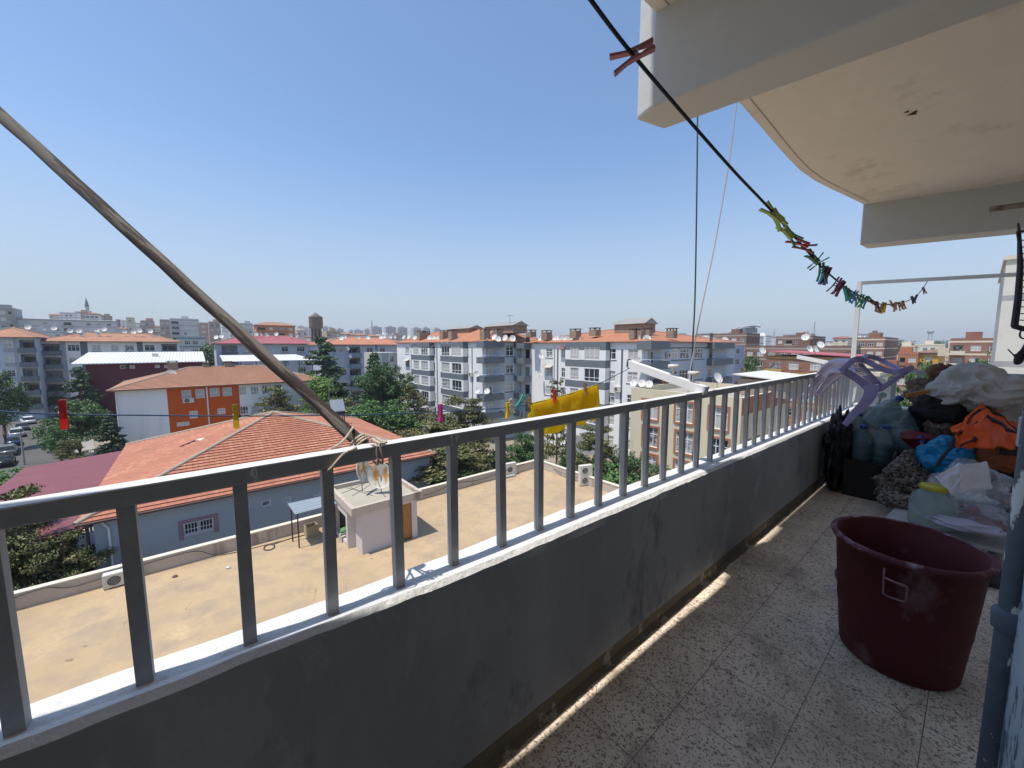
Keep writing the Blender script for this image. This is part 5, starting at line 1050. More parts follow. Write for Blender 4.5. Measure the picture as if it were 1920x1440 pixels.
# ------------------------------------------------------------------ apartment blocks
def apartment(name, label, cols, t, y_eave, x_eave, px0, px1, depth=12, sh=2.9, wall=white_render, roofmat=tile_pale, rise=2.0, bandmat=grey_band, z_floor=GROUND, nst=5, alt=None, over=.6, roof=True, extra=None):
    e = S(x_eave, y_eave, t=t); s0 = S(px0, y_eave, t=t).x; s1 = S(px1, y_eave, t=t).x; H = e.z - z_floor; W = s1 - s0
    r = thing(name, label, 'building', (s0, t, z_floor)); mats = [wall, bandmat, alt or grey_mid, shade_wall]; hs = []; ws = []; bs = []; bands = []
    for c in cols:
        u0 = S(c[1], y_eave, t=t).x - s0; u1 = S(c[2], y_eave, t=t).x - s0
        if c[0] == 'g': bands.append((u0, u1, c[3] if len(c) > 3 else 1)); continue
        for k_ in range(nst):
            zf = H - .25 - (k_ + 1) * sh
            if zf < .2: break
            if c[0] == 'w': ws.append((u0, zf + .95, u1 - u0, 1.4)); hs.append((u0, zf + .95, u1, zf + 2.35))
            elif c[0] == 'd': ws.append((u0, zf + .95, u1 - u0, 1.4)); hs.append((u0, zf + .95, u1, zf + 2.35)); bands.append((u0 - .15, u1 + .15, 2, zf + .1, zf + .95))
            elif c[0] == 'b': bs.append((u0, u1, zf)); hs.append((u0, zf + .15, u1, zf + sh - .3))
    def mf(x, z):
        for b in bands:
            if b[0] < x < b[1] and (len(b) < 4 or b[3] < z < b[4]): return b[2]
        return 0
    mb = MB(); zz = [z for b in bands if len(b) > 3 for z in b[3:5]]
    global REC
    nb = [h for h in hs if not any(abs(h[0] - b[0]) < 1e-6 and h[3] - h[1] > 2 for b in bs)]
    walls(mb, 0, 0, W, depth, 0, H, hs, mf=Bands(mf, zz, [b[i] for b in bands for i in (0, 1)]))
    for u0, u1, zf in bs: # recess boxes
        for q in (((u0, .12, zf + .15), (u0, .12, zf + sh - .3), (u0, 1.4, zf + sh - .3), (u0, 1.4, zf + .15)), ((u1, .12, zf + .15), (u1, 1.4, zf + .15), (u1, 1.4, zf + sh - .3), (u1, .12, zf + sh - .3)), ((u0, 1.4, zf + .15), (u0, 1.4, zf + sh - .3), (u1, 1.4, zf + sh - .3), (u1, 1.4, zf + .15)), ((u0, .12, zf + .15), (u0, 1.4, zf + .15), (u1, 1.4, zf + .15), (u1, .12, zf + .15)), ((u0, .12, zf + sh - .3), (u1, .12, zf + sh - .3), (u1, 1.4, zf + sh - .3), (u0, 1.4, zf + sh - .3))): mb.quad(*q, 3)
    mb.build('wall', mats, r)
    for u, z, w_, h2 in ws: fwin(r, 0, 0, 0, u, z, round(w_, 1) if False else w_, h2, mull=2 if w_ < 1.8 else 3, tr=.68)
    for u0, u1, zf in bs:
        mb = MB(); d = .9; mb.box(u0 - .1, -d, zf, u1 + .1, -.003, zf + .12); mb.box(u0 - .1, -d, zf + .12, u1 + .1, -d + .1, zf + 1.0); mb.box(u0 - .1, -d + .1, zf + .12, u0, -.003, zf + 1.0); mb.box(u1, -d + .1, zf + .12, u1 + .1, -.003, zf + 1.0)
        o = mb.build('balcony', bandmat, r); mb = MB(); mb.box(u0 + .2, 1.36, zf + .17, u0 + 1.0, 1.39, zf + 2.1); mb.box(u1 - 1.7, 1.36, zf + 1.0, u1 - .4, 1.39, zf + 2.1); mb.build('balcony_door', glass_d, o)
    if roof: hip_roof(r, 0, -.4, W, depth, H, over, rise, roofmat, None if t > 60 else .4)
    return r, s0, W, H
# left block
apartment('apartment_block', 'grey and white apartment block with brown tile roof above the maroon hall', [('b', 74, 111), ('g', 111, 122, 2), ('w', 125, 148), ('g', 149, 163), ('d', 171, 188), ('w', 207, 221), ('d', 233, 250), ('g', 256, 267), ('d', 270, 289), ('b', 302, 331)], 128, 640, 200, 68, 334)
apartment('apartment_block', 'blue grey apartment block with tile roof at the far left edge', [('d', -22, -8), ('d', 5, 21), ('g', 23, 31, 2), ('b', 34, 64)], 124, 632, 30, -40, 66, wall=blue_and_shade_render)
apartment('apartment_block', 'pale block with a rose pink hip roof behind the white canopy', [('b', 415, 444), ('d', 455, 470), ('w', 485, 497), ('w', 504, 510), ('d', 527, 540), ('d', 556, 571)], 122, 644, 480, 404, 592, roofmat=mat_corrugated('rose_sheet', (.42, .12, .13), .5, .4), rise=2.2, wall=M('pale_lilac_render', (.50, .52, .57), .85, .08, .3, 6, .1))
apartment('apartment_block', 'pale blue apartment block with orange tile roof right of the tall conifer', [('w', 610, 618), ('g', 622, 627, 2), ('w', 634, 643), ('b', 654, 675), ('g', 676, 681, 0), ('d', 687, 699), ('g', 703, 708), ('d', 712, 722), ('d', 736, 748)], 104, 646, 680, 604, 768, wall=blue_and_shade_render, roofmat=mat_tiles('salmon_tiles', (.47, .20, .115), (.55, .27, .16), (.28, .11, .07)), bandmat=M('steel_blue_band', (.24, .31, .37), .8))
r_, s0_, W__, H__ = apartment('apartment_block', 'short grey and cream flat roofed block just left of the white apartments', [('g', 716, 728, 2), ('w', 708, 715), ('w', 731, 738)], 84, 661, 725, 706, 748, depth=8, wall=M('cream_panel', (.60, .58, .50), .8), roof=False)

# ------------------------------------------------------------------ staggered white apartments (sunlit faces look towards -s)
def white_block(label, s0, pxc, px_back, px_end, yc, bays, wins, stripes, zsh=2.9, t_back=None):
    """pxc: pixel column of the corner balcony's outer corner"""
    bc = S(pxc, 650, s=s0 - 1.1); t0 = bc.y + 1.1; tb = t_back or S(px_back, 645, s=s0).y; s1 = S(px_end, 650, t=t0).x
    ze = S(pxc, yc, s=s0).z; H = ze - GROUND; D = tb - t0; W = s1 - s0
    r = thing('apartment_block', label, 'building', (s0, t0, GROUND)); U = lambda px, ds=0: tb - S(px, 650, s=s0 - ds).y
    lh = []; lw = []
    for px0, px1 in wins:
        for k_ in range(5):
            z = H - .35 - (k_ + 1) * zsh + .95
            if z > 0: lh.append((U(px0), z, U(px1), z + 1.4)); lw.append((U(px0), z, U(px1) - U(px0), 1.4))
    fh = []; fw_ = []
    for px0, px1 in bays['front']:
        u0 = S(px0, 650, t=t0).x - s0; u1 = S(px1, 650, t=t0).x - s0
        for k_ in range(5):
            z = H - .35 - (k_ + 1) * zsh + .95
            if z > 0: fh.append((u0, z, u1, z + 1.4)); fw_.append((u0, z, u1 - u0, 1.4))
    st = [(U(p) - .16, U(p) + .16) for p in stripes]
    fz = [z for k_ in range(6) for z in (H - .35 - k_ * zsh - .65, H - .35 - k_ * zsh - .5)] 
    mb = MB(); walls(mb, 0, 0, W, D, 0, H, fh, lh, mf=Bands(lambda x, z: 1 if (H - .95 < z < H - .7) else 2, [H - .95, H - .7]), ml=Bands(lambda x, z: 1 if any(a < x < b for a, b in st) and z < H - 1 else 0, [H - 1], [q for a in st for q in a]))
    mb.build('wall', [white_render, grey_band, blue_and_shade_render], r)  # front walls take the bluish render: their shade is put into the colour
    for u, z, w_, h2 in lw: lwin(r, 0, D, 0, u, z, w_, h2, mull=2, tr=.62)
    for u, z, w_, h2 in fw_: fwin(r, 0, 0, 0, u, z, w_, h2, mull=3 if w_ > 1.7 else 2, tr=.62)
    mb = MB()
    for u, z, w_, h2 in fw_: mb.box(u - .25, -.05, z - .22, u + w_ + .25, -.003, z - .08)
    for u, z, w_, h2 in lw[::2]: mb.box(-.05, D - u - w_ - .15, z - .14, -.003, D - u + .15, z - .04)
    if mb.v: mb.build('window_sill_band', grey_band, r)
    for px0, px1, wn_, panel in bays['left']:          # projecting bays with grey bands
        dep = .95; u0, u1 = U(px0, dep), U(px1, dep); bw_ = u1 - u0; ho = []; 
        for a, b in wn_:
            for k_ in range(5):
                z = H - .5 - (k_ + 1) * zsh + .95; ho.append((bw_ * a, z, bw_ * b, z + 1.75))
        bz = [(H - .5 - (k_ + 1) * zsh - .05, H - .5 - (k_ + 1) * zsh + .95) for k_ in range(5)] + [(H - .5 - .62, H)]
        zlow = 2.6
        gb = Bands(lambda x, z: 1 if any(a < z < b for a, b in bz) else 0, [q for b in bz for q in b])
        ho = [h for h in ho if h[1] > zlow + .2]
        gb.zs = [z - zlow for z in gb.zs]; gl = Bands(lambda x, z, b_=bz: 1 if any(a < z + zlow < b for a, b in b_) else 0, gb.zs)
        mb = MB(); walls(mb, -dep, D - u1, -.002, D - u0, zlow, H, [], [(a, b - zlow, c, d - zlow) for a, b, c, d in ho], mf=gl, ml=gl, bottom=True)
        bo = mb.build('bay', [white_render, grey_band], r)
        for a, b, c, d in ho: lwin(bo, -dep, D - u0, 0, a, b, c - a, d - b, mull=3 if c - a > 1.3 else 2, tr=.3)
    for px in [w_[1] + 4 for w_ in wins[:2]]:
        mb = MB(); y_ = D - U(px); mb.tube([(-.07, y_, H - .5), (-.07, y_, 0)], .06, 6); mb.build('downpipe', grey_mid, r)
    for i_ in range(3):
        q_ = lw[(i_ * 4 + 1) % len(lw)]; mb = MB(); y_ = D - q_[0]; mb.hexa([(-.7, y_ - q_[2] - .15, q_[1] + 1.35), (-.005, y_ - q_[2] - .15, q_[1] + 1.7), (-.005, y_ + .15, q_[1] + 1.7), (-.7, y_ + .15, q_[1] + 1.35), (-.7, y_ - q_[2] - .15, q_[1] + 1.38), (-.005, y_ - q_[2] - .15, q_[1] + 1.73), (-.005, y_ + .15, q_[1] + 1.73), (-.7, y_ + .15, q_[1] + 1.38)]); mb.build('awning', M('awning_%s' % 'abc'[i_], ((.5, .47, .4), (.24, .12, .1), (.3, .33, .35))[i_], .8), r)
    # corner balconies
    bl_u = bays['corner']; ys = S(bl_u[0], 650, s=s0 - 1.1).y - t0; xe = S(bl_u[1], 650, t=t0 - 1.1).x - s0
    for k_ in range(6):
        zf = H - .5 - k_ * zsh - .45 if k_ == 0 else H - .5 - k_ * zsh
        if zf < 1.5: break
        hgt = .95
        mb = MB(); mb.box(-1.1, -1.1, zf, xe, -.003, zf + .14); mb.box(-1.1, -.003, zf, -.003, ys, zf + .14)
        mb.box(-1.1, -1.1, zf + .14, xe, -1.0, zf + hgt); mb.box(-1.1, -1.0, zf + .14, -1.0, ys, zf + hgt); mb.box(xe - .1, -1.0, zf + .14, xe, -.003, zf + hgt); mb.box(-1.0, ys - .1, zf + .14, -.003, ys, zf + hgt)
        if k_ == 0: mb.box(-1.1, -1.1, zf + hgt, xe, -.003, zf + hgt + .05); mb.box(-1.1, -.003, zf + hgt, -.003, ys, zf + hgt + .05)
        b = mb.build('balcony', grey_band, r)
        if k_:
            mb = MB()
            for q in (((-1.05, -1.05), (xe - .05, -1.05)), ((-1.05, -1.05), (-1.05, ys - .05))): mb.tube([(*q[0], zf + hgt + .28), (*q[1], zf + hgt + .28)], .03, 5)
            for x in (-1.05, xe / 2, xe - .05): mb.tube([(x, -1.05, zf + hgt), (x, -1.05, zf + hgt + .28)], .02, 5)
            mb.build('balcony_rail', pvc, b)
            o = fwin(b, 0, 0, zf, .5, .2, .8, 2.0, mull=1, tr=0); o.location.y = -.05
            o = lwin(b, 0, 0, zf, -ys + .3, .9, min(1.7, ys - .5), 1.3, mull=3, tr=.62); o.location.x = -.05
    return r, s0, t0, W, D, H
wa = white_block('left white staggered apartment block with slate grey bays and rounded corner balconies', 35.2, 907, 744, 1000, 640, {'front': [(949, 963), (976, 995)], 'left': [(771, 805, [(.12, .42), (.55, .9)], 0), (825, 868, [(.06, .42), (.52, .92)], 0)], 'corner': (893, 946)}, [(760, 767), (808, 815), (870, 878)], [819, 885])
wb = white_block('right white staggered apartment block with slate grey bay above the yellow cloth', 42.5, 1221, 1010, 1378, 640, {'front': [(1261, 1272), (1276, 1293), (1304, 1319), (1330, 1338)], 'left': [(1060, 1136, [(.14, .36), (.5, .86)], 0)], 'corner': (1194, 1257)}, [(1024, 1036), (1053, 1060), (1139, 1155), (1178, 1197)], [1046, 1167], t_back=wa[2])
for r, s0, t0, W, D, H in (wa, wb): hip_roof(r, 0, -.3, max(W, 13), D, H + .02, .35, 2.3, mat_tiles('block_tiles', (.44, .175, .09), (.52, .25, .14), (.24, .09, .05)), None)
# pale worn lettering on the grey top band of the left block's second bay (too small to read in the photo)
r, s0, t0, W, D, H = wa; mb = MB(); rl_ = random.Random(4); xl = s0 - .955
for i in range(13):
    if i in (2, 6): continue
    yq = S(827 + i * 2.35, 642, s=xl).y - t0; zq = S(840, 642.2, s=xl).z - GROUND
    for q in range(3):
        if rl_.random() < .75: mb.box(-.975, yq - .03 - .07 * q, zq - .2, -.953, yq - .07 * q, zq + rl_.choice((.2, .05)))
    mb.box(-.975, yq - .2, zq + rl_.choice((-.2, .0, .14)), -.953, yq, zq + rl_.choice((.18, .2, .2)))
mb.build('lettering', M('pale_letters', (.5, .52, .52), .7), r)
# end bay of right block + inner corner balconies
r, s0, t0, W, D, H = wb
for k_ in range(5):
    zf = H - .5 - k_ * 2.9 - (.45 if k_ == 0 else 0)
    mb = MB(); a = S(1340, 650, t=t0 - 1.0).x - s0; b = S(1377, 650, t=t0 - 1.0).x - s0; mb.box(a, -1.0, zf, b, -.003, zf + .12); mb.box(a, -1.0, zf + .12, b, -.9, zf + .95); mb.box(a, -.9, zf + .12, a + .1, -.003, zf + .95); mb.box(b - .1, -.9, zf + .12, b, -.003, zf + .95)
    o = mb.build('balcony', grey_band, r); mb = MB(); mb.box(a + .6, -.03, zf + .2, a + 1.5, -.004, zf + 2.3); mb.build('balcony_door', glass_d, o)
    mb = MB(); b_y = D - .003; mb.box(-1.6, D - 2.6, zf, -.003, b_y, zf + .12); mb.box(-1.6, D - 2.6, zf + .12, -1.5, b_y, zf + .9); mb.box(-1.5, D - 2.6, zf + .12, -.003, D - 2.5, zf + .9); o = mb.build('balcony', grey_band, r)
    mb = MB(); mb.box(-.03, D - 2.2, zf + .2, -.004, D - 1.2, zf + 2.3); mb.build('balcony_door', glass_d, o)
def penthouse(root, s0, t0, px0, px1, yb, yt, sp, kind='shed'):
    a = S(px0, yb, s=sp); b = S(px1, yb, s=sp); w_ = a.y - b.y; z0 = a.z - GROUND - .6; h_ = (yb - yt) / 725 * (depth_of(a)) * .75
    x = sp - s0; y = b.y - t0; mb = MB(); mb.box(x, y, z0, x + 3, y + w_, z0 + .6 + h_ * .6); o = mb.build('penthouse', chim, root)
    mb = MB(); z1 = z0 + .6 + h_ * .6; e = .3
    mb.add([(x - e, y - e, z1), (x + 3 + e, y - e, z1), (x + 3 + e, y + w_ + e, z1), (x - e, y + w_ + e, z1), (x + 1.5, y - e, z1 + h_ * .7), (x + 1.5, y + w_ + e, z1 + h_ * .7)], [(0, 4, 5, 3), (4, 1, 2, 5), (0, 1, 4), (2, 3, 5), (0, 3, 2, 1)]); mb.build('penthouse_roof', M('lead_roof', (.30, .29, .27), .6, .2, 1, 8, .2), o)
penthouse(wa[0], wa[1], wa[2], 909, 962, 620, 605, 40.5); penthouse(wa[0], wa[1], wa[2], 839, 880, 623, 612, 40); penthouse(wb[0], wb[1], wb[2], 1152, 1207, 618, 598, 49)
for px0, px1, yt, yb, blk, ds in ((786, 793, 620, 637, wa, 1.2), (796, 803, 621, 636, wa, 2.5), (829, 836, 619, 637, wa, 1.5), (844, 854, 618, 637, wa, 1.0), (905, 914, 616, 638, wa, .8), (929, 938, 616, 634, wa, 3), (990, 1001, 618, 632, wa, 6), (1018, 1032, 619, 638, wb, 1.0), (1071, 1087, 616, 634, wb, 1.5), (1109, 1122, 614, 630, wb, 3), (1182, 1193, 615, 636, wb, 1.2), (1194, 1207, 615, 636, wb, 1.8), (1211, 1221, 614, 630, wb, 4), (1252, 1267, 615, 634, wb, 6)):
    a = S(px0, yb, s=blk[1] + ds); b = S(px1, yt, s=blk[1] + ds); wd = abs(a.y - b.y); chimney(blk[0], ds, (a.y + b.y) / 2 - blk[2], a.z - GROUND, min(1.2, wd), max(.8, b.z - a.z - .3))
# TV aerial
p = S(956, 607, s=41); ae = thing('tv_aerial', 'thin cross shaped television aerial above the left white block', 'aerial', p)
mb = MB(); mb.tube([(0, 0, 0), (0, 0, 1.6)], .03, 5); mb.tube([(0, -.8, 1.3), (0, .9, 1.3)], .025, 5)
for i in range(6): mb.tube([(-.25, -.7 + i * .3, 1.3), (.25, -.7 + i * .3, 1.3)], .015, 4)
mb.build('aerial_rod', dish_metal, ae)
# lettering-like dark marks are too small to read: grey fascia only
# lavender strip building behind
apartment('apartment_block', 'lavender edge of another block right of the white apartments', [('w', 1381, 1388)], 42, 648, 1385, 1370, 1396, depth=10, wall=M('lavender_render', (.42, .46, .60), .85, .08), roof=False)

# ------------------------------------------------------------------ beige building with terracotta window frames
BS = 37.2; bt0 = S(1392, 740, s=BS).y; bt1 = S(1184, 727, s=BS).y; bz = S(1184, 727, s=BS).z; BH_ = bz - GROUND; BD = bt1 - bt0
bg_ = thing('beige_building', 'beige four storey building with terracotta window frames behind the railing', 'building', (BS, bt0, GROUND)); lh = []
for (x0, x1), rows in (((1205, 1234), ((752, 783), (803, 834))), ((1266, 1300), ((757, 790), (813, 846))), ((1329, 1366), ((766, 802), (826, 862))), ((1203, 1230), ((857, 882),))):
    for y0, y1 in rows:
        a = S(x0, y1, s=BS); b = S(x1, y0, s=BS); lh.append((bt1 - a.y, a.z - GROUND, bt1 - b.y, b.z - GROUND))
    for q in range(1):
        y0, y1 = rows[-1]
for h in list(lh)[1:6:2]: lh.append((h[0], h[1] - 3.0, h[2], h[3] - 3.0))
fa = [S(x, 800, t=bt0).x - BS for x in (1398, 1432)]; bw_ = 13.0; sh3 = 2.95
fh = [(fa[0] - .2, BH_ - 2.7 - i * sh3 - .2, fa[1], BH_ - .95 - i * sh3 - .2 + .1) for i in range(1, 3)]
mb = MB(); walls(mb, 0, 0, bw_, BD, 0, BH_, [(a, b - 0, c, d) for a, b, c, d in fh], lh, top=False, mf=Bands(lambda x, z: 1 if z > BH_ - 1.6 and x < 12 else 0, [BH_ - 1.6])); mb.quad((0, 0, BH_ - .7), (bw_, 0, BH_ - .7), (bw_, BD, BH_ - .7), (0, BD, BH_ - .7), 2)
mb.box(.002, .2, BH_ - .72, .2, BD - .2, BH_ - .001) ; mb.box(.2, BD - .2, BH_ - .72, bw_ - .2, BD - .002, BH_ - .001); mb.box(bw_ - .2, .2, BH_ - .72, bw_ - .002, BD - .2, BH_ - .001); mb.box(.2, .002, BH_ - .72, bw_ - .2, .2, BH_ - .001)
mb.build('wall', [beige_render, terracotta, conc], bg_)
for a, b, c, d in lh: lwin(bg_, 0, BD, 0, a, b, c - a, d - b, mull=3, tr=.66, trim=terracotta)
for a, b, c, d in fh:
    mb = MB(); mb.box(a - .3, -1.0, b - .15, c + 1.5, -.003, b); mb.box(a - .3, -1.0, b, c + 1.5, -.9, b + .12)
    o = mb.build('balcony', terracotta, bg_); mb = MB(); mb.tube([(a - .3, -.95, b + .9), (c + 1.5, -.95, b + .9)], .03, 5)
    for i in range(14): x = a - .3 + (c - a + 1.8) * i / 13; mb.tube([(x, -.95, b + .12), (x, -.95, b + .9)], .018, 4)
    mb.build('balcony_rail', pvc, o); mb = MB(); mb.box(a, .1, b, c, .13, d); mb.build('balcony_door', glass_d, o)
mb = MB(); p = S(1240, 722, z=bz - .2); mb.box(p.x - BS - .6, p.y - bt0 - .6, BH_ - .7, p.x - BS + .6, p.y - bt0 + .6, BH_ + .55); mb.build('chimney', M('brick_brown', (.16, .09, .07), .9), bg_)
q = [S(x, y, z=z) for x, y, z in ((1376, 704, -3.2), (1470, 716, -3.2), (1560, 700, -2.6))]
ro_ = thing('roof_shed', 'pale sheet roofed brick shed on the far side of the beige roof', 'shed', (q[0].x, q[0].y - 5, bz - .7)); mb = MB(); mb.box(0, 0, 0, 9, 4.6, q[0].z - bz + .7 - .3); mb.build('wall', mat_brick('pale_brick', (.40, .29, .22), (.33, .25, .2), (.42, .38, .33)), ro_); mb = MB(); hz_ = q[0].z - bz + .7; mb.hexa([(-.4, -.5, hz_ - .35), (9.4, -.5, hz_ - .35), (9.4, 5, hz_ + .1), (-.4, 5, hz_ + .1), (-.4, -.5, hz_ - .25), (9.4, -.5, hz_ - .25), (9.4, 5, hz_ + .2), (-.4, 5, hz_ + .2)]); mb.build('roof', M('pale_sheet', (.62, .60, .55), .7, .15), ro_)
# ------------------------------------------------------------------ houses farther off
brick_red = mat_brick('red_brick', (.32, .125, .075), (.26, .10, .065), (.36, .30, .25)); brick_brown = mat_brick('brown_brick', (.24, .12, .08), (.2, .10, .07), (.3, .25, .2))
yellow_r = M('yellow_render', (.60, .34, .06), .85, .08, .4, 6); cream_r = M('cream_render', (.66, .60, .47), .85, .1, .3, 6); grey_r = M('pale_grey_render', (.52, .53, .54), .85, .1, .2, 5); pinkish = M('rosy_roof', (.38, .10, .11), .7, .15, .5, 6)
def house(name, label, px0, px1, yt, d, wall, floors=3, ncol=3, roof='flat', cat='building', depth=10, base=None, turn=0, roofmat=None, band=None, winw=1.5, balc=None, group=None, side=True, px_side=None):
    """house seen across the roofs; front faces -s (towards us and the sun), right side faces -t"""
    pc = S((px0 + px1) / 2, yt, d=d); s = pc.x
    face_t = abs(pc.x) * .9 < abs(pc.y)           # left half of the view: front faces -t
    if face_t: a = S(px0, yt, t=pc.y); b = S(px1, yt, t=pc.y); W = b.x - a.x; org = (a.x, pc.y)
    else:
        xr = px_side or px1; a = S(px0, yt, s=s); b = S(xr, yt, s=s); D = a.y - b.y; org = (s, b.y)
        W = (S(px1, yt, t=b.y).x - s) if px_side else depth
    wv = world((org[0], org[1], 0)); zb = GROUND + hill(wv.x, wv.y) - 3 if base is None else base; H = a.z - zb; sh = 2.9
    r = thing(name, label, cat, (org[0], org[1], zb), group); mats = [wall, band or conc]; hs = []
    L = W if face_t else D; n = ncol
    for i in range(n):
        u = L * (i + .5) / n - winw / 2 + (random.uniform(-.15, .15) if n > 1 else 0)
        for k_ in range(floors):
            z = H - .6 - (k_ + 1) * sh + 1.0
            if z > 0 and not (balc and i in balc): hs.append((u, z, u + winw, z + 1.35))
    bands = Bands(lambda x, z: 1 if any(abs((H - .35 - q * sh) - z) < .2 for q in range(floors + 1)) else 0, [H - .35 - q * sh + e for q in range(floors + 1) for e in (-.2, .2)])
    mb = MB(); dd = depth if face_t else D
    if not face_t and px_side:
        nn = max(2, int(W / 3.2)); fh2 = [(W * (i + .5) / nn - .45, H - .6 - (k_ + 1) * sh + 1, W * (i + .5) / nn + .45, H - .6 - (k_ + 1) * sh + 2.3) for i in range(nn) for k_ in range(floors) if H - (k_ + 1) * sh > 0]
    else: fh2 = []
    walls(mb, 0, 0, W, dd, 0, H, hs if face_t else fh2, [] if face_t else hs, mf=bands, ml=bands)
    if roof == 'flat':
        for b4 in ((0.003, 0.003, W - .003, .2), (0.003, dd - .2, W - .003, dd - .003), (.003, .2, .2, dd - .2), (W - .2, .2, W - .003, dd - .2)): mb.box(b4[0], b4[1], H, b4[2], b4[3], H + .45)
    mb.build('wall', mats, r)
    for h in hs: (fwin if face_t else lwin)(r, 0, 0 if face_t else dd, 0, h[0], h[1], h[2] - h[0], 1.35, mull=3 if winw > 1.3 else 2, tr=.65)
    for h in fh2:
        o = fwin(r, 0, 0, 0, h[0], h[1], .9, 1.3, mull=1, tr=0)
    if balc:
        for i in balc:
            u0, u1 = L * i / n + .2, L * (i + 1) / n - .2
            for k_ in range(floors):
                zf = H - .6 - (k_ + 1) * sh + .05; mb = MB()
                if face_t: mb.box(u0, -1.1, zf, u1, -.003, zf + .95)
                else: mb.box(-1.1, dd - u1, zf, -.003, dd - u0, zf + .95)
                o = mb.build('balcony', [band or conc], r); mb = MB()
                if face_t: mb.box(u0 + .3, -.02, zf + .95, u1 - .3, -.004, zf + 2.3)
                else: mb.box(-.02, dd - u1 + .3, zf + .95, -.004, dd - u0 - .3, zf + 2.3)
                mb.build('balcony_opening', glass_d, o)
    if roof == 'hip': hip_roof(r, 0, 0, W, dd, H + .02, .6, min(W, dd) * .16, roofmat or tile_pale)
    if roof == 'shed': 
        mb = MB(); mb.hexa([(-.5, -.6, H), (W + .5, -.6, H), (W + .5, dd + .5, H + .8), (-.5, dd + .5, H + .8), (-.5, -.6, H + .15), (W + .5, -.6, H + .15), (W + .5, dd + .5, H + .95), (-.5, dd + .5, H + .95)]); mb.build('roof', roofmat or pinkish, r)
    if roof == 'flat' and W > 5:
        mb = MB(); mb.box(W * .4, dd * .4, H, W * .4 + 3, dd * .4 + 2.6, H + 2.0); mb.build('stair_head', wall, r)
    return r, org, W, dd, H
# right side, nearer
house('brick_house', 'brick and yellow house with a red sheet roof behind the far end of the rail', 1437, 1594, 667, 70, brick_red, 4, 4, 'shed', roofmat=pinkish, depth=16, balc=(0,), band=M('ochre_band', (.50, .33, .10), .85))
house('brick_building', 'four storey red brick block with pale window frames right of the white post', 1607, 1685, 635, 125, brick_red, 5, 3, 'flat', px_side=1660, depth=14, band=cream_r)
house('yellow_building', 'yellow ochre block with a red brick wing between two brick blocks', 1723, 1773, 661, 112, yellow_r, 4, 1, 'hip', px_side=1761, depth=9, roofmat=brick_brown)
house('red_wing', 'terracotta wing with balconies attached left of the yellow ochre block', 1684, 1722, 663, 113, terracotta, 4, 2, 'flat', depth=9, balc=(0,), band=brick_red)
house('brick_building', 'pinkish brick block with balconies left of the white tower wall', 1782, 1884, 638, 88, brick_red, 4, 3, 'flat', depth=12, balc=(0,), band=cream_r)
house('brick_building', 'long low brick building behind the red roofed house', 1398, 1600, 651, 100, brick_brown, 3, 9, 'flat', depth=9)
house('brick_building', 'brown brick house with balcony above the red roofed house', 1455, 1548, 633, 150, brick_brown, 3, 4, 'flat', px_side=1524, depth=12, balc=(1,))
house('pink_roofed_house', 'small pale house with a pinkish roof left of the white post on the skyline', 1562, 1590, 634, 220, cream_r, 2, 2, 'hip', roofmat=pinkish)
house('brick_building', 'brown brick block with flat roof right of the hanging cords', 1340, 1400, 628, 130, brick_brown, 3, 4, 'flat', depth=12)
house('white_house', 'white low house under the stadium arch', 1398, 1418, 632, 190, white_render, 2, 2, 'flat')
house('white_house', 'white low house right of the stadium', 1420, 1436, 630, 240, white_render, 2, 2, 'flat')
house('cream_house', 'long cream house in front of the far tree line', 1715, 1772, 647, 170, cream_r, 2, 4, 'flat')
house('cream_house', 'small cream house left of the yellow ochre block', 1690, 1716, 650, 150, cream_r, 2, 2, 'flat')
house('cream_house', 'cream house showing between the brick block and pinkish block', 1774, 1792, 668, 95, cream_r, 2, 1, 'flat')
house('market_hall', 'low grey hall roof at the skyline left of the white post', 1440, 1470, 632, 330, grey_r, 1, 3, 'shed', roofmat=M('hall_grey', (.25, .27, .30), .5))
house('low_brick_house', 'low brick house with clutter on its roof below the brick blocks', 1640, 1700, 695, 75, brick_red, 2, 3, 'flat')
house('low_brick_house', 'low brick house right of the lilac chair below the yellow block', 1700, 1790, 702, 72, brick_brown, 2, 4, 'flat')
house('white_house', 'white roofed low house behind the chair legs', 1600, 1650, 702, 68, cream_r, 2, 2, 'flat')
# white tower wall at the right edge
twz = S(1884, 488, s=34).z; ty0 = S(1874, 600, s=34).y
tw = thing('white_tower', 'tall cream white building with two grey bands at the right edge', 'building', (34, ty0 - 11, GROUND)); TH = twz - GROUND
b1 = [S(1872, y, s=34).z - GROUND for y in (688, 677, 565, 555)]
mb = MB(); walls(mb, 0, 0, 12, 11, 0, TH, ml=Bands(lambda x, z: 1 if b1[0] < z < b1[1] or b1[2] < z < b1[3] else 0, b1)); mb.build('wall', [M('tower_cream', (.66, .63, .56), .9, .08, .5, 8, .15, stain=(.54, .51, .45), stain_lo=.55, stain_hi=.8), M('tower_grey', (.40, .40, .40), .9)], tw)
mb = MB(); mb.box(-.1, -.1, TH, 12.1, 11.1, TH + .2); mb.build('coping', cope, tw)
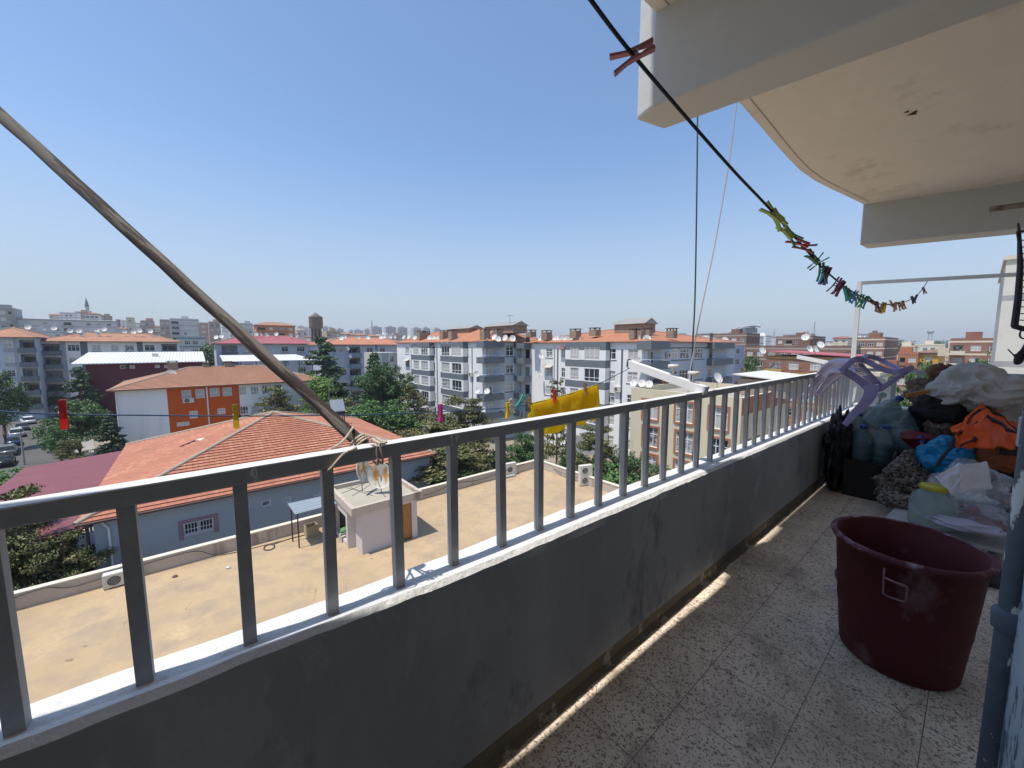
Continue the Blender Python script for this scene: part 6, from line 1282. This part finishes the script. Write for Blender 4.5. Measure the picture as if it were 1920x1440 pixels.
# hillside and skyline on the left
hillmats = [grey_r, cream_r, brick_brown, white_render, M('faded_pink_render', (.50, .36, .30), .85), M('faded_tan_render', (.46, .37, .27), .85)]
house('long_apartment_block', 'long pale grey apartment block on the hill at the upper left', 28, 213, 597, 185, grey_r, 5, 9, 'shed', roofmat=M('light_sheet', (.5, .53, .56), .6), depth=14, balc=(4,), band=grey_mid)
house('tall_block', 'grey block at the extreme upper left of the skyline', -30, 24, 577, 170, M('dim_grey_render', (.34, .34, .34), .85), 5, 4, 'flat', depth=12, balc=(3,))
house('pale_block', 'pale five storey block with balconies left of the pole on the skyline', 318, 372, 598, 210, grey_r, 5, 3, 'flat', depth=12, balc=(0,), band=grey_mid)
house('orange_balcony_block', 'block with orange balconies on the skyline left of the water tower', 480, 553, 609, 200, M('orange_tan_render', (.50, .24, .12), .85), 4, 4, 'hip', roofmat=tile_pale, balc=(0, 2), band=M('orange_band', (.45, .16, .06), .8))
house('grey_block', 'grey block between the pole and the orange balcony block', 450, 474, 607, 230, grey_r, 4, 2, 'flat')
house('blue_trim_block', 'flat roofed grey green block with a blue cornice behind the brown tile roof', 330, 384, 632, 132, M('grey_green_render', (.44, .47, .44), .85), 4, 4, 'flat', band=M('teal_band', (.10, .20, .25), .7))
house('rosy_block', 'small reddish block beside the pale five storey block', 372, 390, 606, 215, hillmats[4], 4, 1, 'flat')
rnd = random.Random(21); hh_ = []
cols_ = [('grey', 0), ('cream', 1), ('brown brick', 2), ('white', 3), ('faded pink', 4), ('tan', 5)]
spots = [(105, 590, 26), (128, 586, 34), (152, 585, 22), (172, 588, 24), (196, 592, 22), (218, 603, 20), (236, 601, 22), (243, 596, 14), (258, 606, 22), (275, 602, 24), (292, 612, 22), (308, 600, 18), (262, 618, 26), (286, 622, 20), (300, 626, 24), (226, 616, 22), (385, 612, 18), (402, 604, 22), (424, 600, 20), (440, 610, 18), (558, 626, 16), (470, 622, 22), (566, 620, 20), (625, 622, 26), (650, 626, 24), (676, 628, 26), (700, 630, 22), (725, 628, 24), (745, 630, 20), (590, 632, 20), (610, 630, 18)]
side_word = ['low', 'narrow', 'squat', 'boxy', 'plain', 'small']
for i, (x, y, w_) in enumerate(spots):
    nm, c = cols_[rnd.randrange(6)]; land = 'under the minaret' if 95 < x < 215 else 'behind the brown tile roofs' if x < 320 else 'beside the slanting pole' if x < 480 else 'near the water tower' if x < 640 else 'left of the white apartments'
    hh_.append((i, x, y, w_, nm, c, land))
cnt2 = {}
for i, x, y, w_, nm, c, land in sorted(hh_, key=lambda q: q[1]):
    kk = (nm, land); cnt2[kk] = cnt2.get(kk, 0) + 1; tot = sum(1 for q in hh_ if (q[4], q[6]) == kk)
    house('hill_house', ('%s from the left of the %s far houses %s' % (ORD[cnt2[kk] - 1], nm, land)) if tot > 1 else ('the only %s far house %s' % (nm, land)), x - w_ / 2, x + w_ / 2, y, rnd.uniform(215, 330), hillmats[c], 3, max(1, w_ // 8), rnd.choice(['flat', 'flat', 'hip']), group='small houses on the far skyline', winw=1.4)
# far right skyline houses
sp2 = [(1235, 634, 20), (1258, 626, 30), (1290, 630, 26), (1318, 626, 28), (1332, 634, 18), (1555, 640, 18), (1600, 640, 16), (1700, 643, 16), (1785, 645, 14), (1480, 628, 24), (1508, 627, 26), (1612, 627, 22), (1640, 625, 24), (1812, 634, 26)]
for i, (x, y, w_) in enumerate(sp2):
    nm, c = cols_[(i * 5 + 2) % 6]; tot = sum(1 for j in range(len(sp2)) if (j * 5 + 2) % 6 == (i * 5 + 2) % 6); nth = sum(1 for j in range(len(sp2)) if (j * 5 + 2) % 6 == (i * 5 + 2) % 6 and sp2[j][0] <= x)
    house('skyline_house', '%s from the left of the %s houses on the far right skyline' % (ORD[nth - 1], nm), x - w_ / 2, x + w_ / 2, y, 260 + 13 * (i % 5), hillmats[c], 2, max(1, w_ // 9), ['flat', 'shed'][i % 2], roofmat=M('light_sheet', (.5, .53, .56), .6), group='small houses on the far right skyline')
# far tower blocks
tower_m = M('far_tower_render', (.50, .46, .45), .85, .1, .1, 3)
ft = [(565, 612, 12), (575, 615, 10), (583, 613, 9), (612, 613, 14), (622, 615, 10), (638, 617, 12), (660, 620, 10), (672, 619, 16), (690, 618, 12), (706, 613, 20), (733, 613, 20), (755, 614, 18), (782, 615, 15), (800, 615, 14), (820, 616, 12), (700, 620, 10)]
for i, (x, y, w_) in enumerate(sorted(ft)):
    p = S(x, y, d=1000); W_ = w_ / 725 * 1000; r = thing('tower_block', '%s from the left of the hazy tower blocks on the horizon' % ORD[i], 'tower block', (p.x - W_ / 2, p.y, GROUND), 'hazy tower blocks on the horizon'); H = p.z - GROUND
    mb = MB(); mb.box(0, 0, 0, W_, 16, H * 1.0); mb.box(W_ * .3, 4, H, W_ * .7, 10, H + 3); mb.build('wall', tower_m, r)
    mb = MB()
    for q in range(int(H / 3)):
        for c in range(max(2, int(W_ / 4))): u = W_ * (c + .5) / max(2, int(W_ / 4)); mb.box(u - .8, -.12, q * 3 + 1, u + .8, -.02, q * 3 + 2.5)
    mb.build('window_rows', glass_d, r)
# landmarks
p = S(592, 600, t=150); zt_ = S(592, 597, t=150).z; wt = thing('water_tower', 'grey concrete water tower with a cone roof on splayed legs', 'water tower', (p.x, p.y, GROUND + 4)); h_ = zt_ - GROUND - 4; sc = 24 / 725 * depth_of(p) / 2
mb = MB(); mb.lathe([(sc * .9, -3.4), (sc, -2.6), (sc * .98, .2), (sc * 1.02, .4), (sc * .3, 1.5), (sc * .25, 1.9), (0, 2.0)], (0, 0, h_), 24); mb.lathe([(sc * .9, -3.4), (sc * .35, -4.6), (sc * .3, -h_)], (0, 0, h_), 16); mb.build('tank', M('tower_concrete', (.22, .19, .155), .95, .2, .4, 5), wt)
for i in range(8): a = 2 * pi * i / 8; mb = MB(); mb.bar((sc * .62 * cos(a), sc * .62 * sin(a), h_ - 3.6), (sc * .95 * cos(a), sc * .95 * sin(a), 0), .45, .45); mb.build('leg', M('tower_concrete', (.3, .27, .23)), wt)
p = S(164, 586, d=330); mi = thing('minaret', 'slim grey minaret with a pointed cap on the left skyline', 'minaret', (p.x, p.y, GROUND + 8)); h_ = p.z - GROUND - 8; q = 330 / 725
mb = MB(); mb.tube([(0, 0, 0), (0, 0, h_)], 1.5, 12); mb.lathe([(1.5, h_ - .2), (2.6, h_ + .4), (2.6, h_ + 1.2), (1.5, h_ + 1.2)], n=12); mb.tube([(0, 0, h_ + 1.2), (0, 0, h_ + 5.0)], 1.25, 12); mb.build('shaft', grey_r, mi)
mb = MB(); mb.lathe([(1.5, h_ + 5), (1.1, h_ + 7), (.25, h_ + 11.5), (0, h_ + 13.2)], n=12); mb.build('cap', M('lead_cap', (.13, .14, .18), .5), mi)
p = S(1743, 640, d=420); lt2 = thing('lattice_water_tower', 'far tower on splayed lattice legs with a small tank on the right skyline', 'water tower', (p.x, p.y, GROUND)); h_ = S(1743, 624, d=420).z - GROUND; sc = 420 / 725
mb = MB(); mb.lathe([(0, h_ - 1), (2.4, h_ - .5), (2.6, h_ + 2.2), (2.0, h_ + 2.6), (0, h_ + 2.6)], n=12); mb.build('tank', grey_mid, lt2)
for i in range(4): a = pi / 4 + i * pi / 2; mb = MB(); mb.bar((1.6 * cos(a), 1.6 * sin(a), h_ - .6), (4.2 * cos(a), 4.2 * sin(a), 0), .5, .5); mb.build('leg', grey_mid, lt2)
for j in range(4):
    z = h_ * (.5 + j * .12); R_2 = 1.6 + 2.6 * (1 - z / h_); mb = MB()
    for i in range(4): a = pi / 4 + i * pi / 2; b = a + pi / 2; mb.bar((R_2 * cos(a), R_2 * sin(a), z), (R_2 * cos(b), R_2 * sin(b), z + 1.5), .3, .3)
    mb.build('brace', grey_mid, lt2)
for px, yt, lab in ((1528, 602, 'tall thin radio mast on the right skyline'), (1452, 617, 'short thin mast right of the stadium on the skyline'), (697, 600, 'thin mast with a cross arm among the far tower blocks')):
    p = S(px, yt, d=500); mb = MB(); h_ = p.z - GROUND; mb.tube([(0, 0, 0), (0, 0, h_)], [.9, .5], 6); mb.tube([(-1.6, 0, h_ - 5), (1.6, 0, h_ - 5)], .3, 5); single('radio_mast', mb, grey_mid, lab, 'mast', (p.x, p.y, GROUND))
p0 = S(1367, 634, d=380); stz = S(1400, 611, d=380).z; p1 = S(1424, 634, d=380); st_ = thing('stadium', 'grey stadium with an arched rim on the right skyline', 'stadium', (p0.x, p0.y, GROUND)); v = p1 - p0; v.z = 0; L = v.length; v.normalize(); w2 = Vector((-v.y, v.x, 0)); zl = p0.z - GROUND; zh = stz - GROUND
arc = [v * (L * (i / 12)) + Vector((0, 0, zl + (zh - zl) * sin(pi * min(1, (i / 12) * .62 + .03)) ** .7)) for i in range(13)]
mb = MB(); mb.tube(arc, .9, 8); mb.tube([q + w2 * 8 for q in arc], .9, 8); mb.build('arch', grey_mid, st_)
mb = MB()
for i in range(12): mb.quad(arc[i] - Vector((0, 0, 1.5)) + w2 * 4, arc[i + 1] - Vector((0, 0, 1.5)) + w2 * 4, Vector((arc[i + 1].x, arc[i + 1].y, 0)) + w2 * 4, Vector((arc[i].x, arc[i].y, 0)) + w2 * 4)
mb.build('stand_wall', M('stadium_grey', (.26, .28, .32), .6), st_)
mb = MB(); q = arc[7]; e = arc[12]; mb.hexa([q + Vector((0, 0, -.8)), e + v * 3 + Vector((0, 0, 2)), e + v * 3 + w2 * 9 + Vector((0, 0, 2)), q + w2 * 9 + Vector((0, 0, -.8)), q + Vector((0, 0, -.2)), e + v * 3 + Vector((0, 0, 2.6)), e + v * 3 + w2 * 9 + Vector((0, 0, 2.6)), q + w2 * 9 + Vector((0, 0, -.2))]); mb.build('canopy', grey_r, st_)

# ------------------------------------------------------------------ rooftop dishes
def dish_row(pts, fmt, grp, s=None, t=None, d=None, r=.45, rz=0.0):
    pts = sorted(pts); n = len(pts)
    for i, (x, y) in enumerate(pts):
        p = S(x, y, s=s, t=t, d=d); dish(fmt % ORD[i], p, r, rz + random.uniform(-.7, .7), random.uniform(-.5, -.3), group=grp)
LEFTY = -.75
dish_row([(757, 632), (766, 632), (778, 633), (805, 633), (812, 633), (820, 634), (827, 634), (927, 632), (934, 635), (947, 633), (961, 634)], '%s from the left of the dishes along the left white block eave', 'dishes on the left white block', s=36.5, rz=LEFTY)
dish_row([(1014, 634), (1035, 635), (1044, 634), (1053, 635), (1063, 636), (1068, 636), (1074, 636), (1083, 636), (1185, 636), (1204, 634), (1213, 635)], '%s from the left of the dishes along the right white block eave', 'dishes on the right white block', s=44, r=.5, rz=LEFTY)
dish_row([(1324, 634), (1333, 637), (1341, 637), (1359, 637)], '%s from the left of the four dishes at the right end of the white block', 'dishes at the right end of the white block', t=31, r=.55, rz=-.4)
dish_row([(1014, 667), (1012, 699), (1194, 675)], '%s from the left of the dishes fixed to white block balconies', 'dishes fixed to balconies', s=41.6, r=.42, rz=LEFTY)
dish_row([(894, 701), (895, 732), (913, 733), (893, 768), (906, 767)], '%s from the left of the dishes on the corner balconies of the left white block', 'dishes on the corner balconies', s=33.9, r=.42, rz=LEFTY)
dish_row([(1188, 718), (1204, 718), (1217, 720)], '%s from the left of three dishes low on the wall behind the beige roof', 'dishes behind the beige roof', s=40, r=.42, rz=LEFTY)
dish_row([(1347, 708), (1322, 733), (1346, 734), (1384, 741)], '%s from the left of the dishes on the beige roof', 'dishes on the beige roof', z=None, s=41, r=.5, rz=-.6) if False else [dish('%s from the left of the dishes on the beige roof' % ORD[i], S(x, y, s=39.5), .5, -.6 + .3 * i, -.4, group='dishes on the beige roof') for i, (x, y) in enumerate(((1322, 733), (1347, 708), (1384, 741)))]
dish_row([(52, 613), (80, 615), (101, 615), (131, 620), (148, 620), (152, 625), (160, 621), (181, 618), (184, 624), (195, 617), (233, 621), (250, 622), (262, 620), (282, 621)], '%s from the left of the dishes along the brown tile roofs at left', 'dishes on the brown tile roofs', t=131, r=.5, rz=.5)
dish_row([(452, 625), (462, 626), (470, 627), (480, 626), (489, 626), (500, 627), (518, 626), (545, 628), (556, 628), (415, 630), (405, 632)], '%s from the left of the dishes along the rose pink roof', 'dishes on the rose pink roof', t=126, r=.52, rz=.2)
dish_row([(640, 634), (646, 631), (672, 632), (690, 633), (714, 632), (720, 631), (732, 631), (740, 631), (652, 653), (657, 668)], '%s from the left of the dishes on the salmon roofed pale blue block', 'dishes on the salmon roof', t=102.5, r=.5, rz=.0)
dish_row([(70, 653), (72, 671), (72, 726)], '%s from the top of the dishes on the corner of the left grey block', 'dishes on the corner of the left grey block', t=126.5, r=.6, rz=.5)
dish_row([(1510, 632), (1519, 654), (1531, 654), (1430, 657), (1472, 706), (1539, 646)], '%s from the left of the dishes around the red roofed brick house', 'dishes around the red roofed house', s=None, d=63, r=.55, rz=-.8)
p = S(1633, 742, d=4.9); dish('big cream dish seen behind the lilac chair at the balcony corner', p, .24, -.9, -.2)

# wall air conditioners on the blocks
for px, py, kw, rz, lab in ((938, 653, dict(t=wa[2] - .35), 0, 'air conditioner on the shaded wall of the left white block near its top balcony'), (878, 706, dict(s=wa[1] - .35), -pi / 2, 'air conditioner under a window on the sunlit face of the left white block'), (1252, 672, dict(t=wb[2] - .35), 0, 'air conditioner beside the corner balcony of the right white block'), (1150, 735, dict(s=wb[1] - .35), -pi / 2, 'air conditioner on the sunlit right white block behind the yellow cloth'), (742, 668, dict(t=103.6), 0, 'air conditioner on the pale blue block wall'), (470, 664, dict(t=121.6), 0, 'air conditioner on the rose roofed block'), (128, 700, dict(t=127.6), 0, 'air conditioner on the left grey block')):
    ac(S(px, py, **kw), lab, rz, 1.0, .75)
# ------------------------------------------------------------------ trees
bark = M('bark', (.13, .09, .06), .95, .3, 3, 20, .5)
LEAF = {'conifer': mat_leaf('conifer_leaf', (.022, .05, .024), (.05, .09, .035), (.085, .12, .05)), 'dark': mat_leaf('dark_leaf', (.03, .075, .02), (.065, .14, .032), (.11, .19, .06)), 'bright': mat_leaf('bright_leaf', (.08, .17, .02), (.14, .26, .035), (.2, .32, .06)), 'pine': mat_leaf('pine_leaf', (.07, .09, .022), (.135, .15, .042), (.21, .18, .075)), 'mid': mat_leaf('mid_leaf', (.04, .10, .024), (.08, .165, .04), (.13, .22, .06))}
def tree_mesh(kind, seed, n=2600):
    rnd = random.Random(seed); mb = MB(); tb = MB()      # unit tree: height 1, crown radius about .3
    cl = []
    if kind in ('conifer', 'pine'):
        tb.tube([(0, 0, 0), (.008, 0, .4), (-.004, .004, .95)], [.024, .017, .004], 7)
        tiers = 15 if kind == 'conifer' else 11
        for i in range(tiers):
            f = i / (tiers - 1); z = .16 + .80 * f if kind == 'conifer' else .26 + .66 * f
            R = (.27 * (1 - f) ** .8 + .025) if kind == 'conifer' else .36 * (1 - .62 * f) * (.75 + .5 * rnd.random())
            for j in range(max(3, int(9 * (1 - f * .6)))):
                a = rnd.uniform(0, 2 * pi); rr_ = R * rnd.uniform(.75, 1.15); e = (rr_ * cos(a), rr_ * sin(a), z - (.05 if kind == 'conifer' else -.03) * rr_ / .3 + rnd.uniform(-.02, .02))
                tb.tube([(0, 0, z), e], [.007, .002], 4)
                for q in range(5):
                    g = .3 + .7 * (q + rnd.random()) / 5; cl.append((e[0] * g, e[1] * g, z + (e[2] - z) * g, .05 if kind == 'conifer' else .058, .5))
    else:
        tb.tube([(0, 0, 0), (.012, .006, .2), (-.01, .012, .42)], [.034, .026, .016], 8)
        lobes = [(rnd.uniform(-.2, .2), rnd.uniform(-.2, .2), rnd.uniform(.42, .84)) for _ in range(11)] + [(0, 0, .9), (0, 0, .55)]
        for x, y, z in lobes:
            tb.tube([(0, 0, .25 + .2 * rnd.random()), (x * .5, y * .5, z * .75), (x, y, z)], [.014, .009, .003], 5)
            for q in range(24):
                v = Vector((rnd.gauss(0, 1), rnd.gauss(0, 1), rnd.gauss(0, .8))); v.normalize(); R = rnd.uniform(.06, .165); cl.append((x + v.x * R, y + v.y * R, max(.16, z + v.z * R), .042, .85))
    per = max(4, n // len(cl))
    for cx, cy, cz, R, fl in cl:
        for q in range(per):
            v = Vector((rnd.gauss(0, 1), rnd.gauss(0, 1), rnd.gauss(0, 1))); v.normalize(); v *= R * rnd.random() ** .4; v.z *= fl
            nrm = (v + Vector((rnd.uniform(-1, 1), rnd.uniform(-1, 1), rnd.uniform(-.3, 1.2))) * R).normalized(); sx = nrm.cross(Vector((rnd.random(), rnd.random(), .3))).normalized(); sy = nrm.cross(sx)
            s_ = (rnd.uniform(.008, .015) if kind != 'pine' else rnd.uniform(.006, .011)) * (5000 / max(n, 2500)) ** .42; l_ = s_ * (1.2 if kind not in ('pine', 'conifer') else 2.2); c = Vector((cx, cy, cz)) + v
            mb.quad(c - sx * s_, c + sy * l_, c + sx * s_, c - sy * l_)
    return mb.mesh('crown', LEAF[kind]), tb.mesh('trunk', bark)
TM = {}
def tree(label, px, yt, d, base=None, kind='dark', wide=1.0, var=0, name=None, n=2600, group=None, H=None):
    kk = (kind, var, n)
    if kk not in TM: TM[kk] = tree_mesh(kind, 11 + var * 7 + len(kind), n)
    top = S(px, yt, d=d); wv = world((top.x, top.y, 0)); zb = base if base is not None else GROUND + hill(wv.x, wv.y) - .2; h_ = H or (top.z - zb)
    r = thing(name or ('conifer_tree' if kind in ('conifer', 'pine') else 'leafy_tree'), label, 'tree', (top.x, top.y, top.z - h_ if H else zb), group, rz=var * 1.3 + px * .37)
    r.scale = (h_ * wide, h_ * wide, h_); part('crown', TM[kk][0], r); part('trunk', TM[kk][1], r); return r
big = 9000
tree('dark pointed conifer in front of the maroon hall', 147, 686, 66, kind='conifer', wide=1.1, n=big)
tree('large leafy green tree below the pointed conifer at left', 140, 752, 52, kind='mid', wide=1.5, n=18000)
tree('second leafy green tree right of the street cars', 108, 800, 46, kind='mid', wide=.95, var=1, n=big)
tree('small grey green conifer beside the white school wing', 205, 778, 50, kind='conifer', wide=1.1, var=1, n=big)
tree('small bushy conifer at the corner of the maroon shed roof', 128, 822, 44, kind='pine', wide=1.1, var=1, n=big)
tree('leafy tree at the left picture edge above the red peg height', -8, 690, 56, kind='dark', wide=.7, var=1, n=big)
tree('dim leafy tree in front of the left grey block', 44, 705, 90, kind='dark', wide=1.1, var=2)
tree('leafy bush tree beside the maroon shed at left', 30, 880, 33, kind='mid', wide=1.7, n=big)
tree('large pine reaching from below the maroon shed toward us', 4, 908, 18.5, kind='pine', wide=.9, var=2, n=18000)
tree('pine below the shed edge beside the hall downpipe', 112, 992, 17.5, kind='pine', wide=.85, var=0, n=18000)
tree('pine half hidden behind the left parapet corner', 52, 955, 17.6, kind='pine', wide=.9, var=1, n=18000)
tree('round green tree between the maroon hall and white canopy', 394, 648, 108, kind='dark', wide=1.1, var=0)
tree('slim tree in front of the rose pink roofed block', 552, 640, 112, kind='dark', wide=.7, var=1)
tree('tall dark conifer left of the pale blue block', 604, 628, 84, kind='conifer', wide=1.3, var=0, n=18000)
tree('bright yellow green leafy tree behind the tiled hall', 592, 706, 66, kind='bright', wide=1.25, var=0, n=big)
tree('mid green leafy tree beside the bright one behind the hall', 562, 697, 72, kind='mid', wide=1.2, var=2, n=big)
tree('flat topped pine in front of the school right wing', 515, 722, 62, kind='pine', wide=1.3, var=1, n=big)
tree('leafy tree right of the slanting pole behind the tiled hall', 640, 742, 58, kind='pine', wide=1.5, var=2, n=big)
tree('big dark round tree left of the white apartments', 716, 684, 62, kind='dark', wide=1.25, var=0, n=18000)
tree('dark conifer peeking behind the big round tree', 700, 660, 76, kind='conifer', wide=.95, var=1, n=big)
tree('olive green tree at the foot of the left white apartments', 775, 715, 60, kind='pine', wide=.9, var=0, n=big)
tree('green bush tree below the big dark round tree', 690, 752, 54, kind='mid', wide=1.6, var=1, n=big)
tree('green bush tree right of the big dark round tree', 745, 750, 52, kind='mid', wide=1.4, var=0, n=big)
tree('spreading olive brown pine right of the tiled hall', 800, 772, 36, kind='pine', wide=1.75, var=0, n=26000)
tree('tall olive brown pine behind the tan roof parapet', 872, 738, 38, kind='pine', wide=1.05, var=1, n=26000)
tree('dense green pine in front of the tall olive pine', 838, 820, 31, kind='pine', wide=1.8, var=2, n=18000)
tree('dense bush tree behind the small air conditioner', 985, 808, 40, kind='dark', wide=1.25, var=2, n=18000)
tree('slender sparse tree rising behind the yellow cloth', 1045, 703, 43, kind='pine', wide=.42, var=2, n=1200)
tree('pine behind the two fan air conditioner', 1118, 792, 34, kind='pine', wide=.9, var=1, n=18000)
tree('bushy green tree at the foot of the beige building', 1172, 852, 34, kind='dark', wide=1.5, var=0, n=18000)
tree('bush by the right end of the tan roof', 1135, 872, 32, kind='mid', wide=1.5, var=1, n=big)
tree('small bush climbing the beige wall near the rail', 1252, 880, 33, kind='mid', wide=1.2, var=2)
tree('dark green bush beneath the yellow cloth', 1062, 838, 40, kind='dark', wide=1.3, var=1, n=big)
tree('dark bush at the foot of the left white block', 940, 850, 42, kind='dark', wide=1.4, var=0, n=big)
tree('round tree right of the white block end', 1413, 663, 75, kind='dark', wide=.6, var=1)
tree('round tree above the beige roof shed', 1412, 690, 66, kind='mid', wide=.7, var=2)
tree('leafy tree just outside the far end railing', 1712, 712, 15, kind='mid', wide=.42, var=1, n=18000)
tree('leafy tree beside it nearer the heap of sacks', 1752, 718, 14, kind='dark', wide=.36, var=0, n=18000)
tree('small tree at the foot of the white tower', 1850, 668, 60, kind='mid', wide=.6, var=2)
for i, (x, y) in enumerate(((1690, 637), (1702, 640), (1712, 641), (1755, 639), (1768, 637), (1780, 640), (1790, 642), (1425, 640), (1440, 641), (1580, 641), (1604, 640), (1820, 641))): tree('%s from the left of the round trees along the far right horizon' % ORD[sorted([1690, 1702, 1712, 1755, 1768, 1780, 1790, 1425, 1440, 1580, 1604, 1820]).index(x)], x, y, 380, kind='dark', wide=1.2, var=i % 3, n=700, group='trees along the far right horizon')
for i, (x, y, k_) in enumerate(((20, 740, 'dark'), (70, 735, 'conifer'), (100, 725, 'dark'))): tree(('low dark tree under the far left block', 'narrow conifer before the left grey block', 'dark tree between the left grey block and the pointed conifer')[i], x, y, 84, kind=k_, wide=.9, var=i, n=1600)

# ------------------------------------------------------------------ cars, lamp posts
tyre = M('tyre', (.02, .02, .02), .9); cglass = M('car_glass', (.02, .025, .03), .05, .05)
CARM = {}
def car_meshes(col):
    if col in CARM: return CARM[col]
    mt = M('car_' + col, {'white': (.72, .72, .72), 'silver': (.42, .44, .46), 'black': (.02, .02, .024), 'blue': (.05, .09, .16), 'grey': (.16, .17, .18), 'red': (.3, .03, .03)}[col], .25, .05, 2, 8, 0)
    secs = [(-2.1, .45, .72, .72), (-1.95, .32, .86, .80), (-1.2, .28, .93, .84), (-.2, .28, .95, .85), (.8, .28, .96, .85), (1.7, .3, .90, .82), (2.05, .36, .78, .76)]
    mb = MB(); P = []
    for x, z0, z1, w_ in secs: P += [(x, -w_ * .96, z0), (x, -w_, (z0 + z1) / 2), (x, -w_ * .92, z1), (x, w_ * .92, z1), (x, w_, (z0 + z1) / 2), (x, w_ * .96, z0)]
    mb.add(P, [(i * 6 + q, (i + 1) * 6 + q, (i + 1) * 6 + (q + 1) % 6, i * 6 + (q + 1) % 6) for i in range(len(secs) - 1) for q in range(6)], 0, True); mb.add(P[:6], [tuple(range(6))]); mb.add(P[-6:], [tuple(range(5, -1, -1))])
    mb.hexa([(-1.3, -.60, 1.38), (.35, -.60, 1.40), (.35, .60, 1.40), (-1.3, .60, 1.38), (-1.2, -.56, 1.44), (.3, -.56, 1.46), (.3, .56, 1.46), (-1.2, .56, 1.44)])
    g = MB(); g.hexa([(-1.9, -.76, .88), (1.15, -.78, .92), (1.15, .78, .92), (-1.9, .76, .88), (-1.32, -.6, 1.385), (.36, -.6, 1.405), (.36, .6, 1.405), (-1.32, .6, 1.385)])
    wh = MB(); wh.tube([(0, -.11, 0), (0, .11, 0)], .31, 14); rm = MB(); rm.tube([(0, -.12, 0), (0, .12, 0)], .18, 10)
    hl = MB(); hl.box(1.98, -.68, .58, 2.07, -.36, .72); hl2 = MB(); hl2.box(1.98, .36, .58, 2.07, .68, .72)
    CARM[col] = (mb.mesh('body', mt), g.mesh('windows', cglass), wh.mesh('wheel', tyre), rm.mesh('rim', M('rim', (.4, .4, .4), .3)), hl.mesh('headlight', pvc), hl2.mesh('headlight', pvc)); return CARM[col]
def car(col, label, p, rz):
    m_ = car_meshes(col); r = thing('parked_car', label, 'car', p, 'cars parked along the left street', rz); part('body', m_[0], r); part('windows', m_[1], r); part('headlight', m_[4], r); part('headlight', m_[5], r)
    for x in (-1.3, 1.3):
        for y in (-.76, .76): w_ = part('wheel', m_[2], r, (x, y, .31)); part('rim', m_[3], w_)
dr = r2_ - r0_; ang = atan2(dr.y, dr.x)
for i, (col, px, py, lab) in enumerate((('black', 8, 872, 'black car nearest in the row at the left edge'), ('grey', 16, 852, 'dark grey car second in the row at the left edge'), ('blue', 24, 834, 'dark blue car in the middle of the left street row'), ('silver', 32, 818, 'silver car behind the dark blue one in the street'), ('grey', 40, 806, 'grey car below the white one at the left street'), ('white', 53, 794, 'white car on the left street just left of the red peg'), ('silver', 66, 782, 'pale silver car at the top of the left street row'), ('white', 84, 775, 'white car turned across the top of the left street'))):
    car(col, lab, G(px, py, GROUND + .03), ang + (pi / 2 if i == 7 else 0) + .03 * i)
car('white', 'white car among the trees left of the white apartments', G(668, 752), .4); car('blue', 'blue car beside the tiled hall under the washing line', G(685, 788), 1.2)
def lamp_post(label, px, yt, yb, d=None):
    b = G(px, yb) if d is None else S(px, yb, d=d); top = S(px, yt, d=depth_of(b)); h_ = top.z - b.z; r = thing('lamp_post', label, 'lamp post', b); mb = MB(); mb.tube([(0, 0, 0), (0, 0, h_)], [.11, .07], 8); mb.build('pole', M('galvanised', (.30, .32, .30), .6, .1), r); mb = MB(); mb.tube([(0, 0, h_), (.5, -.3, h_ + .15), (.9, -.5, h_ + .12)], .05, 6); mb.build('lamp_arm', M('galvanised', (.3, .32, .3)), r); mb = MB(); mb.box(.75, -.62, h_ + .06, 1.25, -.42, h_ + .16); mb.build('lamp_head', dish_metal, r)
lamp_post('thin street pole beside the parked cars at left', 46, 810, 872); lamp_post('thin pole in front of the big dark round tree', 727, 724, 772); lamp_post('thin pole before the pale blue block', 648, 722, 768)
mb = MB(); p = G(16, 790); 
# low things on the ground near the white blocks
for i, (x, y, w_) in enumerate(((700, 764, 14),)): 
    a = G(660, 772); mb = MB(); mb.box(0, 0, 0, 26, .25, 1.6); single('garden_wall', mb, conc, 'rough grey garden wall among the trees left of the white block', 'wall', a)
# ------------------------------------------------------------------ air
hz = bpy.data.materials.new('haze'); hz.use_nodes = True; nt = hz.node_tree; nt.nodes.remove(nt.nodes['Principled BSDF'])
pv = nt.nodes.new('ShaderNodeVolumePrincipled'); pv.inputs['Color'].default_value = (.82, .89, 1, 1); pv.inputs['Density'].default_value = HAZE; pv.inputs['Anisotropy'].default_value = .3
nt.links.new(pv.outputs[0], nt.nodes['Material Output'].inputs['Volume'])
if HAZE:
    mb = MB(); mb.box(-1600, -700, GROUND - 2, 2400, 2600, 62); o = mb.build('haze', hz); o.rotation_euler = (0, 0, ROT); o['kind'] = 'stuff'
